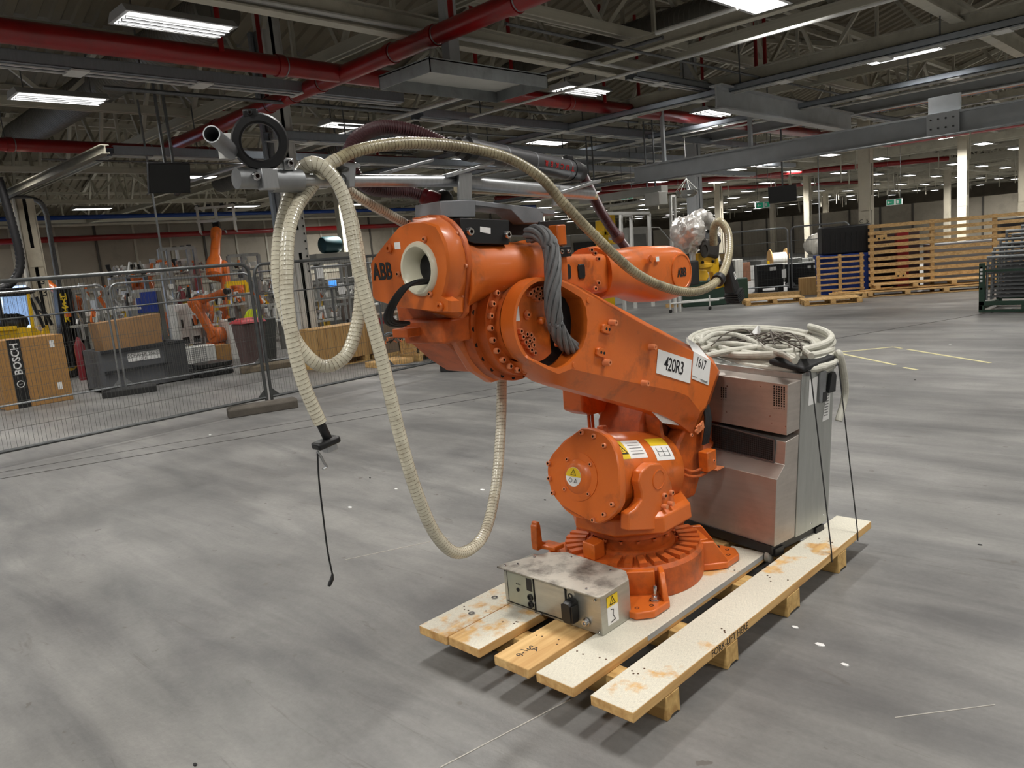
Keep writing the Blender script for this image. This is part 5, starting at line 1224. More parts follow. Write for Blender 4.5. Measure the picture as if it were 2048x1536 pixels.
# teal tank on a raised platform
TP = thing('raised_platform', 'grey raised platform beam carrying a teal tank', 'platform', tuple(onx(660, 525, -23)))
a, b_ = onx(632, 508, -23), onx(700, 524, -23)
MB().box((-23.6, a.y, b_.z), (-23, b_.y + .3, a.z)).build('platform_beam', PALEG, TP)
for y in (a.y + .1, b_.y): MB().box((-23.4, y, 0), (-23.2, y + .15, b_.z)).build('platform_leg', MIDG, TP)
tk = onx(660, 498, -23.2); tk.z = a.z + .285; solo(MB().lathe(tk - Y_ * .35, Y_, [(.12, 0), (.26, .05), (.28, .1), (.28, .6), (.26, .7), (.1, .72)], 24), 'teal_tank', mat('teal_paint', (34, 74, 80), .5, .1, .1, 4), 'round teal tank lying on the raised platform', 'tank')
# background orange robots
def mini_robot(base, rotz, s, label, pose, tool=True, z0=0.0):
    t = thing('assembly_robot', label, 'robot', (base[0], base[1], z0), rotz, 'orange robots in the far cells', local=True)
    t.scale = (s, s, s); a2, a3 = pose
    OR = ORANGE
    MB().lathe((0, 0, 0), Z_, [(.38, 0), (.4, .05), (.38, .2), (.26, .24), (.26, .36), (.32, .4), (.3, .55)], 24).build('base', OR, t)
    MB().lathe((-.22, .15, .78), X_, [(.2, 0), (.24, .05), (.24, .4), (.2, .44)], 24).build('shoulder', OR, t)
    e = V((0, .15 + 1.0 * math.sin(a2), .78 + 1.0 * math.cos(a2))); p = V((0, .15, .78)); d = (e - p).normalized()
    MB().obox((p + e) / 2 + V((.16, 0, 0)), V((.09, 0, 0)), d.cross(X_) * .13, d * .58).build('lower_arm', OR, t, bevel=.05)
    MB().lathe(e - V((.2, 0, 0)), X_, [(.17, 0), (.2, .04), (.2, .4), (.16, .44)], 24).build('elbow', OR, t)
    d3 = V((0, math.cos(a3), math.sin(a3))); u3 = X_.cross(d3)
    q = e + u3 * .17
    MB().lathe(q - d3 * .35, d3, [(.12, 0), (.17, .05), (.17, .45), (.11, .6), (.1, 1.1), (.12, 1.15), (.12, 1.35), (.06, 1.42)], 20).build('upper_arm', OR, t)
    w = q + d3 * 1.15
    MB().cyl(w - V((.07, 0, 0)), w + V((.07, 0, 0)), .09).build('wrist', BLACKP, t)
    if tool:
        tt = MB(); c = w + d3 * .15
        tt.bar(c - V((.45, 0, 0)), c + V((.45, 0, 0)), .06, .06).bar(c + V((-.4, 0, -.25)), c + V((-.4, 0, .35)), .05, .05).bar(c + V((.4, 0, -.25)), c + V((.4, 0, .35)), .05, .05).bar(c + V((-.45, .0, .3)), c + V((.45, 0, .3)), .05, .05).bar(c, c + V((0, 0, .3)), .06, .06)
        tt.build('gripper_frame', WHITEP, t)
        for k in (-.4, -.15, .15, .4):
            MB().obox(c + V((k, .06, .33)), V((.04, 0, 0)), V((0, .05, 0)), V((0, 0, .05))).build('gripper_clamp', BLACKP, t, bevel=.01)
            MB().cyl(c + V((k, .0, -.22)), c + V((k, .12, -.28)), .022, n=8).build('gripper_pin', CHROME, t)
    return t
g_ = onx(440, 620, -21); mini_robot((g_.x, g_.y), .9, 1.25, 'far orange robot raising a white gripper frame above the fence rail', (.1, .9))
g_ = onx(425, 655, -18.2); mini_robot((g_.x, g_.y), -1.2, .8, 'small orange robot bent low between white locker and red bin', (-.5, .2), False)
g_ = onx(170, 620, -22); mini_robot((g_.x, g_.y), 1.9, 1.0, 'distant orange robot behind the forklift mast', (.5, .5), False)
g_ = onx(300, 600, -23.5); mini_robot((g_.x, g_.y), .3, 1.15, 'distant orange robot behind the blue shutter cell', (-.3, .3))
g_ = onx(512, 640, -21.5); mini_robot((g_.x, g_.y), 2.6, .85, 'orange robot half hidden behind the yellow safety vest', (.3, .6), False)
# yellow lift frame
YF = thing('yellow_lift_frame', 'yellow tubular lifting frame behind the far orange robot', 'lift frame', tuple(V((-20.6, onx(475, 600, -20.6).y, 0))))
ya, yb = onx(453, 568, -20.6), onx(496, 600, -20.6)
for (p, q) in (((ya.y, ya.z), (yb.y, ya.z)), ((ya.y, ya.z - .45), (yb.y, ya.z - .45)), ((ya.y, 0), (ya.y, ya.z)), ((yb.y, 0), (yb.y, ya.z))):
    MB().bar((-20.6, p[0], p[1]), (-20.6, q[0], q[1]), .1, .12).build('frame_tube', YELLOW, YF)
# white winding column (close) base junctions, plywood box, parts crate
PB = thing('plywood_crate', 'pale plywood crate on pallet blocks behind the hose loop', 'crate', (-13.6, 9.2, 0))
pa, pb = onx(628, 660, -13.3), onx(738, 725, -13.3)
MB().box((-13.85, pa.y, .13), (-13.3, pb.y + .12, .80)).build('crate_body', PLY, PB, bevel=.004)
for k in range(3):
    y = pa.y + .02 + k * (pb.y - pa.y - .1) / 2; MB().box((-13.85, y, .02), (-13.3, y + .12, .13)).build('pallet_block', WOODX, PB)
MB().box((-13.85, pa.y, .0), (-13.3, pb.y + .12, .02)).build('pallet_skid', WOODX, PB)
for k in range(6): MB().box((-13.3, pa.y + .05 + k * .2, .14), (-13.296, pa.y + .054 + k * .2, .79)).build('board_joint', JOINT, PB, smooth=False)
PC = thing('parts_crate', 'low open wooden crate on a pallet holding cables and parts', 'crate', (-11.9, 9.8, 0))
ca_, cb_ = onx(836, 700, -11.9), onx(932, 700, -11.9)
pl_ = [(-12.5, ca_.y), (-11.9, cb_.y)]
for (lo, hi) in (((-12.5, ca_.y, .16), (-12.46, cb_.y, .42)), ((-11.94, ca_.y, .16), (-11.9, cb_.y, .42)), ((-12.5, ca_.y, .16), (-11.9, ca_.y + .03, .42)), ((-12.5, cb_.y - .03, .16), (-11.9, cb_.y, .42))):
    MB().box(lo, hi).build('side_board', WOOD, PC, bevel=.003)
MB().box((-12.5, ca_.y, .12), (-11.9, cb_.y, .16)).build('deck', WOOD, PC)
for k in range(3):
    y = ca_.y + k * (cb_.y - ca_.y - .1) / 2; MB().box((-12.5, y, 0), (-11.9, y + .1, .12)).build('pallet_block', WOODX, PC)
rn = random.Random(5)
CBM = [BLACKR, GREYC, mat('orange_cable', (216, 120, 60), .5, 0, .1, 8), mat('blue_grey_cable', (120, 140, 160), .5, 0, .1, 8)]
for k in range(9):
    c = V((-12.2 + rn.uniform(-.1, .1), ca_.y - .35 + rn.uniform(-.15, .3), .42)); R = rn.uniform(.12, .26)
    pts = [c + V((rn.uniform(-.08, .08), R * math.cos(a), abs(R * math.sin(a)) * .9)) for a in [PI * i / 8 for i in range(9)]]
    solo(MB().tube(spline(pts, 4), .012, 6), 'loose_cable', CBM[k % 4], 'one of the loose cable loops piled beside the parts crate', 'cable', 'loose cables by the parts crate')
solo(MB().box((-12.5, ca_.y - .85, 0), (-11.95, ca_.y - .1, .1)), 'flat_pallet', WOOD, 'flat wooden pallet under the loose cables', 'pallet', bevel=.004)
blob((-12.2, ca_.y + .35, .45), .2, (1, 1.4, .6), .2, 9)
solo(blob((-12.2, ca_.y + .45, .42), .22, (1, 1.5, .55), .25, 9), 'dark_motor', BLACKP, 'dark motor lying in the parts crate', 'motor', angle=60)
solo(blob((-12.2, ca_.y + .02, .48), .1, (1, 1, .8), .2, 12), 'white_part', WHITEP, 'small white part in the open crate', 'part', angle=60)
BRP = mat('brown_grey_panel', (132, 112, 92), .7, 0, .12, 4)
pq = thing('panel_crate', 'brown panelled crate with labels behind the parts crate', 'crate', (-13.5, 11.2, 0))
qa, qb = onx(745, 650, -13.2), onx(880, 650, -13.2)
MB().box((-13.8, qa.y, .1), (-13.2, qb.y, .92)).build('crate_body', BRP, pq, bevel=.006)
for k in range(5): MB().box((-13.2, qa.y + .15 + k * .32, .72), (-13.195, qa.y + .32 + k * .32, .85)).build('crate_label', WHITE if k % 2 else mat('red_label', (150, 30, 34), .6, 0, .1, 8), pq, smooth=False)
MB().box((-13.8, qa.y, 0), (-13.2, qb.y, .1)).build('skid', WOODX, pq)

# ------------------------------------------------------------------ jigs and grippers crowding the robot cells
def fixture(c, label, seed, w=.5, n=11):
    """a jig: post, plate and small clamps, each its own part"""
    rq = random.Random(seed); c = V(c)
    t = thing('clamp_jig', label, 'jig', (c.x, c.y, 0), group='clamp jigs in the robot cells')
    MB().box((c.x - .05, c.y - .05, 0), (c.x + .05, c.y + .05, c.z)).build('jig_post', rq.choice((PALEG, MIDG, YELLOW, GALVD)), t)
    MB().box((c.x - .12, c.y - w, c.z), (c.x + .12, c.y + w, c.z + .05)).build('jig_plate', rq.choice((WHITEP, PALEG, ALUM)), t)
    for k in range(n):
        p = c + V((rq.uniform(-.1, .14), rq.uniform(-w, w), rq.uniform(.05, .1))); h = rq.uniform(.08, .32)
        q = p + V((rq.uniform(-.04, .04), rq.uniform(-.12, .12), h)); m = rq.choice((WHITEP, WHITEP, BLACKP, ALU, CHROME, PALEG, ORANGE))
        if k % 3 == 0: MB().cyl(p, q, rq.uniform(.02, .045), n=8).build('clamp_cylinder', m, t)
        elif k % 3 == 1: MB().bar(p, q, .05, .07).build('clamp_arm', m, t)
        else: MB().obox(q, V((.04, 0, 0)), V((0, rq.uniform(.03, .09), 0)), V((0, 0, rq.uniform(.03, .07)))).build('clamp_head', m, t, bevel=.006)
    return t
jl = [(255, 545, -21.5, 'left of the blue shutter'), (290, 540, -21.5, 'above the blue shutter'), (330, 535, -22.5, 'on the frame above the white locker'), (385, 535, -22.5, 'left of the white gripper frame'), (480, 530, -23, 'right of the white gripper frame'),
      (370, 590, -20, 'over the white locker'), (210, 585, -21, 'behind the forklift mast'), (245, 610, -19, 'above the open carton'), (430, 590, -20, 'behind the low orange robot'), (462, 600, -19.4, 'beside the yellow lift frame'),
      (535, 600, -19.5, 'behind the fence corner'), (555, 570, -20.5, 'left of the white column'), (640, 590, -19, 'left of the operator screen'), (700, 585, -19, 'right of the operator screen'), (730, 545, -21, 'just left of the orange housing'), (735, 600, -18, 'low beside the orange housing'),
      (180, 640, -19.2, 'low beside the forklift mast'), (225, 650, -18.6, 'low behind the open carton'), (420, 640, -18.8, 'low by the white locker'), (560, 630, -18.6, 'behind the dark bin'), (655, 630, -18, 'under the operator screen'), (720, 640, -17.5, 'above the panelled crate')]
for k, (x, y, X, w_) in enumerate(jl): fixture(onx(x, y + 12, X), 'clamp jig with small white and black clamps ' + w_, 40 + k, .45 if X < -20 else .38, 16)
for k, (x, y, X, m, lab) in enumerate(((365, 610, -20.5, REDF, 'red gas cylinder above the white locker'), (395, 560, -22.2, mat('red_valve_paint', (190, 40, 44), .5, 0, .1, 5), 'bright red cylinder below the white gripper frame'), (158, 690, -18.8, REDF, 'dark red extinguisher beside the forklift mast'))):
    p = onx(x, y, X); solo(MB().lathe((p.x, p.y, max(0, p.z - .45) if k < 2 else 0), Z_, [(.11, 0), (.11, .75), (.06, .86), (.03, .95)], 16), 'gas_cylinder', m, lab, 'cylinder')

# ------------------------------------------------------------------ right side: timber, stillage, bins
def pallet(loc, rotz, L_, W_, label, boards=5, H=.144, m=WOOD, cat='pallet', group='flat wooden pallets on the floor'):
    t = thing('wooden_pallet', label, cat, loc, rotz, group, local=True)
    bw = W_ / (boards * 1.25)
    for k in range(boards):
        y = -W_ / 2 + bw / 2 + k * (W_ - bw) / (boards - 1); MB().box((-L_ / 2, y - bw / 2, H - .022), (L_ / 2, y + bw / 2, H)).build('deck_board', m, t)
    for i in (-1, 0, 1):
        x = i * (L_ / 2 - .06)
        MB().box((x - .05, -W_ / 2, H - .044), (x + .05, W_ / 2, H - .022)).build('cross_board', m, t)
        for j in (-1, 0, 1):
            y = j * (W_ / 2 - .06); MB().box((x - .06, y - .06, .02), (x + .06, y + .06, H - .044)).build('block', m, t)
    for j in (-1, 0, 1): MB().box((-L_ / 2, j * (W_ / 2 - .06) - .05, 0), (L_ / 2, j * (W_ / 2 - .06) + .05, .02)).build('skid_board', m, t)
    return t
def mid(a, b_, z=0): p = (onz(*a, z) + onz(*b_, z)) / 2; return (p.x, p.y, z)
# big slatted timber frames standing on edge
TP0, TP1 = onz(1739, 592, 0), onz(1957, 578, 0); td = (TP1 - TP0).normalized(); tb_ = td.cross(Z_); tb_ = tb_ if tb_.y > 0 else -tb_
TF = thing('timber_frame', 'tall slatted timber frame standing on edge along the hall', 'timber frame', tuple(TP0))
for k in range(11):
    z = .12 + k * (1.80 - .12) / 10; zz = z + .006 * math.sin(k * 2.1)
    MB().bar(TP0 + Z_ * zz, TP0 + td * 6.2 + Z_ * (zz + .01 * math.sin(k)), .028, .088, Z_).build('slat', WOODF, TF)
for k in range(7):
    x = .08 + k * 1.42; MB().bar(TP0 + td * x + tb_ * .06, TP0 + td * x + tb_ * .06 + Z_ * 1.86, .10, .09, td).build('upright', WOODF, TF)
for k in range(11):
    z = .12 + k * (1.80 - .12) / 10; MB().bar(TP0 + tb_ * .13 + Z_ * z, TP0 + td * 6.2 + tb_ * .13 + Z_ * z, .028, .088, Z_).build('slat', WOODF, TF)
for (x, z) in ((.3, 1.50), (.75, .50)):
    tg = MB().obox(TP0 + td * x - tb_ * .03 + Z_ * z, td * .13, tb_ * .008, Z_ * .075).build('hand_hole_block', WOOD, TF)
    for s in (-1, 1): MB().obox(TP0 + td * (x + s * .06) - tb_ * .040 + Z_ * (z - .02), td * .022, tb_ * .003, Z_ * .022).build('hand_hole', DARK, tg)
for k in range(2):
    z = .0 + k * .17; o0 = TP0 - tb_ * (.55 - .12 * k) + td * (-.15 + .2 * k)
    t = thing('long_pallet', 'long low timber pallet in front of the slatted frame, ' + ('the lower one' if k == 0 else 'the upper one'), 'pallet', tuple(o0 + Z_ * z), group='long low pallets by the slatted frame')
    for j in range(3):
        MB().bar(o0 + tb_ * (.08 + .16 * j) + Z_ * (z + .135), o0 + td * 4.6 + tb_ * (.08 + .16 * j) + Z_ * (z + .135), .13, .03, Z_).build('deck_board', WOODF, t)
        MB().bar(o0 + tb_ * (.08 + .16 * j) + Z_ * (z + .02), o0 + td * 4.6 + tb_ * (.08 + .16 * j) + Z_ * (z + .02), .10, .03, Z_).build('skid_board', WOODF, t)
    for i in range(6): MB().obox(o0 + td * (.1 + i * .88) + tb_ * .24 + Z_ * (z + .078), td * .06, tb_ * .24, Z_ * .042).build('block', WOODF, t)
a = onz(1875, 560, 0) + tb_ * .6
for k, (x, w_, h_, mm, lb) in enumerate(((.75, .7, .82, mat('dark_maroon_crate', (52, 34, 34), .6, 0, .1, 4), 'dark maroon crates behind the left of the slatted frame'), (4.2, .8, .85, BLACKP, 'black crates behind the far right of the slatted frame'))):
    solo(MB().obox(TP0 + td * x + tb_ * 1.7 + Z_ * h_, td * w_, tb_ * .4, Z_ * h_), 'dark_crate', mm, lb, 'crate', bevel=.02)
solo(MB().obox(TP0 + td * 2.5 + tb_ * 1.2 + Z_ * .6, td * .9, tb_ * .4, Z_ * .6), 'grey_crate', mat('grey_sheet_crate', (150, 150, 152), .55, .1, .08, 3), 'large pale grey crate behind the slatted frame', 'crate', bevel=.01)
solo(MB().obox(TP0 + td * .95 + tb_ * 1.0 + Z_ * .8, td * .14, tb_ * .2, Z_ * .8), 'red_cabinet', mat('red_cabinet', (150, 34, 36), .5, 0, .1, 4), 'narrow red cabinet behind the slatted frame', 'cabinet', bevel=.01)
# green stillage with fence panels
GS0 = onz(1957, 627, 0)
ST = thing('stillage', 'dark green steel stillage holding stacked fence panels', 'stillage', tuple(GS0))
gx, gy = GS0.x, GS0.y
for (x, y) in ((0, 0), (2.9, 0), (0, 1.3), (2.9, 1.3)):
    p = MB().box((gx + x, gy + y, .02), (gx + x + .09, gy + y + .09, .95)).build('post', GREENP, ST, bevel=.004)
    if x == 0 and y == 0:
        for k in range(4): MB().box((gx + .02, gy - .002, .60 + k * .07), (gx + .06, gy, .64 + k * .07)).build('post_mark', WHITE, p, smooth=False)
for y in (0, 1.3):
    MB().box((gx, gy + y, .15), (gx + 3, gy + y + .08, .23)).build('base_rail', GREENP, ST, bevel=.004)
    MB().box((gx, gy + y + .01, .02), (gx + 3, gy + y + .07, .07)).build('skid_rail', GREENP, ST, bevel=.004)
for x in (0, .7, 1.5, 2.2, 2.9): MB().box((gx + x, gy, .07), (gx + x + .06, gy + 1.38, .15)).build('base_bearer', GREENP, ST)
for z in (.45, .85): MB().box((gx + .02, gy, z), (gx + .06, gy + 1.39, z + .04)).build('side_rail', GREENP, ST)
MB().box((gx + .04, gy + .02, .78), (gx + 3, gy + .06, .82)).build('side_rail', GREENP, ST)
for k in range(8):
    z1 = 1.05 + .075 * k; x0 = gx + .10 + (.05 * k if k % 2 else .02 * k); y = gy + .12 + .14 * k
    t = thing('stored_fence', 'grey tubular fence panel stacked upright in the green stillage, number %s from the front' % ('one two three four five six seven eight'.split()[k]), 'fence panel', (x0, y, .24), group='fence panels in the stillage')
    MB().cyl((x0, y, .24), (x0 + .02, y + .02, z1), .024, n=8).build('end_tube', GALV, t)
    MB().cyl((x0, y + .02, z1), (x0 + 3.2, y + .02, z1), .026, n=8).build('top_tube', GALV, t)
    w = MB()
    for j in range(int((z1 - .3) / .075)):
        z = .3 + j * .075; w.bar((x0, y, z), (x0 + 3.1, y, z), .014, .02)
    o = w.build('panel_bars', GALVD, t, smooth=False); o['kind'] = 'stuff'
# pallet on edge with blue bin and black crate
PE = onz(1634, 598, 0); ped = (onz(1722, 592, 0) - PE).normalized(); peb = ped.cross(Z_); peb = peb if peb.y > 0 else -peb
t = thing('upright_pallet', 'wooden pallet standing on edge in front of the blue bin', 'pallet', tuple(PE))
for k in range(8): MB().bar(PE + Z_ * (.07 + k * .145), PE + ped * 1.2 + Z_ * (.07 + k * .145), .022, .05, Z_).build('slat', WOODF, t)
for x in (.06, .6, 1.14):
    MB().bar(PE + ped * x + peb * .05, PE + ped * x + peb * .05 + Z_ * 1.15, .10, .08, ped).build('upright', WOODF, t)
bb_ = PE + peb * .15
bl = thing('blue_bin', 'large blue plastic bin behind the upright pallet', 'bin', tuple(bb_ + ped * .7))
MB().loft([[bb_ + ped * x + peb * y + Z_ * z for x, y in ((a0, 0 + e), (1.38 - e, e), (1.38 - e, .9), (a0, .9))] for z, e, a0 in ((.05, .05, .15), (1.05, 0, .1), (1.05, -.04, .06), (1.14, -.04, .06))]).build('bin_shell', BLUEP, bl, bevel=.02)
for k in range(2): MB().obox(bb_ + ped * (.3 + k * .8) + peb * .45 + Z_ * .025, ped * .08, peb * .4, Z_ * .025).build('bin_foot', BLUEP, bl)
bk = thing('black_crate', 'big black ribbed plastic crate lying on the blue bin', 'crate', tuple(bb_ + ped * .75 + Z_ * 1.14))
MB().obox(bb_ + ped * .80 + peb * .45 + Z_ * 1.52, ped * .62, peb * .42, Z_ * .38).build('crate_shell', BLACKP, bk, bevel=.05)
for k in range(9): MB().obox(bb_ + ped * (.28 + k * .13) + peb * .02 + Z_ * 1.45, ped * .012, peb * .012, Z_ * .26).build('crate_rib', BLACKP, bk)
p = mid((1592, 592), (1634, 588))
wcb = solo(MB().obox((p[0], p[1] + .2, .25), ped * .27, peb * .25, Z_ * .25), 'wooden_box', PLY, 'square plywood box on the floor beside the upright pallet', 'box', bevel=.006)
pa_ = math.atan2(ped.y, ped.x)
pallet(mid((1497, 612), (1592, 600)), pa_ + .1, 1.5, .8, 'pale flat pallet left of the wooden box')
pallet(mid((1607, 613), (1712, 600)), pa_ + .05, 1.35, .8, 'pale flat pallet in front of the upright pallet')
pallet(mid((1655, 601), (1735, 592)), pa_ - .1, .9, .6, 'small flat pallet under loose boards')
q = mid((1655, 601), (1735, 592))
for k, (dx, dz, rz) in enumerate(((.1, .17, .5), (.55, .19, -.35))):
    o = solo(MB().box((-.55, -.06, 0), (.55, .06, .025)), 'loose_board', WOOD, ('pale loose board slanting over the small pallet' if k == 0 else 'pale loose board next to the long low pallets'), 'board', bevel=.003)
    o.location = (q[0] + dx * ped.x, q[1] + dx * ped.y, dz - .02); o.rotation_euler = (0, .08 - .16 * k, pa_ + rz)
solo(MB().bar(onz(1420, 596, .1), onz(1600, 586, .1), .14, .12), 'timber_beam', WOOD, 'long squared timber lying on the floor before the black containers', 'timber')
# black containers along the rear fence
for k, (x0, x1, yb, h) in enumerate(((1492, 1545, 590, .75), (1548, 1640, 586, .72))):
    A_, B_ = onz(x0, yb, 0) + V((0, .8, 0)), onz(x1, yb - 4, 0) + V((0, .8, 0)); d = (B_ - A_).normalized(); n_ = d.cross(Z_); n_ = n_ if n_.y > 0 else -n_; ln = (B_ - A_).length
    t = thing('black_container', 'black plastic bulk container by the rear fence, ' + ('behind the gun' if k == 0 else 'with the white card'), 'container', tuple((A_ + B_) / 2))
    MB().obox((A_ + B_) / 2 + n_ * .4 + Z_ * (.12 + h / 2), d * ln / 2, n_ * .4, Z_ * h / 2).build('shell', mat('black_bulk_plastic', (30, 32, 34), .5, 0, .15, 5), t, bevel=.02)
    for j in range(5): MB().bar(A_ - n_ * .012 + Z_ * (.22 + j * .11), B_ - n_ * .012 + Z_ * (.22 + j * .11), .02, .03, Z_).build('rib', BLACKP, t)
    for s in (.1, .9): MB().obox(A_ + d * ln * s + n_ * .4 + Z_ * .06, d * .08, n_ * .38, Z_ * .06).build('foot', BLACKP, t)
    for s in (.55, .68): MB().obox(A_ + d * ln * s - n_ * .004 + Z_ * (h - .02), d * .05, n_ * .002, Z_ * .06).build('label_card', WHITE, t, smooth=False)
fA, fB, fC = onz(1440, 596, 0) + V((-.3, 1.2, 0)), onz(1556, 588, 0) + V((-.1, 1, 0)), onz(1700, 580, 0)
fence_panel((fA.x, fA.y), (fB.x, fB.y), 'fence panel behind the black containers, left of the white card', GALV, 2.0, .14, .025, step=.09)
FR_ = fence_panel((fB.x + .08, fB.y + .06), (fC.x, fC.y), 'fence panel behind the upright pallet and black crate', GALV, 2.0, .14, .025, step=.09)
MB().obox(onx(1568, 547, fB.x + .12), V((.004, 0, 0)), V((0, .14, 0)), V((0, 0, .13))).build('notice_card', WHITE, FR_, smooth=False, label='white card on the fence posts')
# white stand beside the bins, cable drum, grey tote boxes, wire cages
solo(MB().obox(onz(1732, 588, 0) + Z_ * .35, ped * .05, peb * .05, Z_ * .35).obox(onz(1732, 588, 0) + Z_ * .02, ped * .15, peb * .12, Z_ * .02), 'white_post', WHITEP, 'short white post between the blue bin and slatted frame', 'post')
dq = onx(1556, 520, -14.5)
DRM = thing('cable_drum', 'plywood cable drum with white cable on a stand beyond the fence', 'cable drum', (dq.x, dq.y, 0))
dax = V((.75, .65, 0)).normalized()
MB().cyl(dq - dax * .3, dq + dax * .3, .3, n=24).build('drum_core', WHITEP, DRM)
for s in (-1, 1): MB().cyl(dq + dax * s * .3, dq + dax * s * .34, .44, n=28).build('drum_flange', PLY, DRM)
for s in (-1, 1): MB().bar((dq.x + s * .3 * dax.x, dq.y + s * .3 * dax.y, 0), dq + dax * s * .38, .08, .08).build('drum_stand', YELLOW, DRM)
for k in range(5):
    c = onx(1590 + k * 11, 522 + (k % 2) * 11, -13.2)
    bx_ = thing('grey_tote', 'grey plastic tote stacked behind the black containers, number %s' % 'one two three four five'.split()[k], 'tote', (c.x, c.y, c.z - .12), group='grey totes behind the containers')
    MB().obox(c, V((.2, 0, 0)), V((0, .2, 0)), V((0, 0, .12))).build('tote_shell', mat('tote_grey', (118, 120, 116), .6, 0, .1, 5), bx_, bevel=.02)
    for s in (-.1, .1): MB().obox(c + V((.201, s, .03)), V((.002, 0, 0)), V((0, .05, 0)), V((0, 0, .02))).build('hand_hole', DARK, bx_, smooth=False)
solo(MB().box((-14.2, onx(1590, 520, -13.2).y - .4, 0), (-12.8, onx(1640, 520, -13.2).y + .5, onx(1590, 520, -13.2).z - .12)), 'storage_bench', MIDG, 'dark grey bench carrying the grey totes', 'bench')
solo(blob(onx(1633, 490, -15) , .55, (1, .9, .9), .12, 21), 'wrapped_machine', mat('pale_plastic_wrap', (186, 182, 172), .35, 0, .12, 4), 'machine wrapped in pale plastic sheet beyond the rear fence', 'machine', angle=180)
solo(MB().box((onx(1633, 490, -15).x - .3, onx(1633, 490, -15).y - .3, 0), (onx(1633, 490, -15).x + .3, onx(1633, 490, -15).y + .3, onx(1633, 490, -15).z - .4)), 'machine_plinth', MIDG, 'dark plinth under the plastic wrapped machine', 'plinth')
for k, x in enumerate((1462, 1478, 1500, 1515, 1530)):
    c = onx(x, 530, -15.5 - .4 * k)
    solo(MB().box((c.x - .35, c.y - .3, 0), (c.x + .35, c.y + .3, c.z + .2 - .12 * (k % 3))), 'goods_pile', (PALEG, mat('brick_brown_goods', (128, 88, 66), .7, 0, .15, 5), WHITEP, MIDG, PALEG)[k], ('pale boxed goods just right of the gun hose', 'brown boxed goods beyond the rear fence', 'white boxed goods beside the brown goods', 'dark boxed goods near the cable drum', 'pale boxed goods in front of the cable drum')[k], 'goods', bevel=.02)
# trolley frame left of the gun
tA, tB = onz(1340, 600, .35), onz(1438, 592, .35)
TRY = thing('frame_trolley', 'low white tube trolley on casters beneath the gun', 'trolley', (tA.x, tA.y, 0))
dT = (tB - tA).normalized()
for s in (0, .55): MB().cyl(tA + V((0, s, -.1)), tB + V((0, s, -.1)), .022, n=8).build('trolley_tube', WHITEP, TRY)
for p in (tA, tB - dT * .25):
    MB().cyl(p + V((0, 0, -.28)), p + V((0, 0, .05)), .02, n=8).build('trolley_post', WHITEP, TRY)
    MB().cyl(p + V((-.02, 0, -.3)), p + V((.02, 0, -.3)), .05, n=12).build('caster', BLACKR, TRY)
MB().obox(onz(1350, 610, .05), V((.2, 0, 0)), V((0, .18, 0)), V((0, 0, .05))).build('counter_block', WOOD, TRY)
solo(MB().obox(onz(1400, 590, .35) + V((0, .8, 0)), ped * .9, peb * .3, Z_ * .35), 'dark_green_crate', GREENP, 'dark green crate behind the tube trolley', 'crate', bevel=.02)
# white aluminium frames and yellow machine beyond the forearm
def img_frame(X, px, m, name, label, depth=.08):
    pts = [onx(x, y, X) for x, y in px]; t = thing(name, label, 'frame', (X, pts[0].y, 0))
    for a0, b0 in ((pts[0], pts[1]), (pts[1], pts[2]), (pts[2], pts[3])): MB().bar(a0, b0, depth, depth, X_).build('frame_bar', m, t)
    for p in (pts[0], pts[3]): MB().bar((p.x, p.y, 0), p, depth, depth, X_).build('frame_leg', m, t)
    return t
img_frame(-13.5, [(1205, 500), (1203, 427), (1298, 426), (1300, 500)], WHITEP, 'white_gantry', 'white aluminium gantry frame beyond the robot forearm')
img_frame(-13.8, [(1242, 500), (1242, 430), (1262, 430), (1264, 500)], WHITEP, 'white_gantry', 'narrow white frame inside the white gantry')
img_frame(-11.5, [(1343, 470), (1341, 392), (1349, 392), (1352, 470)], WHITEP, 'white_gantry', 'slim white post pair left of the foil wrap', .06)
img_frame(-15, [(1302, 500), (1302, 455), (1318, 455), (1340, 480)], WHITEP, 'white_gantry', 'thin white light stand between gantry and posts', .03)
YM = thing('yellow_machine', 'yellow machine arm beyond the purple hose', 'machine', tuple(V((-13, onx(1222, 500, -13).y, 0))))
for (px) in ([(1203, 462), (1240, 466), (1240, 474), (1203, 470)], [(1206, 478), (1238, 482), (1238, 488), (1206, 485)], [(1208, 440), (1216, 440), (1218, 500), (1209, 500)], [(1222, 430), (1230, 430), (1232, 462), (1222, 462)]):
    MB().prism([onx(x, y, -13) for x, y in px], V((-.3, 0, 0))).build('arm_section', YELLOW, YM, bevel=.01)
p = onx(1214, 500, -13); MB().box((-13.4, p.y - .2, 0), (-13, p.y + .2, p.z)).build('machine_column', YELLOW, YM)
cabinet(-16, 1255, 1300, 455, 560, PALEG, 'control_cabinet', 'tall pale cabinet beyond the white gantry', .8, parts=((.1, .9, .1, .9, MIDG, 'door'),))
cabinet(-14.5, 1140, 1200, 470, 560, MIDG, 'control_cabinet', 'dark low cabinet behind the black bracket', .8, parts=((.1, .9, .3, .9, DARK, 'door'),))
cabinet(-15.5, 1215, 1250, 470, 560, WHITEP, 'control_cabinet', 'white cabinet behind the yellow machine', .6, parts=((.2, .8, .2, .8, PALEG, 'door'),))

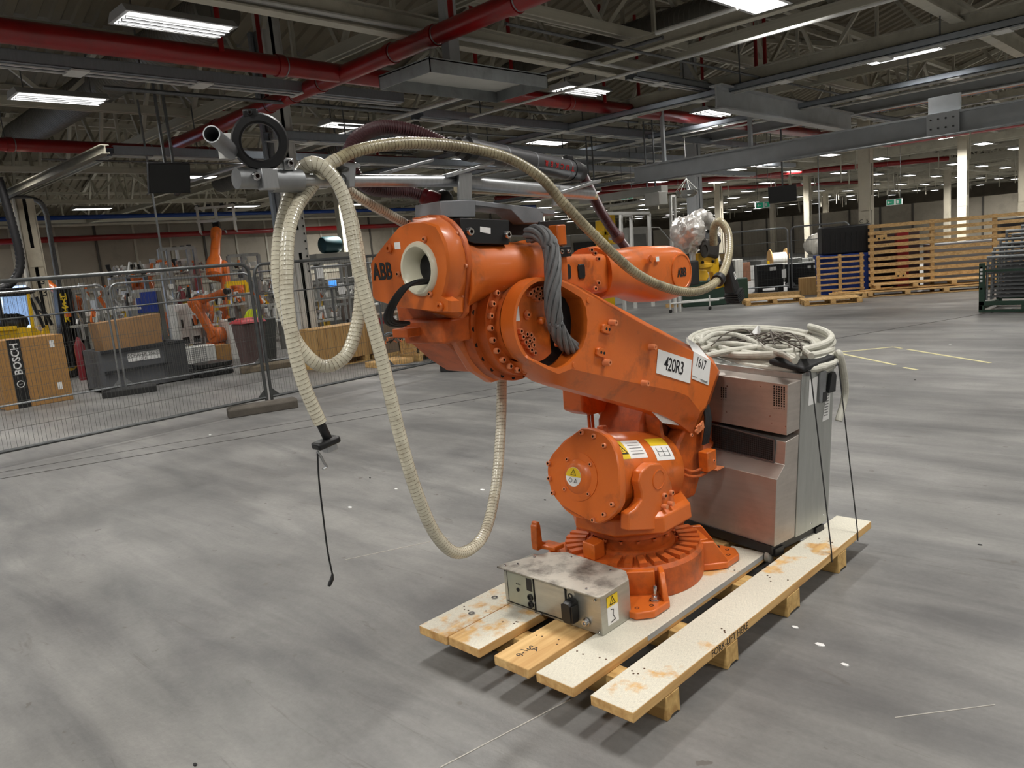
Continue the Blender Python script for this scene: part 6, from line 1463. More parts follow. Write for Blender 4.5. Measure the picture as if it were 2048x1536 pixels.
# ------------------------------------------------------------------ the hall: walls, columns, roof
WALLB = dirt(mat('beige_wall_sheet', (176, 168, 152), .6, 0, .06, 1.2), (110, 104, 94), 1.4, .5, .8, .5)
WALLD = mat('dark_wall_sheet', (92, 88, 82), .7, 0, .1, 1.0)
STEELB = dirt(mat('beige_painted_steel', (206, 202, 186), .5, 0, .08, 2.0), (132, 128, 114), 3, .5, .8, .5)
STEELG = mat('grey_painted_steel', (186, 190, 193), .45, .1, .08, 3.0)
ZINC = mat('zinc_channel', (172, 180, 190), .35, .7, .08, 5.0, stretch=(1, 6, 1))
DUCT = mat('dull_spiral_duct', (120, 118, 112), .5, .4, .1, 4)
DECK = mat('roof_deck', (138, 130, 112), .7, 0, .12, .8)
HX0, HX1, HY0, HY1, HZ = -62.0, 24.0, -24.0, 106.0, 7.2
def wall(name, lo, hi, m, label):
    o = MB().box(lo, hi).build(name, m, smooth=False); props(o, label, None, kind='structure'); return o
wl_ = wall('wall_left', (HX0 - .3, HY0, -.1), (HX0, HY1, 9), WALLB, 'far beige end wall of the hall')
wall('wall_right', (HX1, HY0, -.1), (HX1 + .3, HY1, 9), WALLB, 'beige wall behind the viewer')
wall('wall_far', (HX0, HY1, -.1), (HX1, HY1 + .3, 9), WALLB, 'far beige wall at the end of the hall')
wall('wall_back', (HX0, HY0 - .3, -.1), (HX1, HY0, 9), WALLB, 'beige wall at the near end of the hall')
# inner panelled partition on the left
PX = -27.5
pw = wall('wall_partition', (PX - .12, -6, 0), (PX, 30, 4.1), WALLB, 'beige panelled partition behind the robot cells')
for k in range(30):
    y = -5.4 + k * 1.2; MB().box((PX, y, 0), (PX + .04, y + .07, 4.1)).build('wall_batten', STEELB if k % 3 else WALLD, pw, smooth=False)
MB().box((PX, -6, 1.9), (PX + .06, 30, 2.0)).build('wall_rail', STEELB, pw, smooth=False)
MB().box((PX, -6, 0), (PX + .02, 30, 1.0)).build('wall_plinth_sheet', WALLD, pw, smooth=False)
win = MB().box((PX + .045, -1.2, .9), (PX + .06, 7.4, 2.3)).build('window_1', emitter('daylit_pane', (190, 215, 255), 1.5), smooth=False)
props(win, 'bright daylit window low in the partition behind the forklift', None, kind='structure')
for k in range(8): MB().box((PX + .055, -1.2 + k * 1.2, .9), (PX + .10, -1.13 + k * 1.2, 2.3)).build('window_bar', STEELB, win, smooth=False)
pf = wall('wall_screen', (-60, 66, 0), (-12, 66.12, 3.2), WALLB, 'beige panelled screen wall far down the hall')
for k in range(20): MB().box((-59 + k * 2.4, 65.95, 0), (-58.85 + k * 2.4, 66, 3.2)).build('wall_batten', WALLD, pf, smooth=False)
# corrugated gable roof
def roof_z(x):
    k = ((x - HX0) % 8.9) / 8.9; return HZ + 1.3 * (1 - abs(2 * k - 1))
rb = MB(); ys = []; y = HY0
while y < 60: ys += [(y, 0), (y + .16, 0), (y + .2, .06), (y + .36, .06)]; y += .4
ys += [(60, 0), (HY1, 0)]
x = HX0; n_b = 0
while x < HX1:
    for (xa, xb) in ((x, x + 4.45), (x + 4.45, x + 8.9)):
        za, zb = (HZ, HZ + 1.3) if xa == x else (HZ + 1.3, HZ)
        n0 = len(rb.v); rb.v += [V((xa, yy, za + dz)) for yy, dz in ys] + [V((xb, yy, zb + dz)) for yy, dz in ys]; m_ = len(ys)
        rb.f += [(n0 + i, n0 + i + 1, n0 + m_ + i + 1, n0 + m_ + i) for i in range(m_ - 1)]
    x += 8.9
o = rb.build('ceiling', DECK, smooth=False); props(o, 'corrugated beige roof decking above the steelwork', None, kind='structure')
bars = {}
def ubar(m):                                   # shared unit bar, scaled per member
    if m.name not in bars:
        me = MB().box((-.5, -.5, -.5), (.5, .5, .5)).mesh('member', smooth=False); me.materials.append(m); bars[m.name] = me
    return bars[m.name]
def member(name, p, q, w, h, m, parent):
    p, q = V(p), V(q); o = bpy.data.objects.new(name, ubar(m)); COL.objects.link(o); o.parent = parent
    d = q - p; o.location = (p + q) / 2 - ORG.get(parent, V((0, 0, 0))); o.rotation_mode = 'QUATERNION'; o.rotation_quaternion = d.to_track_quat('Z', 'Y'); o.scale = (w, h, d.length)
    return o
def truss_line(A_, B_, zb, ztop, name, label, near, step=1.483, m=STEELB, w=.10):
    """lattice girder between two points; ztop(x, y) gives the upper chord"""
    A_, B_ = V((*A_, 0)), V((*B_, 0)); L_ = (B_ - A_).length; d = (B_ - A_) / L_; n = int(round(L_ / step))
    t = thing(name, label, None, (A_.x, A_.y, zb), kind='structure')
    low = lambda i: A_ + d * (L_ * i / n) + Z_ * zb
    def top(i): p = A_ + d * (L_ * i / n); return V((p.x, p.y, ztop(p.x, p.y)))
    lat = MB()
    for i in range(n):
        P, Q = low(i), low(i + 1); T0, T1 = top(i), top(i + 1)
        segs = [(T0, T1, w, w, 'upper_chord')] + ([(P, T1, w * .6, w * .6, 'diagonal')] if i % 2 == 0 else [(T0, Q, w * .6, w * .6, 'diagonal')])
        if i % 2 == 1: segs.append((low(i), top(i), w * .5, w * .5, 'hanger'))
        mp_ = (P + Q) / 2
        for (a0, b0, ww, hh, nm) in segs:
            if near(mp_): member(nm, a0, b0, ww, hh, m, t)
            else: lat.bar(a0, b0, ww, hh)
    sgn = d.cross(Z_) * (w * .55)
    for s in (-1, 1): member('lower_chord', low(0) + sgn * s, low(n) + sgn * s, w * .35, w * 1.3, m, t)
    if lat.v:
        o = lat.build('far_lattice', m, t, smooth=False); o['kind'] = 'stuff'
    return t
inview = lambda p: -26 < p.x < -4 and 0 < p.y < 24 and p.y - p.x < 38
for k in range(19):
    y = 2.1 + 6.1 * (k - 2)
    if y > 100: break
    x0, x1 = (HX0 + 8.9 * 2, HX0 + 8.9 * 9)
    truss_line((x0, y), (x1, y), 5.55, lambda x, y_: roof_z(x) - .12, 'beam_truss', 'beige steel roof truss spanning across the hall', inview, w=.14)
for k in range(2, 8):
    x = HX0 + 8.9 * k
    truss_line((x, -10), (x, 75), 5.62, lambda x_, y_: 7.0, 'beam_girder', 'beige lattice girder running along the hall', inview, 1.55, STEELB, .13)
for k in range(2, 7):
    for s in (.17, .34, .66, .83):
        x = HX0 + 8.9 * (k + s); o = MB().bar((x, -12, roof_z(x) - .07), (x, 75, roof_z(x) - .07), .08, .14).build('beam_purlin', STEELB, smooth=False)
        props(o, 'roof purlin under the corrugated deck', None, kind='structure')
# the crowd of far services under the distant roof, too many and too small to pick apart
fs = MB(); rf = random.Random(8)
for k in range(42):
    y = 30 + 70 * (k / 42) ** 1.1; z = rf.uniform(5.05, 5.9); fs.bar((-60, y, z), (10, y, z), rf.uniform(.06, .25), rf.uniform(.06, .3))
for k in range(26):
    x = -58 + 2.3 * k + rf.uniform(-.6, .6); z = rf.uniform(5.05, 5.8); fs.bar((x, 30, z), (x, 104, z), rf.uniform(.06, .2), rf.uniform(.06, .25))
for k in range(160):
    x, y = rf.uniform(-55, 0), rf.uniform(32, 100); fs.bar((x, y, rf.uniform(3.9, 4.6)), (x, y, 6.5), .05, .05)
o = fs.build('far_roof_services', STEELB, smooth=False); props(o, 'crowd of distant beams and hangers under the far roof', 'steelwork', kind='stuff')
# columns
def column(x, y, w, m, label, z1=7.1, white=None, plates=(2.3, 3.7, 5.1)):
    t = thing('column', label, None, (x, y, 0), kind='structure')
    for s in (-1, 1): MB().box((x - w / 2, y + s * w / 2 - .02 - .0, 0), (x + w / 2, y + s * w / 2 + .02, z1)).build('flange', m, t, smooth=False)
    MB().box((x - .02, y - w / 2, 0), (x + .02, y + w / 2, z1)).build('web', DARK if white is None else m, t, smooth=False)
    for s in (-1, 1): MB().box((x + w / 2 - .022, y + s * w * .29 - w * .18, 0), (x + w / 2, y + s * w * .29 + w * .18, z1)).build('face_plate', m, t, smooth=False)
    for s in (-1, 1): MB().box((x + s * w * .29 - w * .18, y - w / 2 - .022, 0), (x + s * w * .29 + w * .18, y - w / 2, z1)).build('face_plate', m, t, smooth=False)
    for z in plates:
        MB().box((x + w / 2 - .01, y - w / 2 + .02, z), (x + w / 2 + .012, y + w / 2 - .02, z + .45)).build('batten_plate', m, t, smooth=False)
        MB().box((x - w / 2 + .02, y - w / 2 - .034, z), (x + w / 2 - .02, y - w / 2 - .01, z + .45)).build('batten_plate', m, t, smooth=False)
    MB().box((x - w * .8, y - w * .8, 0), (x + w * .8, y + w * .8, .03)).build('base_plate', m, t, smooth=False)
    return t
PALEW = dirt(mat('white_painted_column', (222, 222, 218), .5, 0, .04, 2), (150, 146, 138), 3, .55, .8, .5)
COLB = dirt(mat('cream_column', (206, 198, 178), .5, 0, .05, 2), (140, 130, 112), 3, .55, .8, .5)
c2 = column(-14.15, 8.35, .34, PALEW, 'white painted steel column behind the hoses')
MB().box((-14.32, 8.10, 0), (-14.12, 8.17, 6.5)).build('cable_duct', ALUM, c2, smooth=False)
MB().box((-14.32, 8.02, 1.0), (-14.22, 8.08, 6.5)).build('cable_duct', ZINC, c2, smooth=False)
for k in range(9): MB().box((-13.965, 8.47, 1.9 + k * .15), (-13.96, 8.50, 1.94 + k * .15)).build('column_slot', INK, c2, smooth=False)
c1y = onx(62, 500, -21.3).y
c1 = column(-21.3, c1y, .36, COLB, 'cream steel column with a painted number at the photo edge', 4.2, plates=(2.6,))
text('column_number', '3', .26, (-21.115, c1y + .08, 1.98), Y_, Z_, INK, c1); text('column_number', 'G', .2, (-21.115, c1y + .05, 2.25), Y_, Z_, INK, c1)
MB().cyl((-21.1, c1y - .22, .5), (-21.1, c1y - .22, 4.2), .03, n=8).build('column_conduit', WHITEP, c1)
column(-12.6, 21.0, .33, STEELG, 'grey steel column behind the foil wrapped joint')
c4 = column(-9.2, 25.3, .33, COLB, 'cream steel column rising behind the slatted timber frame')
text('column_number', 'C  5', .16, (-9.2, 25.10, 1.98), X_, Z_, INK, c4)
for (x, y, w, lab) in ((-9.6, 37.2, .34, 'cream column in the distance above the timber frame'), (-8.6, 43.0, .36, 'cream column at the far photo edge'), (-21.6, 49.5, .36, 'distant cream column above the blue bins'), (-25.6, 45.5, .36, 'distant cream column right of the gun hose'), (-17.0, 62.0, .36, 'thin distant column above the slatted frame'), (-30, 62, .36, 'thin distant column in the far hall'), (-24, 16.2, .32, 'cream column behind the robot housing'), (-31, 75, .4, 'remote column near the end wall')):
    column(x, y, w, COLB, lab)

# ------------------------------------------------------------------ ceiling luminaires (the hall's own light)
LAMPM = emitter('lamp_diffuser', (255, 250, 240), LAMP_GLOW)
LAMPM.node_tree.nodes['Principled BSDF'].inputs['Emission Color'].default_value = (*LAMP_COLOR, 1)
DIVM = mat('lamp_louvre', (120, 122, 124), .5, .3, .05, 4)
HOUS = mat('lamp_housing', (186, 188, 190), .5, .2, .05, 4)
lamp_house = MB().prism([V((-.30, -.68, 0)), V((.30, -.68, 0)), V((.2, -.68, .10)), V((-.2, -.68, .10))], (0, 1.36, 0)).mesh('lamp_housing', smooth=False); lamp_house.materials.append(HOUS)
lamp_pane = MB().add([(-.24, -.63, -.004), (.24, -.63, -.004), (.24, .63, -.004), (-.24, .63, -.004)], [(0, 3, 2, 1)]).mesh('diffuser', smooth=False); lamp_pane.materials.append(LAMPM)
fin_m = MB().box((-.016, -.63, -.035), (.016, .63, -.005)).mesh('tube_divider', smooth=False); fin_m.materials.append(DIVM)
rod_m = MB().box((-.008, -.008, .1), (.008, .008, .75)).mesh('hanger_rod', smooth=False); rod_m.materials.append(GALVD)
LAMPM.cycles.emission_sampling = 'NONE'
LZ = 5.0
lamp_l = bpy.data.lights.new('lamp_light', 'AREA'); lamp_l.shape = 'RECTANGLE'; lamp_l.size = .48; lamp_l.size_y = 1.26
lamp_l.energy = LAMP_WATT; lamp_l.color = LAMP_COLOR; lamp_l.spread = LAMP_SPREAD
lamp_far = lamp_l.copy(); lamp_far.energy = LAMP_WATT * 5; LN = [0]        # far off, one light stands for five lamps
def lamp(x, y, label, rz=0.0, near=False, z=LZ):
    t = thing('ceiling_lamp', label, 'ceiling lamp', (x, y, z), rz, 'fluorescent ceiling lamps', local=True)
    for nm, me in (('lamp_housing', lamp_house), ('diffuser', lamp_pane)):
        o = bpy.data.objects.new(nm, me); COL.objects.link(o); o.parent = t
    dist = math.hypot(x, y); ahead = (y - x) * .707
    ld = lamp_l if (dist < 24 and ahead > -9) else (lamp_far if (24 <= dist < 85 and ahead > 0 and LN[0] % 5 == 0) else None)
    LN[0] += 1
    if ld:
        o = bpy.data.objects.new('lamp_light', ld); COL.objects.link(o); o.parent = t; o.location = (0, 0, -.025)
    if near:
        for k in (-.12, 0, .12):
            o = bpy.data.objects.new('tube_divider', fin_m); COL.objects.link(o); o.parent = t; o.location = (k, 0, 0)
        for s in (-1, 1):
            o = bpy.data.objects.new('hanger_rod', rod_m); COL.objects.link(o); o.parent = t; o.location = (0, s * .5, 0)
near_l = [(-9.82, 4.55, 'bright ceiling lamp under the big red pipe, nearest the camera'), (-14.25, 4.5, 'ceiling lamp above the left red pipe run'), (-18.9, 4.3, 'ceiling lamp cut by the left photo edge'),
          (-14.8, 10.5, 'ceiling lamp just above the purple hose arch'), (-10.2, 12.9, 'ceiling lamp right of the galvanised tray'), (-15.3, 17.6, 'ceiling lamp above the graphite tube'), (-10.5, 18.6, 'ceiling lamp right of the red main above the far columns')]
for x, y, l_ in near_l: lamp(x, y, l_, near=True)
lamp(-5.45, 17.0, 'crosswise ceiling lamp high at the right of the photo', PI / 2, True, 5.05)
taken = [(a_, b_) for a_, b_, _ in near_l] + [(-5.45, 17.0)]
# the rest of the hall's grid, in view far off and continuing behind the camera
for i in range(-6, 12):
    for j in range(-3, 16):
        x, y = -5.35 - 4.45 * i, 4.5 + 6.1 * j
        if any(abs(x - a_) < 2.3 and abs(y - b_) < 3.2 for a_, b_ in taken): continue
        if x < PX + 1 and y < 30 and i % 2: continue
        if not (-58 < x < 22 and -20 < y < 100): continue
        far = (y - x) > 30
        lamp(x, y, 'fluorescent lamp in the distant rows of ceiling lamps' if far else 'fluorescent lamp of the ceiling rows over the nearer floor')

# ------------------------------------------------------------------ services under the roof
def pipe_run(name, label, P, Q, r, m, cat='pipe', collars=(), group=None, cr=1.13):
    P, Q = V(P), V(Q); t = thing(name, label, cat, tuple(P), group=group); d = (Q - P).normalized()
    MB().cyl(P, Q, r, n=20).build('pipe_body', m, t)
    for k in collars:
        MB().lathe(P + d * k - d * .06, d, [(r * cr, 0), (r * cr, .12)], 20).build('coupling', m, t)
        MB().lathe(P + d * (k + .075), d, [(r * 1.03, 0), (r * 1.03, .02)], 20).build('coupling_band', GALV, t)
    return t
r1 = pipe_run('sprinkler_main', 'thick dark red sprinkler main crossing the upper photo', (-10.72, -8, 5.0), (-11.4, 34, 5.0), .145, REDP, collars=(4.4, 9.3, 14.6, 16.9, 21.5, 28))
r2 = pipe_run('sprinkler_main', 'bright red sprinkler main rising toward the top middle of the photo', (-18.2, 7.82, 4.98), (-1.0, 7.55, 4.98), .135, REDP, collars=(.5, 2.6, 4.8, 5.7, 6.6, 8.6, 9.6, 11.2, 13))
r3 = pipe_run('sprinkler_main', 'red sprinkler main low at the left, behind the black ring', (-18.15, -6, 5.0), (-20.4, 44, 5.0), .135, REDP, collars=(10.8, 13.6, 15, 19, 24, 31))
r4 = pipe_run('sprinkler_main', 'far red sprinkler main over the distant columns', (-11.4, 33.9, 5.0), (-3, 34.2, 5.0), .13, REDP, collars=(2, 5))
r5 = pipe_run('sprinkler_main', 'far red main sloping across the distant hall', (-26, 34, 5.0), (-13.0, 47.5, 5.0), .13, REDP, collars=(4, 9))
r6 = pipe_run('sprinkler_main', 'remote red main above the exit sign', (-30, 30, 5.0), (-22, 60, 5.0), .12, REDP)
for (x, y) in ((-10.75, 5.6), (-10.75, 2.0), (-10.8, 10.6), (-10.85, 11.6), (-10.9, 14.6), (-10.95, 16.0), (-11.0, 19), (-18.3, 4.4), (-18.4, 9.4), (-18.5, 10.6), (-18.6, 14), (-8.2, 7.66), (-13.4, 7.74), (-5.2, 7.6), (-7.8, 16), (-8.3, 16.6)):
    pipe_run('sprinkler_riser', 'thin dark red pipe rising from a sprinkler main to the roof', (x, y, 5.05), (x, y, 7.1), .038, REDP, group='red sprinkler risers')
for z, m, r, lab in ((3.62, REDP, .09, 'dark red pipe along the beige partition'), (4.28, mat('blue_pipe_paint', (30, 70, 150), .4, 0, .1, 2), .07, 'blue pipe along the top of the beige partition'), (4.05, STEELB, .05, 'pale conduit along the beige partition')):
    pipe_run('wall_pipe', lab, (-27.2, -5, z), (-27.2, 30, z), r, m)
# spiral ducts
def duct(name, label, P, Q, r):
    P, Q = V(P), V(Q); n = int((Q - P).length / .11); d = (Q - P) / n; prof = []
    ln = d.length
    for i in range(n): prof += [(r, ln * i), (r, ln * (i + .82)), (r * 1.03, ln * (i + .9))]
    return solo(MB().lathe(P, Q - P, prof, 28), name, DUCT, label, 'duct', at=tuple(P), angle=20)
duct('spiral_duct', 'dark ribbed spiral duct at the upper right of the middle', (-13.2, 14.0, 6.0), (-3.5, 14.0, 6.0), .33)
duct('spiral_duct', 'dark ribbed spiral duct at the upper left', (-24, 6.4, 6.1), (-12.2, 6.4, 6.1), .36)
duct('spiral_duct', 'ribbed duct above the left photo edge', (-16, 2.9, 6.1), (-6, 2.9, 6.1), .30)
duct('spiral_duct', 'dull duct behind the purple hose arch', (-26, 12.8, 5.2), (-15.5, 12.8, 5.2), .30)
# grey steel runway beams
def rbeam(name, label, P, Q, w, h, t_, m, bolts=()):
    t = thing(name, label, 'beam', tuple(P)); P, Q = V(P), V(Q)
    MB().ibar(P, Q, w, h, t_).build('beam_section', m, t, smooth=False); return t
cbm = rbeam('runway_beam', 'long pale grey runway beam sloping across the right of the photo', (-11.9, 17.0, 3.62), (2.0, 17.0, 3.62), .24, .42, .035, STEELG)
spx = ony(1885, 232, 16.85)
MB().box((spx.x - .28, 16.84, 3.42), (spx.x + .28, 16.88, 3.83)).build('splice_plate', STEELG, cbm, smooth=False)
MB().box((spx.x - .28, 16.95, 3.83), (spx.x + .28, 17.0, 4.15)).build('hanger_plate', STEELG, cbm, smooth=False)
put_bolts([V((spx.x - .2 + .13 * k, 16.84, z)) for k in range(4) for z in (3.55, 3.72)], -Y_, .02, GALVD, cbm, 'splice_bolt')
for x in (-11, -8.7, -3, -1): MB().box((x - .04, 16.96, 3.83), (x + .04, 17.04, 5.6)).build('hanger', STEELG, cbm, smooth=False)
MB().cyl((-11.9, 16.78, 3.40), (2, 16.78, 3.40), .018, n=8).build('beam_conduit', GALV, cbm)
rbeam('runway_beam', 'short grey beam with an open end left of the long runway beam', (-7.95, 14.2, 4.55), (-8.3, 21.8, 4.55), .26, .46, .03, STEELG)
rbeam('runway_beam', 'beige grey beam passing behind the galvanised tray', (-9.05, 3.4, 5.25), (-9.35, 15.2, 5.25), .2, .34, .025, STEELB)
rbeam('runway_beam', 'beige crosswise beam above the long runway beam', (-30, 15.8, 5.1), (4, 15.8, 5.1), .2, .3, .025, STEELB)
rbeam('runway_beam', 'beige crosswise beam behind the spiral duct', (-30, 12.1, 5.3), (4, 12.1, 5.3), .18, .26, .02, STEELB)
rbeam('runway_beam', 'crosswise beam ending on the cream column at the left', (-22.5, 5.2, 4.3), (-14.6, 5.2, 4.3), .14, .16, .02, mat('dull_truss_paint', (118, 114, 102), .6, 0, .1, 3))
rbeam('runway_beam', 'dull grey crosswise beam far above the timber frame', (-26, 21.8, 4.9), (4, 21.8, 4.9), .22, .32, .03, STEELG)
rbeam('runway_beam', 'grey lengthwise beam at the upper right corner', (-4.1, 9.5, 5.3), (-4.3, 30, 5.3), .2, .32, .03, STEELB)
rbeam('crane_girder', 'orange crane girder high at the right', (-15, 25.5, 5.35), (3, 25.5, 5.35), .2, .3, .05, mat('orange_girder_paint', (200, 110, 50), .5, 0, .1, 3))
solo(MB().box((-12, 26.2, 5.3), (2, 26.5, 5.65)), 'blue_busbar', mat('blue_busbar', (44, 84, 120), .5, 0, .1, 3), 'blue busbar trunking beside the orange crane girder', 'busbar')
# zinc channel tracks with white cover strips
def track(P, Q, label, w=.10, h=.16, gap=.28, cross=1.8):
    P, Q = V(P), V(Q); t = thing('channel_track', label, 'track', tuple(P), group='zinc channel tracks under the roof'); d = (Q - P).normalized(); s_ = d.cross(Z_)
    for k in (-1, 1):
        b = MB(); b.channel(P + s_ * k * gap / 2, Q + s_ * k * gap / 2, w, h, .012, k); b.build('channel', ZINC, t, smooth=False)
    n = int((Q - P).length / cross)
    for i in range(n):
        p = P + d * (cross * (i + .5)); MB().obox(p - Z_ * (h * .5 + .02), s_ * (gap * .5 + .05), d * .12, Z_ * .012).build('cross_plate', WHITEP, t, smooth=False)
    for k in (-1, 1): MB().bar(P + s_ * k * gap * .3 - Z_ * (h * .62), Q + s_ * k * gap * .3 - Z_ * (h * .62), .03, .02).build('cover_strip', WHITEP, t, smooth=False)
    for i in range(max(1, n // 2)):
        p = P + d * (cross * 2 * (i + .5)); MB().bar(p + Z_ * h * .5, V((p.x, p.y, 5.6)), .02, .02).build('hanger_rod', GALVD, t, smooth=False)
track((-12.0, -4, 5.0), (-12.2, 9.8, 5.0), 'broad zinc channel track across the upper left')
track((-12.15, 10.2, 4.75), (-12.9, 30, 4.75), 'zinc track continuing right of the galvanised tray')
track((-14.0, 8.0, 4.55), (-14.6, 32, 4.55), 'zinc track above the graphite tube')
track((-16.6, 6.0, 4.6), (-17.4, 34, 4.6), 'thin zinc track behind the purple hose arch')
track((-8.7, 12.5, 4.95), (-8.7, 28, 4.95), 'zinc track above the open ended beam', .08, .12, .2)
track((-22, 18.4, 4.7), (2, 18.4, 4.7), 'crosswise zinc track above the long runway beam', .08, .12, .24)
track((-24, 14.9, 4.75), (2, 14.9, 4.75), 'crosswise zinc track near the spiral duct', .08, .12, .24)
track((-28, 28, 4.6), (4, 28, 4.6), 'far crosswise zinc track over the timber frame', .08, .12, .24)
# galvanised drip tray hung below the mains
TY = thing('drip_tray', 'large galvanised tray hung open side down below the red mains', 'tray', (-8.4, 8.0, 4.3))
tx0, tx1, ty0, ty1, tz = -9.08, -7.98, 7.0, 9.3, 4.3
GAL2 = dirt(mat('streaked_galvanised_sheet', (150, 154, 156), .4, .6, .1, 6, stretch=(1, 1, .3)), (90, 88, 84), 4, .5, .8, .5)
MB().box((tx0, ty0, tz + .16), (tx1, ty1, tz + .175)).build('tray_top', mat('tray_inner_white', (206, 206, 200), .5, 0, .06, 4), TY, smooth=False)
for lo, hi in (((tx0, ty0, tz), (tx0 + .012, ty1, tz + .19)), ((tx1 - .012, ty0, tz), (tx1, ty1, tz + .19)), ((tx0, ty0, tz), (tx1, ty0 + .012, tz + .19)), ((tx0, ty1 - .012, tz), (tx1, ty1, tz + .19))):
    MB().box(lo, hi).build('tray_side', GAL2, TY, smooth=False)
MB().box((-8.55, 7.75, tz + .17), (-8.4, 7.95, 5.6)).build('tray_hanger', STEELG, TY, smooth=False)
MB().bar((-8.47, 7.3, tz + .19), (-8.47, 8.6, tz + .19), .08, .05).build('tray_rib', STEELG, TY, smooth=False)
# thin conduits
rc_ = random.Random(3)
for k in range(22):
    z = rc_.uniform(4.7, 5.5)
    if k % 2: P, Q = (rc_.uniform(-30, -14), rc_.uniform(3, 30), z), None; Q = (P[0] + rc_.uniform(6, 16), P[1], z)
    else: P = (rc_.uniform(-22, -5), rc_.uniform(-2, 16), z); Q = (P[0], P[1] + rc_.uniform(6, 18), z)
    solo(MB().cyl(P, Q, rc_.choice((.018, .025, .035)), n=8), 'conduit', rc_.choice((GALV, WHITEP, GALVD)), 'thin metal conduit strung between the roof trusses', 'conduit', 'conduits between the roof trusses')
# hanging strip lights on the right
for k, (a, b_) in enumerate((((1312, 66), (1465, 12)), ((1240, -10), (1320, -40)))):
    P, Q = onz(*a, 5.0), onz(*b_, 5.0); Q = V((Q.x, P.y, 5.0))
    solo(MB().cyl(P, Q, .035, n=10), 'tube_rail', WHITEP, 'slim white tube rail under the spiral duct' if k == 0 else 'slim white tube rail at the top photo edge', 'rail')
# screens, signs
def screen(c, face, up, w, h, label, m, rod=5.5):
    c, f = V(c), V(face).normalized(); s_ = f.cross(Z_).normalized(); u = s_.cross(f)
    t = thing('hanging_screen', label, 'screen', tuple(c - u * h / 2))
    MB().obox(c, s_ * w / 2, u * h / 2, f * .04).build('housing', BLACKP, t, bevel=.01)
    MB().obox(c + f * .041, s_ * (w / 2 - .02), u * (h / 2 - .02), f * .002).build('glass', mat('dark_glass', (18, 20, 20), .12, 0, .1, 3, rvar=.02), t, smooth=False)
    MB().bar(c - f * .08, V((c.x - f.x * .08, c.y - f.y * .08, rod)), .04, .04).build('hanger_rod', GALVD, t, smooth=False)
    MB().obox(c - f * .06, s_ * .12, u * .12, f * .03).build('bracket', BLACKP, t)
    return t
tvc = onx(338, 356, -14.0)
screen(tvc, (1, -.05, -.35), 0, .72, .52, 'dark screen hung tilted beside the sprinkler main on the left', None)
t2 = screen(tvc + V((-.35, .35, .02)), (.3, .95, -.3), 0, .72, .52, 'second dark screen hung back to back with the tilted one', None)
sc3 = ony(1565, 388, 23.5)
screen(sc3, (.35, -1, -.12), 0, .82, .50, 'black screen hanging between the distant columns', None)
SGN = mat('exit_sign_green', (20, 110, 84), .5, 0, .05, 5, emit=((30, 150, 110), .25)); 
def exit_sign(px, Y, label, w=.46):
    c = ony(*px, Y); t = thing('exit_sign', label, 'sign', tuple(c))
    MB().box((c.x - w / 2, Y, c.z - w * .2), (c.x + w / 2, Y + .03, c.z + w * .2)).build('sign_plate', WHITE, t, smooth=False)
    MB().box((c.x - w * .47, Y - .003, c.z - w * .17), (c.x + w * .0, Y, c.z + w * .17)).build('arrow_field', SGN, t, smooth=False)
    MB().box((c.x + w * .12, Y - .003, c.z - w * .17), (c.x + w * .47, Y, c.z + w * .17)).build('figure_field', SGN, t, smooth=False)
    ar = MB().bar((c.x - w * .38, Y - .006, c.z), (c.x - w * .12, Y - .006, c.z), .02, .03, Y_); ar.prism([V((c.x - w * .42, Y - .004, c.z)), V((c.x - w * .3, Y - .004, c.z + w * .1)), V((c.x - w * .3, Y - .004, c.z - w * .1))], (0, -.004, 0)); ar.build('arrow', WHITE, t, smooth=False)
    MB().box((c.x + w * .16, Y - .006, c.z - w * .12), (c.x + w * .3, Y - .003, c.z + w * .1)).build('running_figure', WHITE, t, smooth=False)
    for s in (-.4, .4): MB().bar((c.x + s * w, Y + .015, c.z + w * .2), (c.x + s * w, Y + .015, 5.4), .008, .008).build('hanger_rod', GALVD, t, smooth=False)
exit_sign((1526, 410), 23.6, 'lit green and white exit sign below the black screen')
exit_sign((1254, 393), 19.5, 'dim green exit sign above the purple hose', .42)
exit_sign((1788, 404), 34, 'small faint exit sign beside the cream column', .6)
# mirror dome hung in a wire sling
dmc = ony(1374, 384, 18.5)
DM = thing('mirror_dome', 'clear plastic dome hanging in a wire sling under the runway beam', 'dome', tuple(dmc))
GL = mat('clear_dome_plastic', (214, 214, 208), .08, 0, .03, 4); GL.node_tree.nodes['Principled BSDF'].inputs['Transmission Weight'].default_value = .7
MB().lathe(dmc - Z_ * .16, Z_, [(.02, 0), (.16, .02), (.26, .09), (.30, .19), (.31, .2)], 28, caps=False).build('dome_shell', GL, DM)
for k in range(8):
    a = 2 * PI * k / 8; MB().bar(dmc + V((.3 * math.cos(a), .3 * math.sin(a), .03)), dmc + Z_ * .36, .008, .008).build('sling_wire', WHITEP, DM, smooth=False)
MB().bar(dmc + Z_ * .36, V((dmc.x, dmc.y, 5.5)), .008, .008).build('hang_wire', WHITEP, DM, smooth=False)
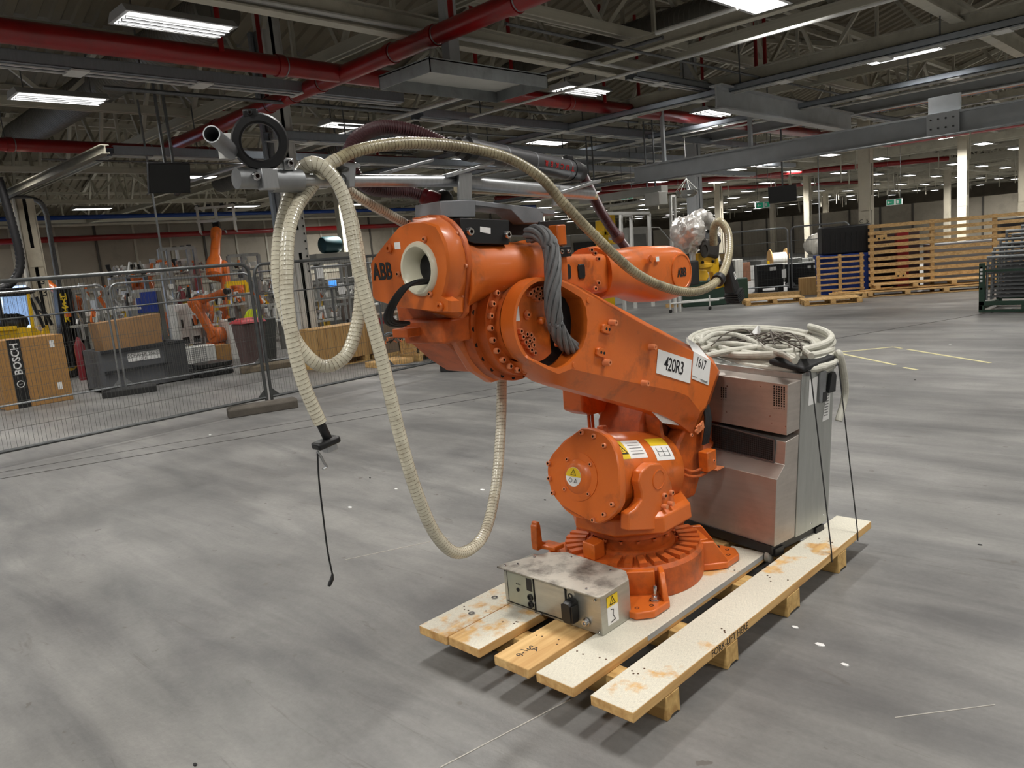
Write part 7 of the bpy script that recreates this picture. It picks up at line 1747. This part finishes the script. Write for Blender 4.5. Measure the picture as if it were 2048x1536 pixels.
# hanging poles
for (px, X, zb, lab) in (((318, 470), -16.5, 1.9, 'thin suspended pole left of the white gripper frame'), ((1638, 400), -13.5, 1.9, 'thin suspended pole right of the black screen')):
    p = onx(*px, X); solo(MB().cyl((p.x, p.y, zb), (p.x, p.y, 5.6), .022, n=8), 'drop_pole', GALV, lab, 'pole')
p = onx(100, 480, -22); 
bp_ = MB().tube(spline([V((-22, p.y - .9, 4.3)), V((-22, p.y - .3, 4.3)), V((-22, p.y, 4.05)), V((-22, p.y + .02, 3.0)), V((-22, p.y + .02, .0))], 8), .06, 10)
solo(bp_, 'bent_pipe', GALVD, 'bent grey pipe dropping beside the cream column', 'pipe')
p = onx(35, 505, -20.6)
fx_ = MB().tube(resample(spline([V((-20.6, p.y - .1, 4.6)), V((-20.6, p.y, 3.6)), V((-20.6, p.y + .02, 2.7)), V((-20.6, p.y - .25, 2.25)), V((-20.6, p.y - .7, 2.1))], 10), .05), .09, 12, rfun=lambda i, k: .085 if i % 2 else .1)
solo(fx_, 'flexible_duct', mat('black_flex_duct', (48, 48, 50), .5, .2, .1, 6), 'dark flexible duct bending beside the cream column', 'duct')
# white boxed trunking behind the tubes
for (a, b_, Y, h, lab) in (((1165, 402), (1330, 395), 17.5, .18, 'pale boxed trunking behind the graphite tube'), ((1180, 417), (1310, 413), 17.6, .05, 'thin pale shelf rail below the boxed trunking')):
    P, Q = ony(*a, Y), ony(*b_, Y); Q.z = P.z
    t = thing('boxed_trunking', lab, 'trunking', tuple(P)); MB().bar(P, Q, .3, h).build('trunking', PALEG, t, smooth=False)
    for s in (.1, .9): p = P + (Q - P) * s; MB().bar(p + Z_ * h / 2, V((p.x, p.y, 5.0)), .03, .03).build('hanger_rod', GALVD, t, smooth=False)
P = ony(1312, 398, 17.3); solo(MB().obox(P, V((.22, 0, 0)), V((0, .2, 0)), V((0, 0, .16))), 'grey_junction_box', PALEG, 'pale square box at the end of the boxed trunking', 'box', bevel=.01)

# ------------------------------------------------------------------ litter on the floor
for k, (x, y) in enumerate(((740, 956), (792, 978), (965, 980), (1090, 1000), (1690, 1330), (1640, 1290), (1830, 760), (330, 805), (420, 870), (1960, 1090), (1590, 1255), (700, 1015), (390, 1530), (1900, 690))):
    p = onz(x, y); r = .012 + .006 * (k % 3)
    solo(MB().prism([p + V((r * math.cos(a), r * .6 * math.sin(a), 0)) for a in (0, 1.1, 2.3, 3.4, 4.6, 5.5)], (0, 0, .004)), 'litter_scrap', WHITE if k % 3 else BLACKR, ('small white' if k % 3 else 'small black') + ' scrap lying loose on the concrete floor', 'litter', 'small scraps on the floor', smooth=False)
SC.cycles.max_bounces = 4; SC.cycles.diffuse_bounces = 2; SC.cycles.glossy_bounces = 3; SC.cycles.transmission_bounces = 4
SC.cycles.caustics_reflective = False; SC.cycles.caustics_refractive = False
SC.cycles.sample_clamp_indirect = 4.0
SC.cycles.use_adaptive_sampling = True; SC.cycles.adaptive_threshold = 0.06
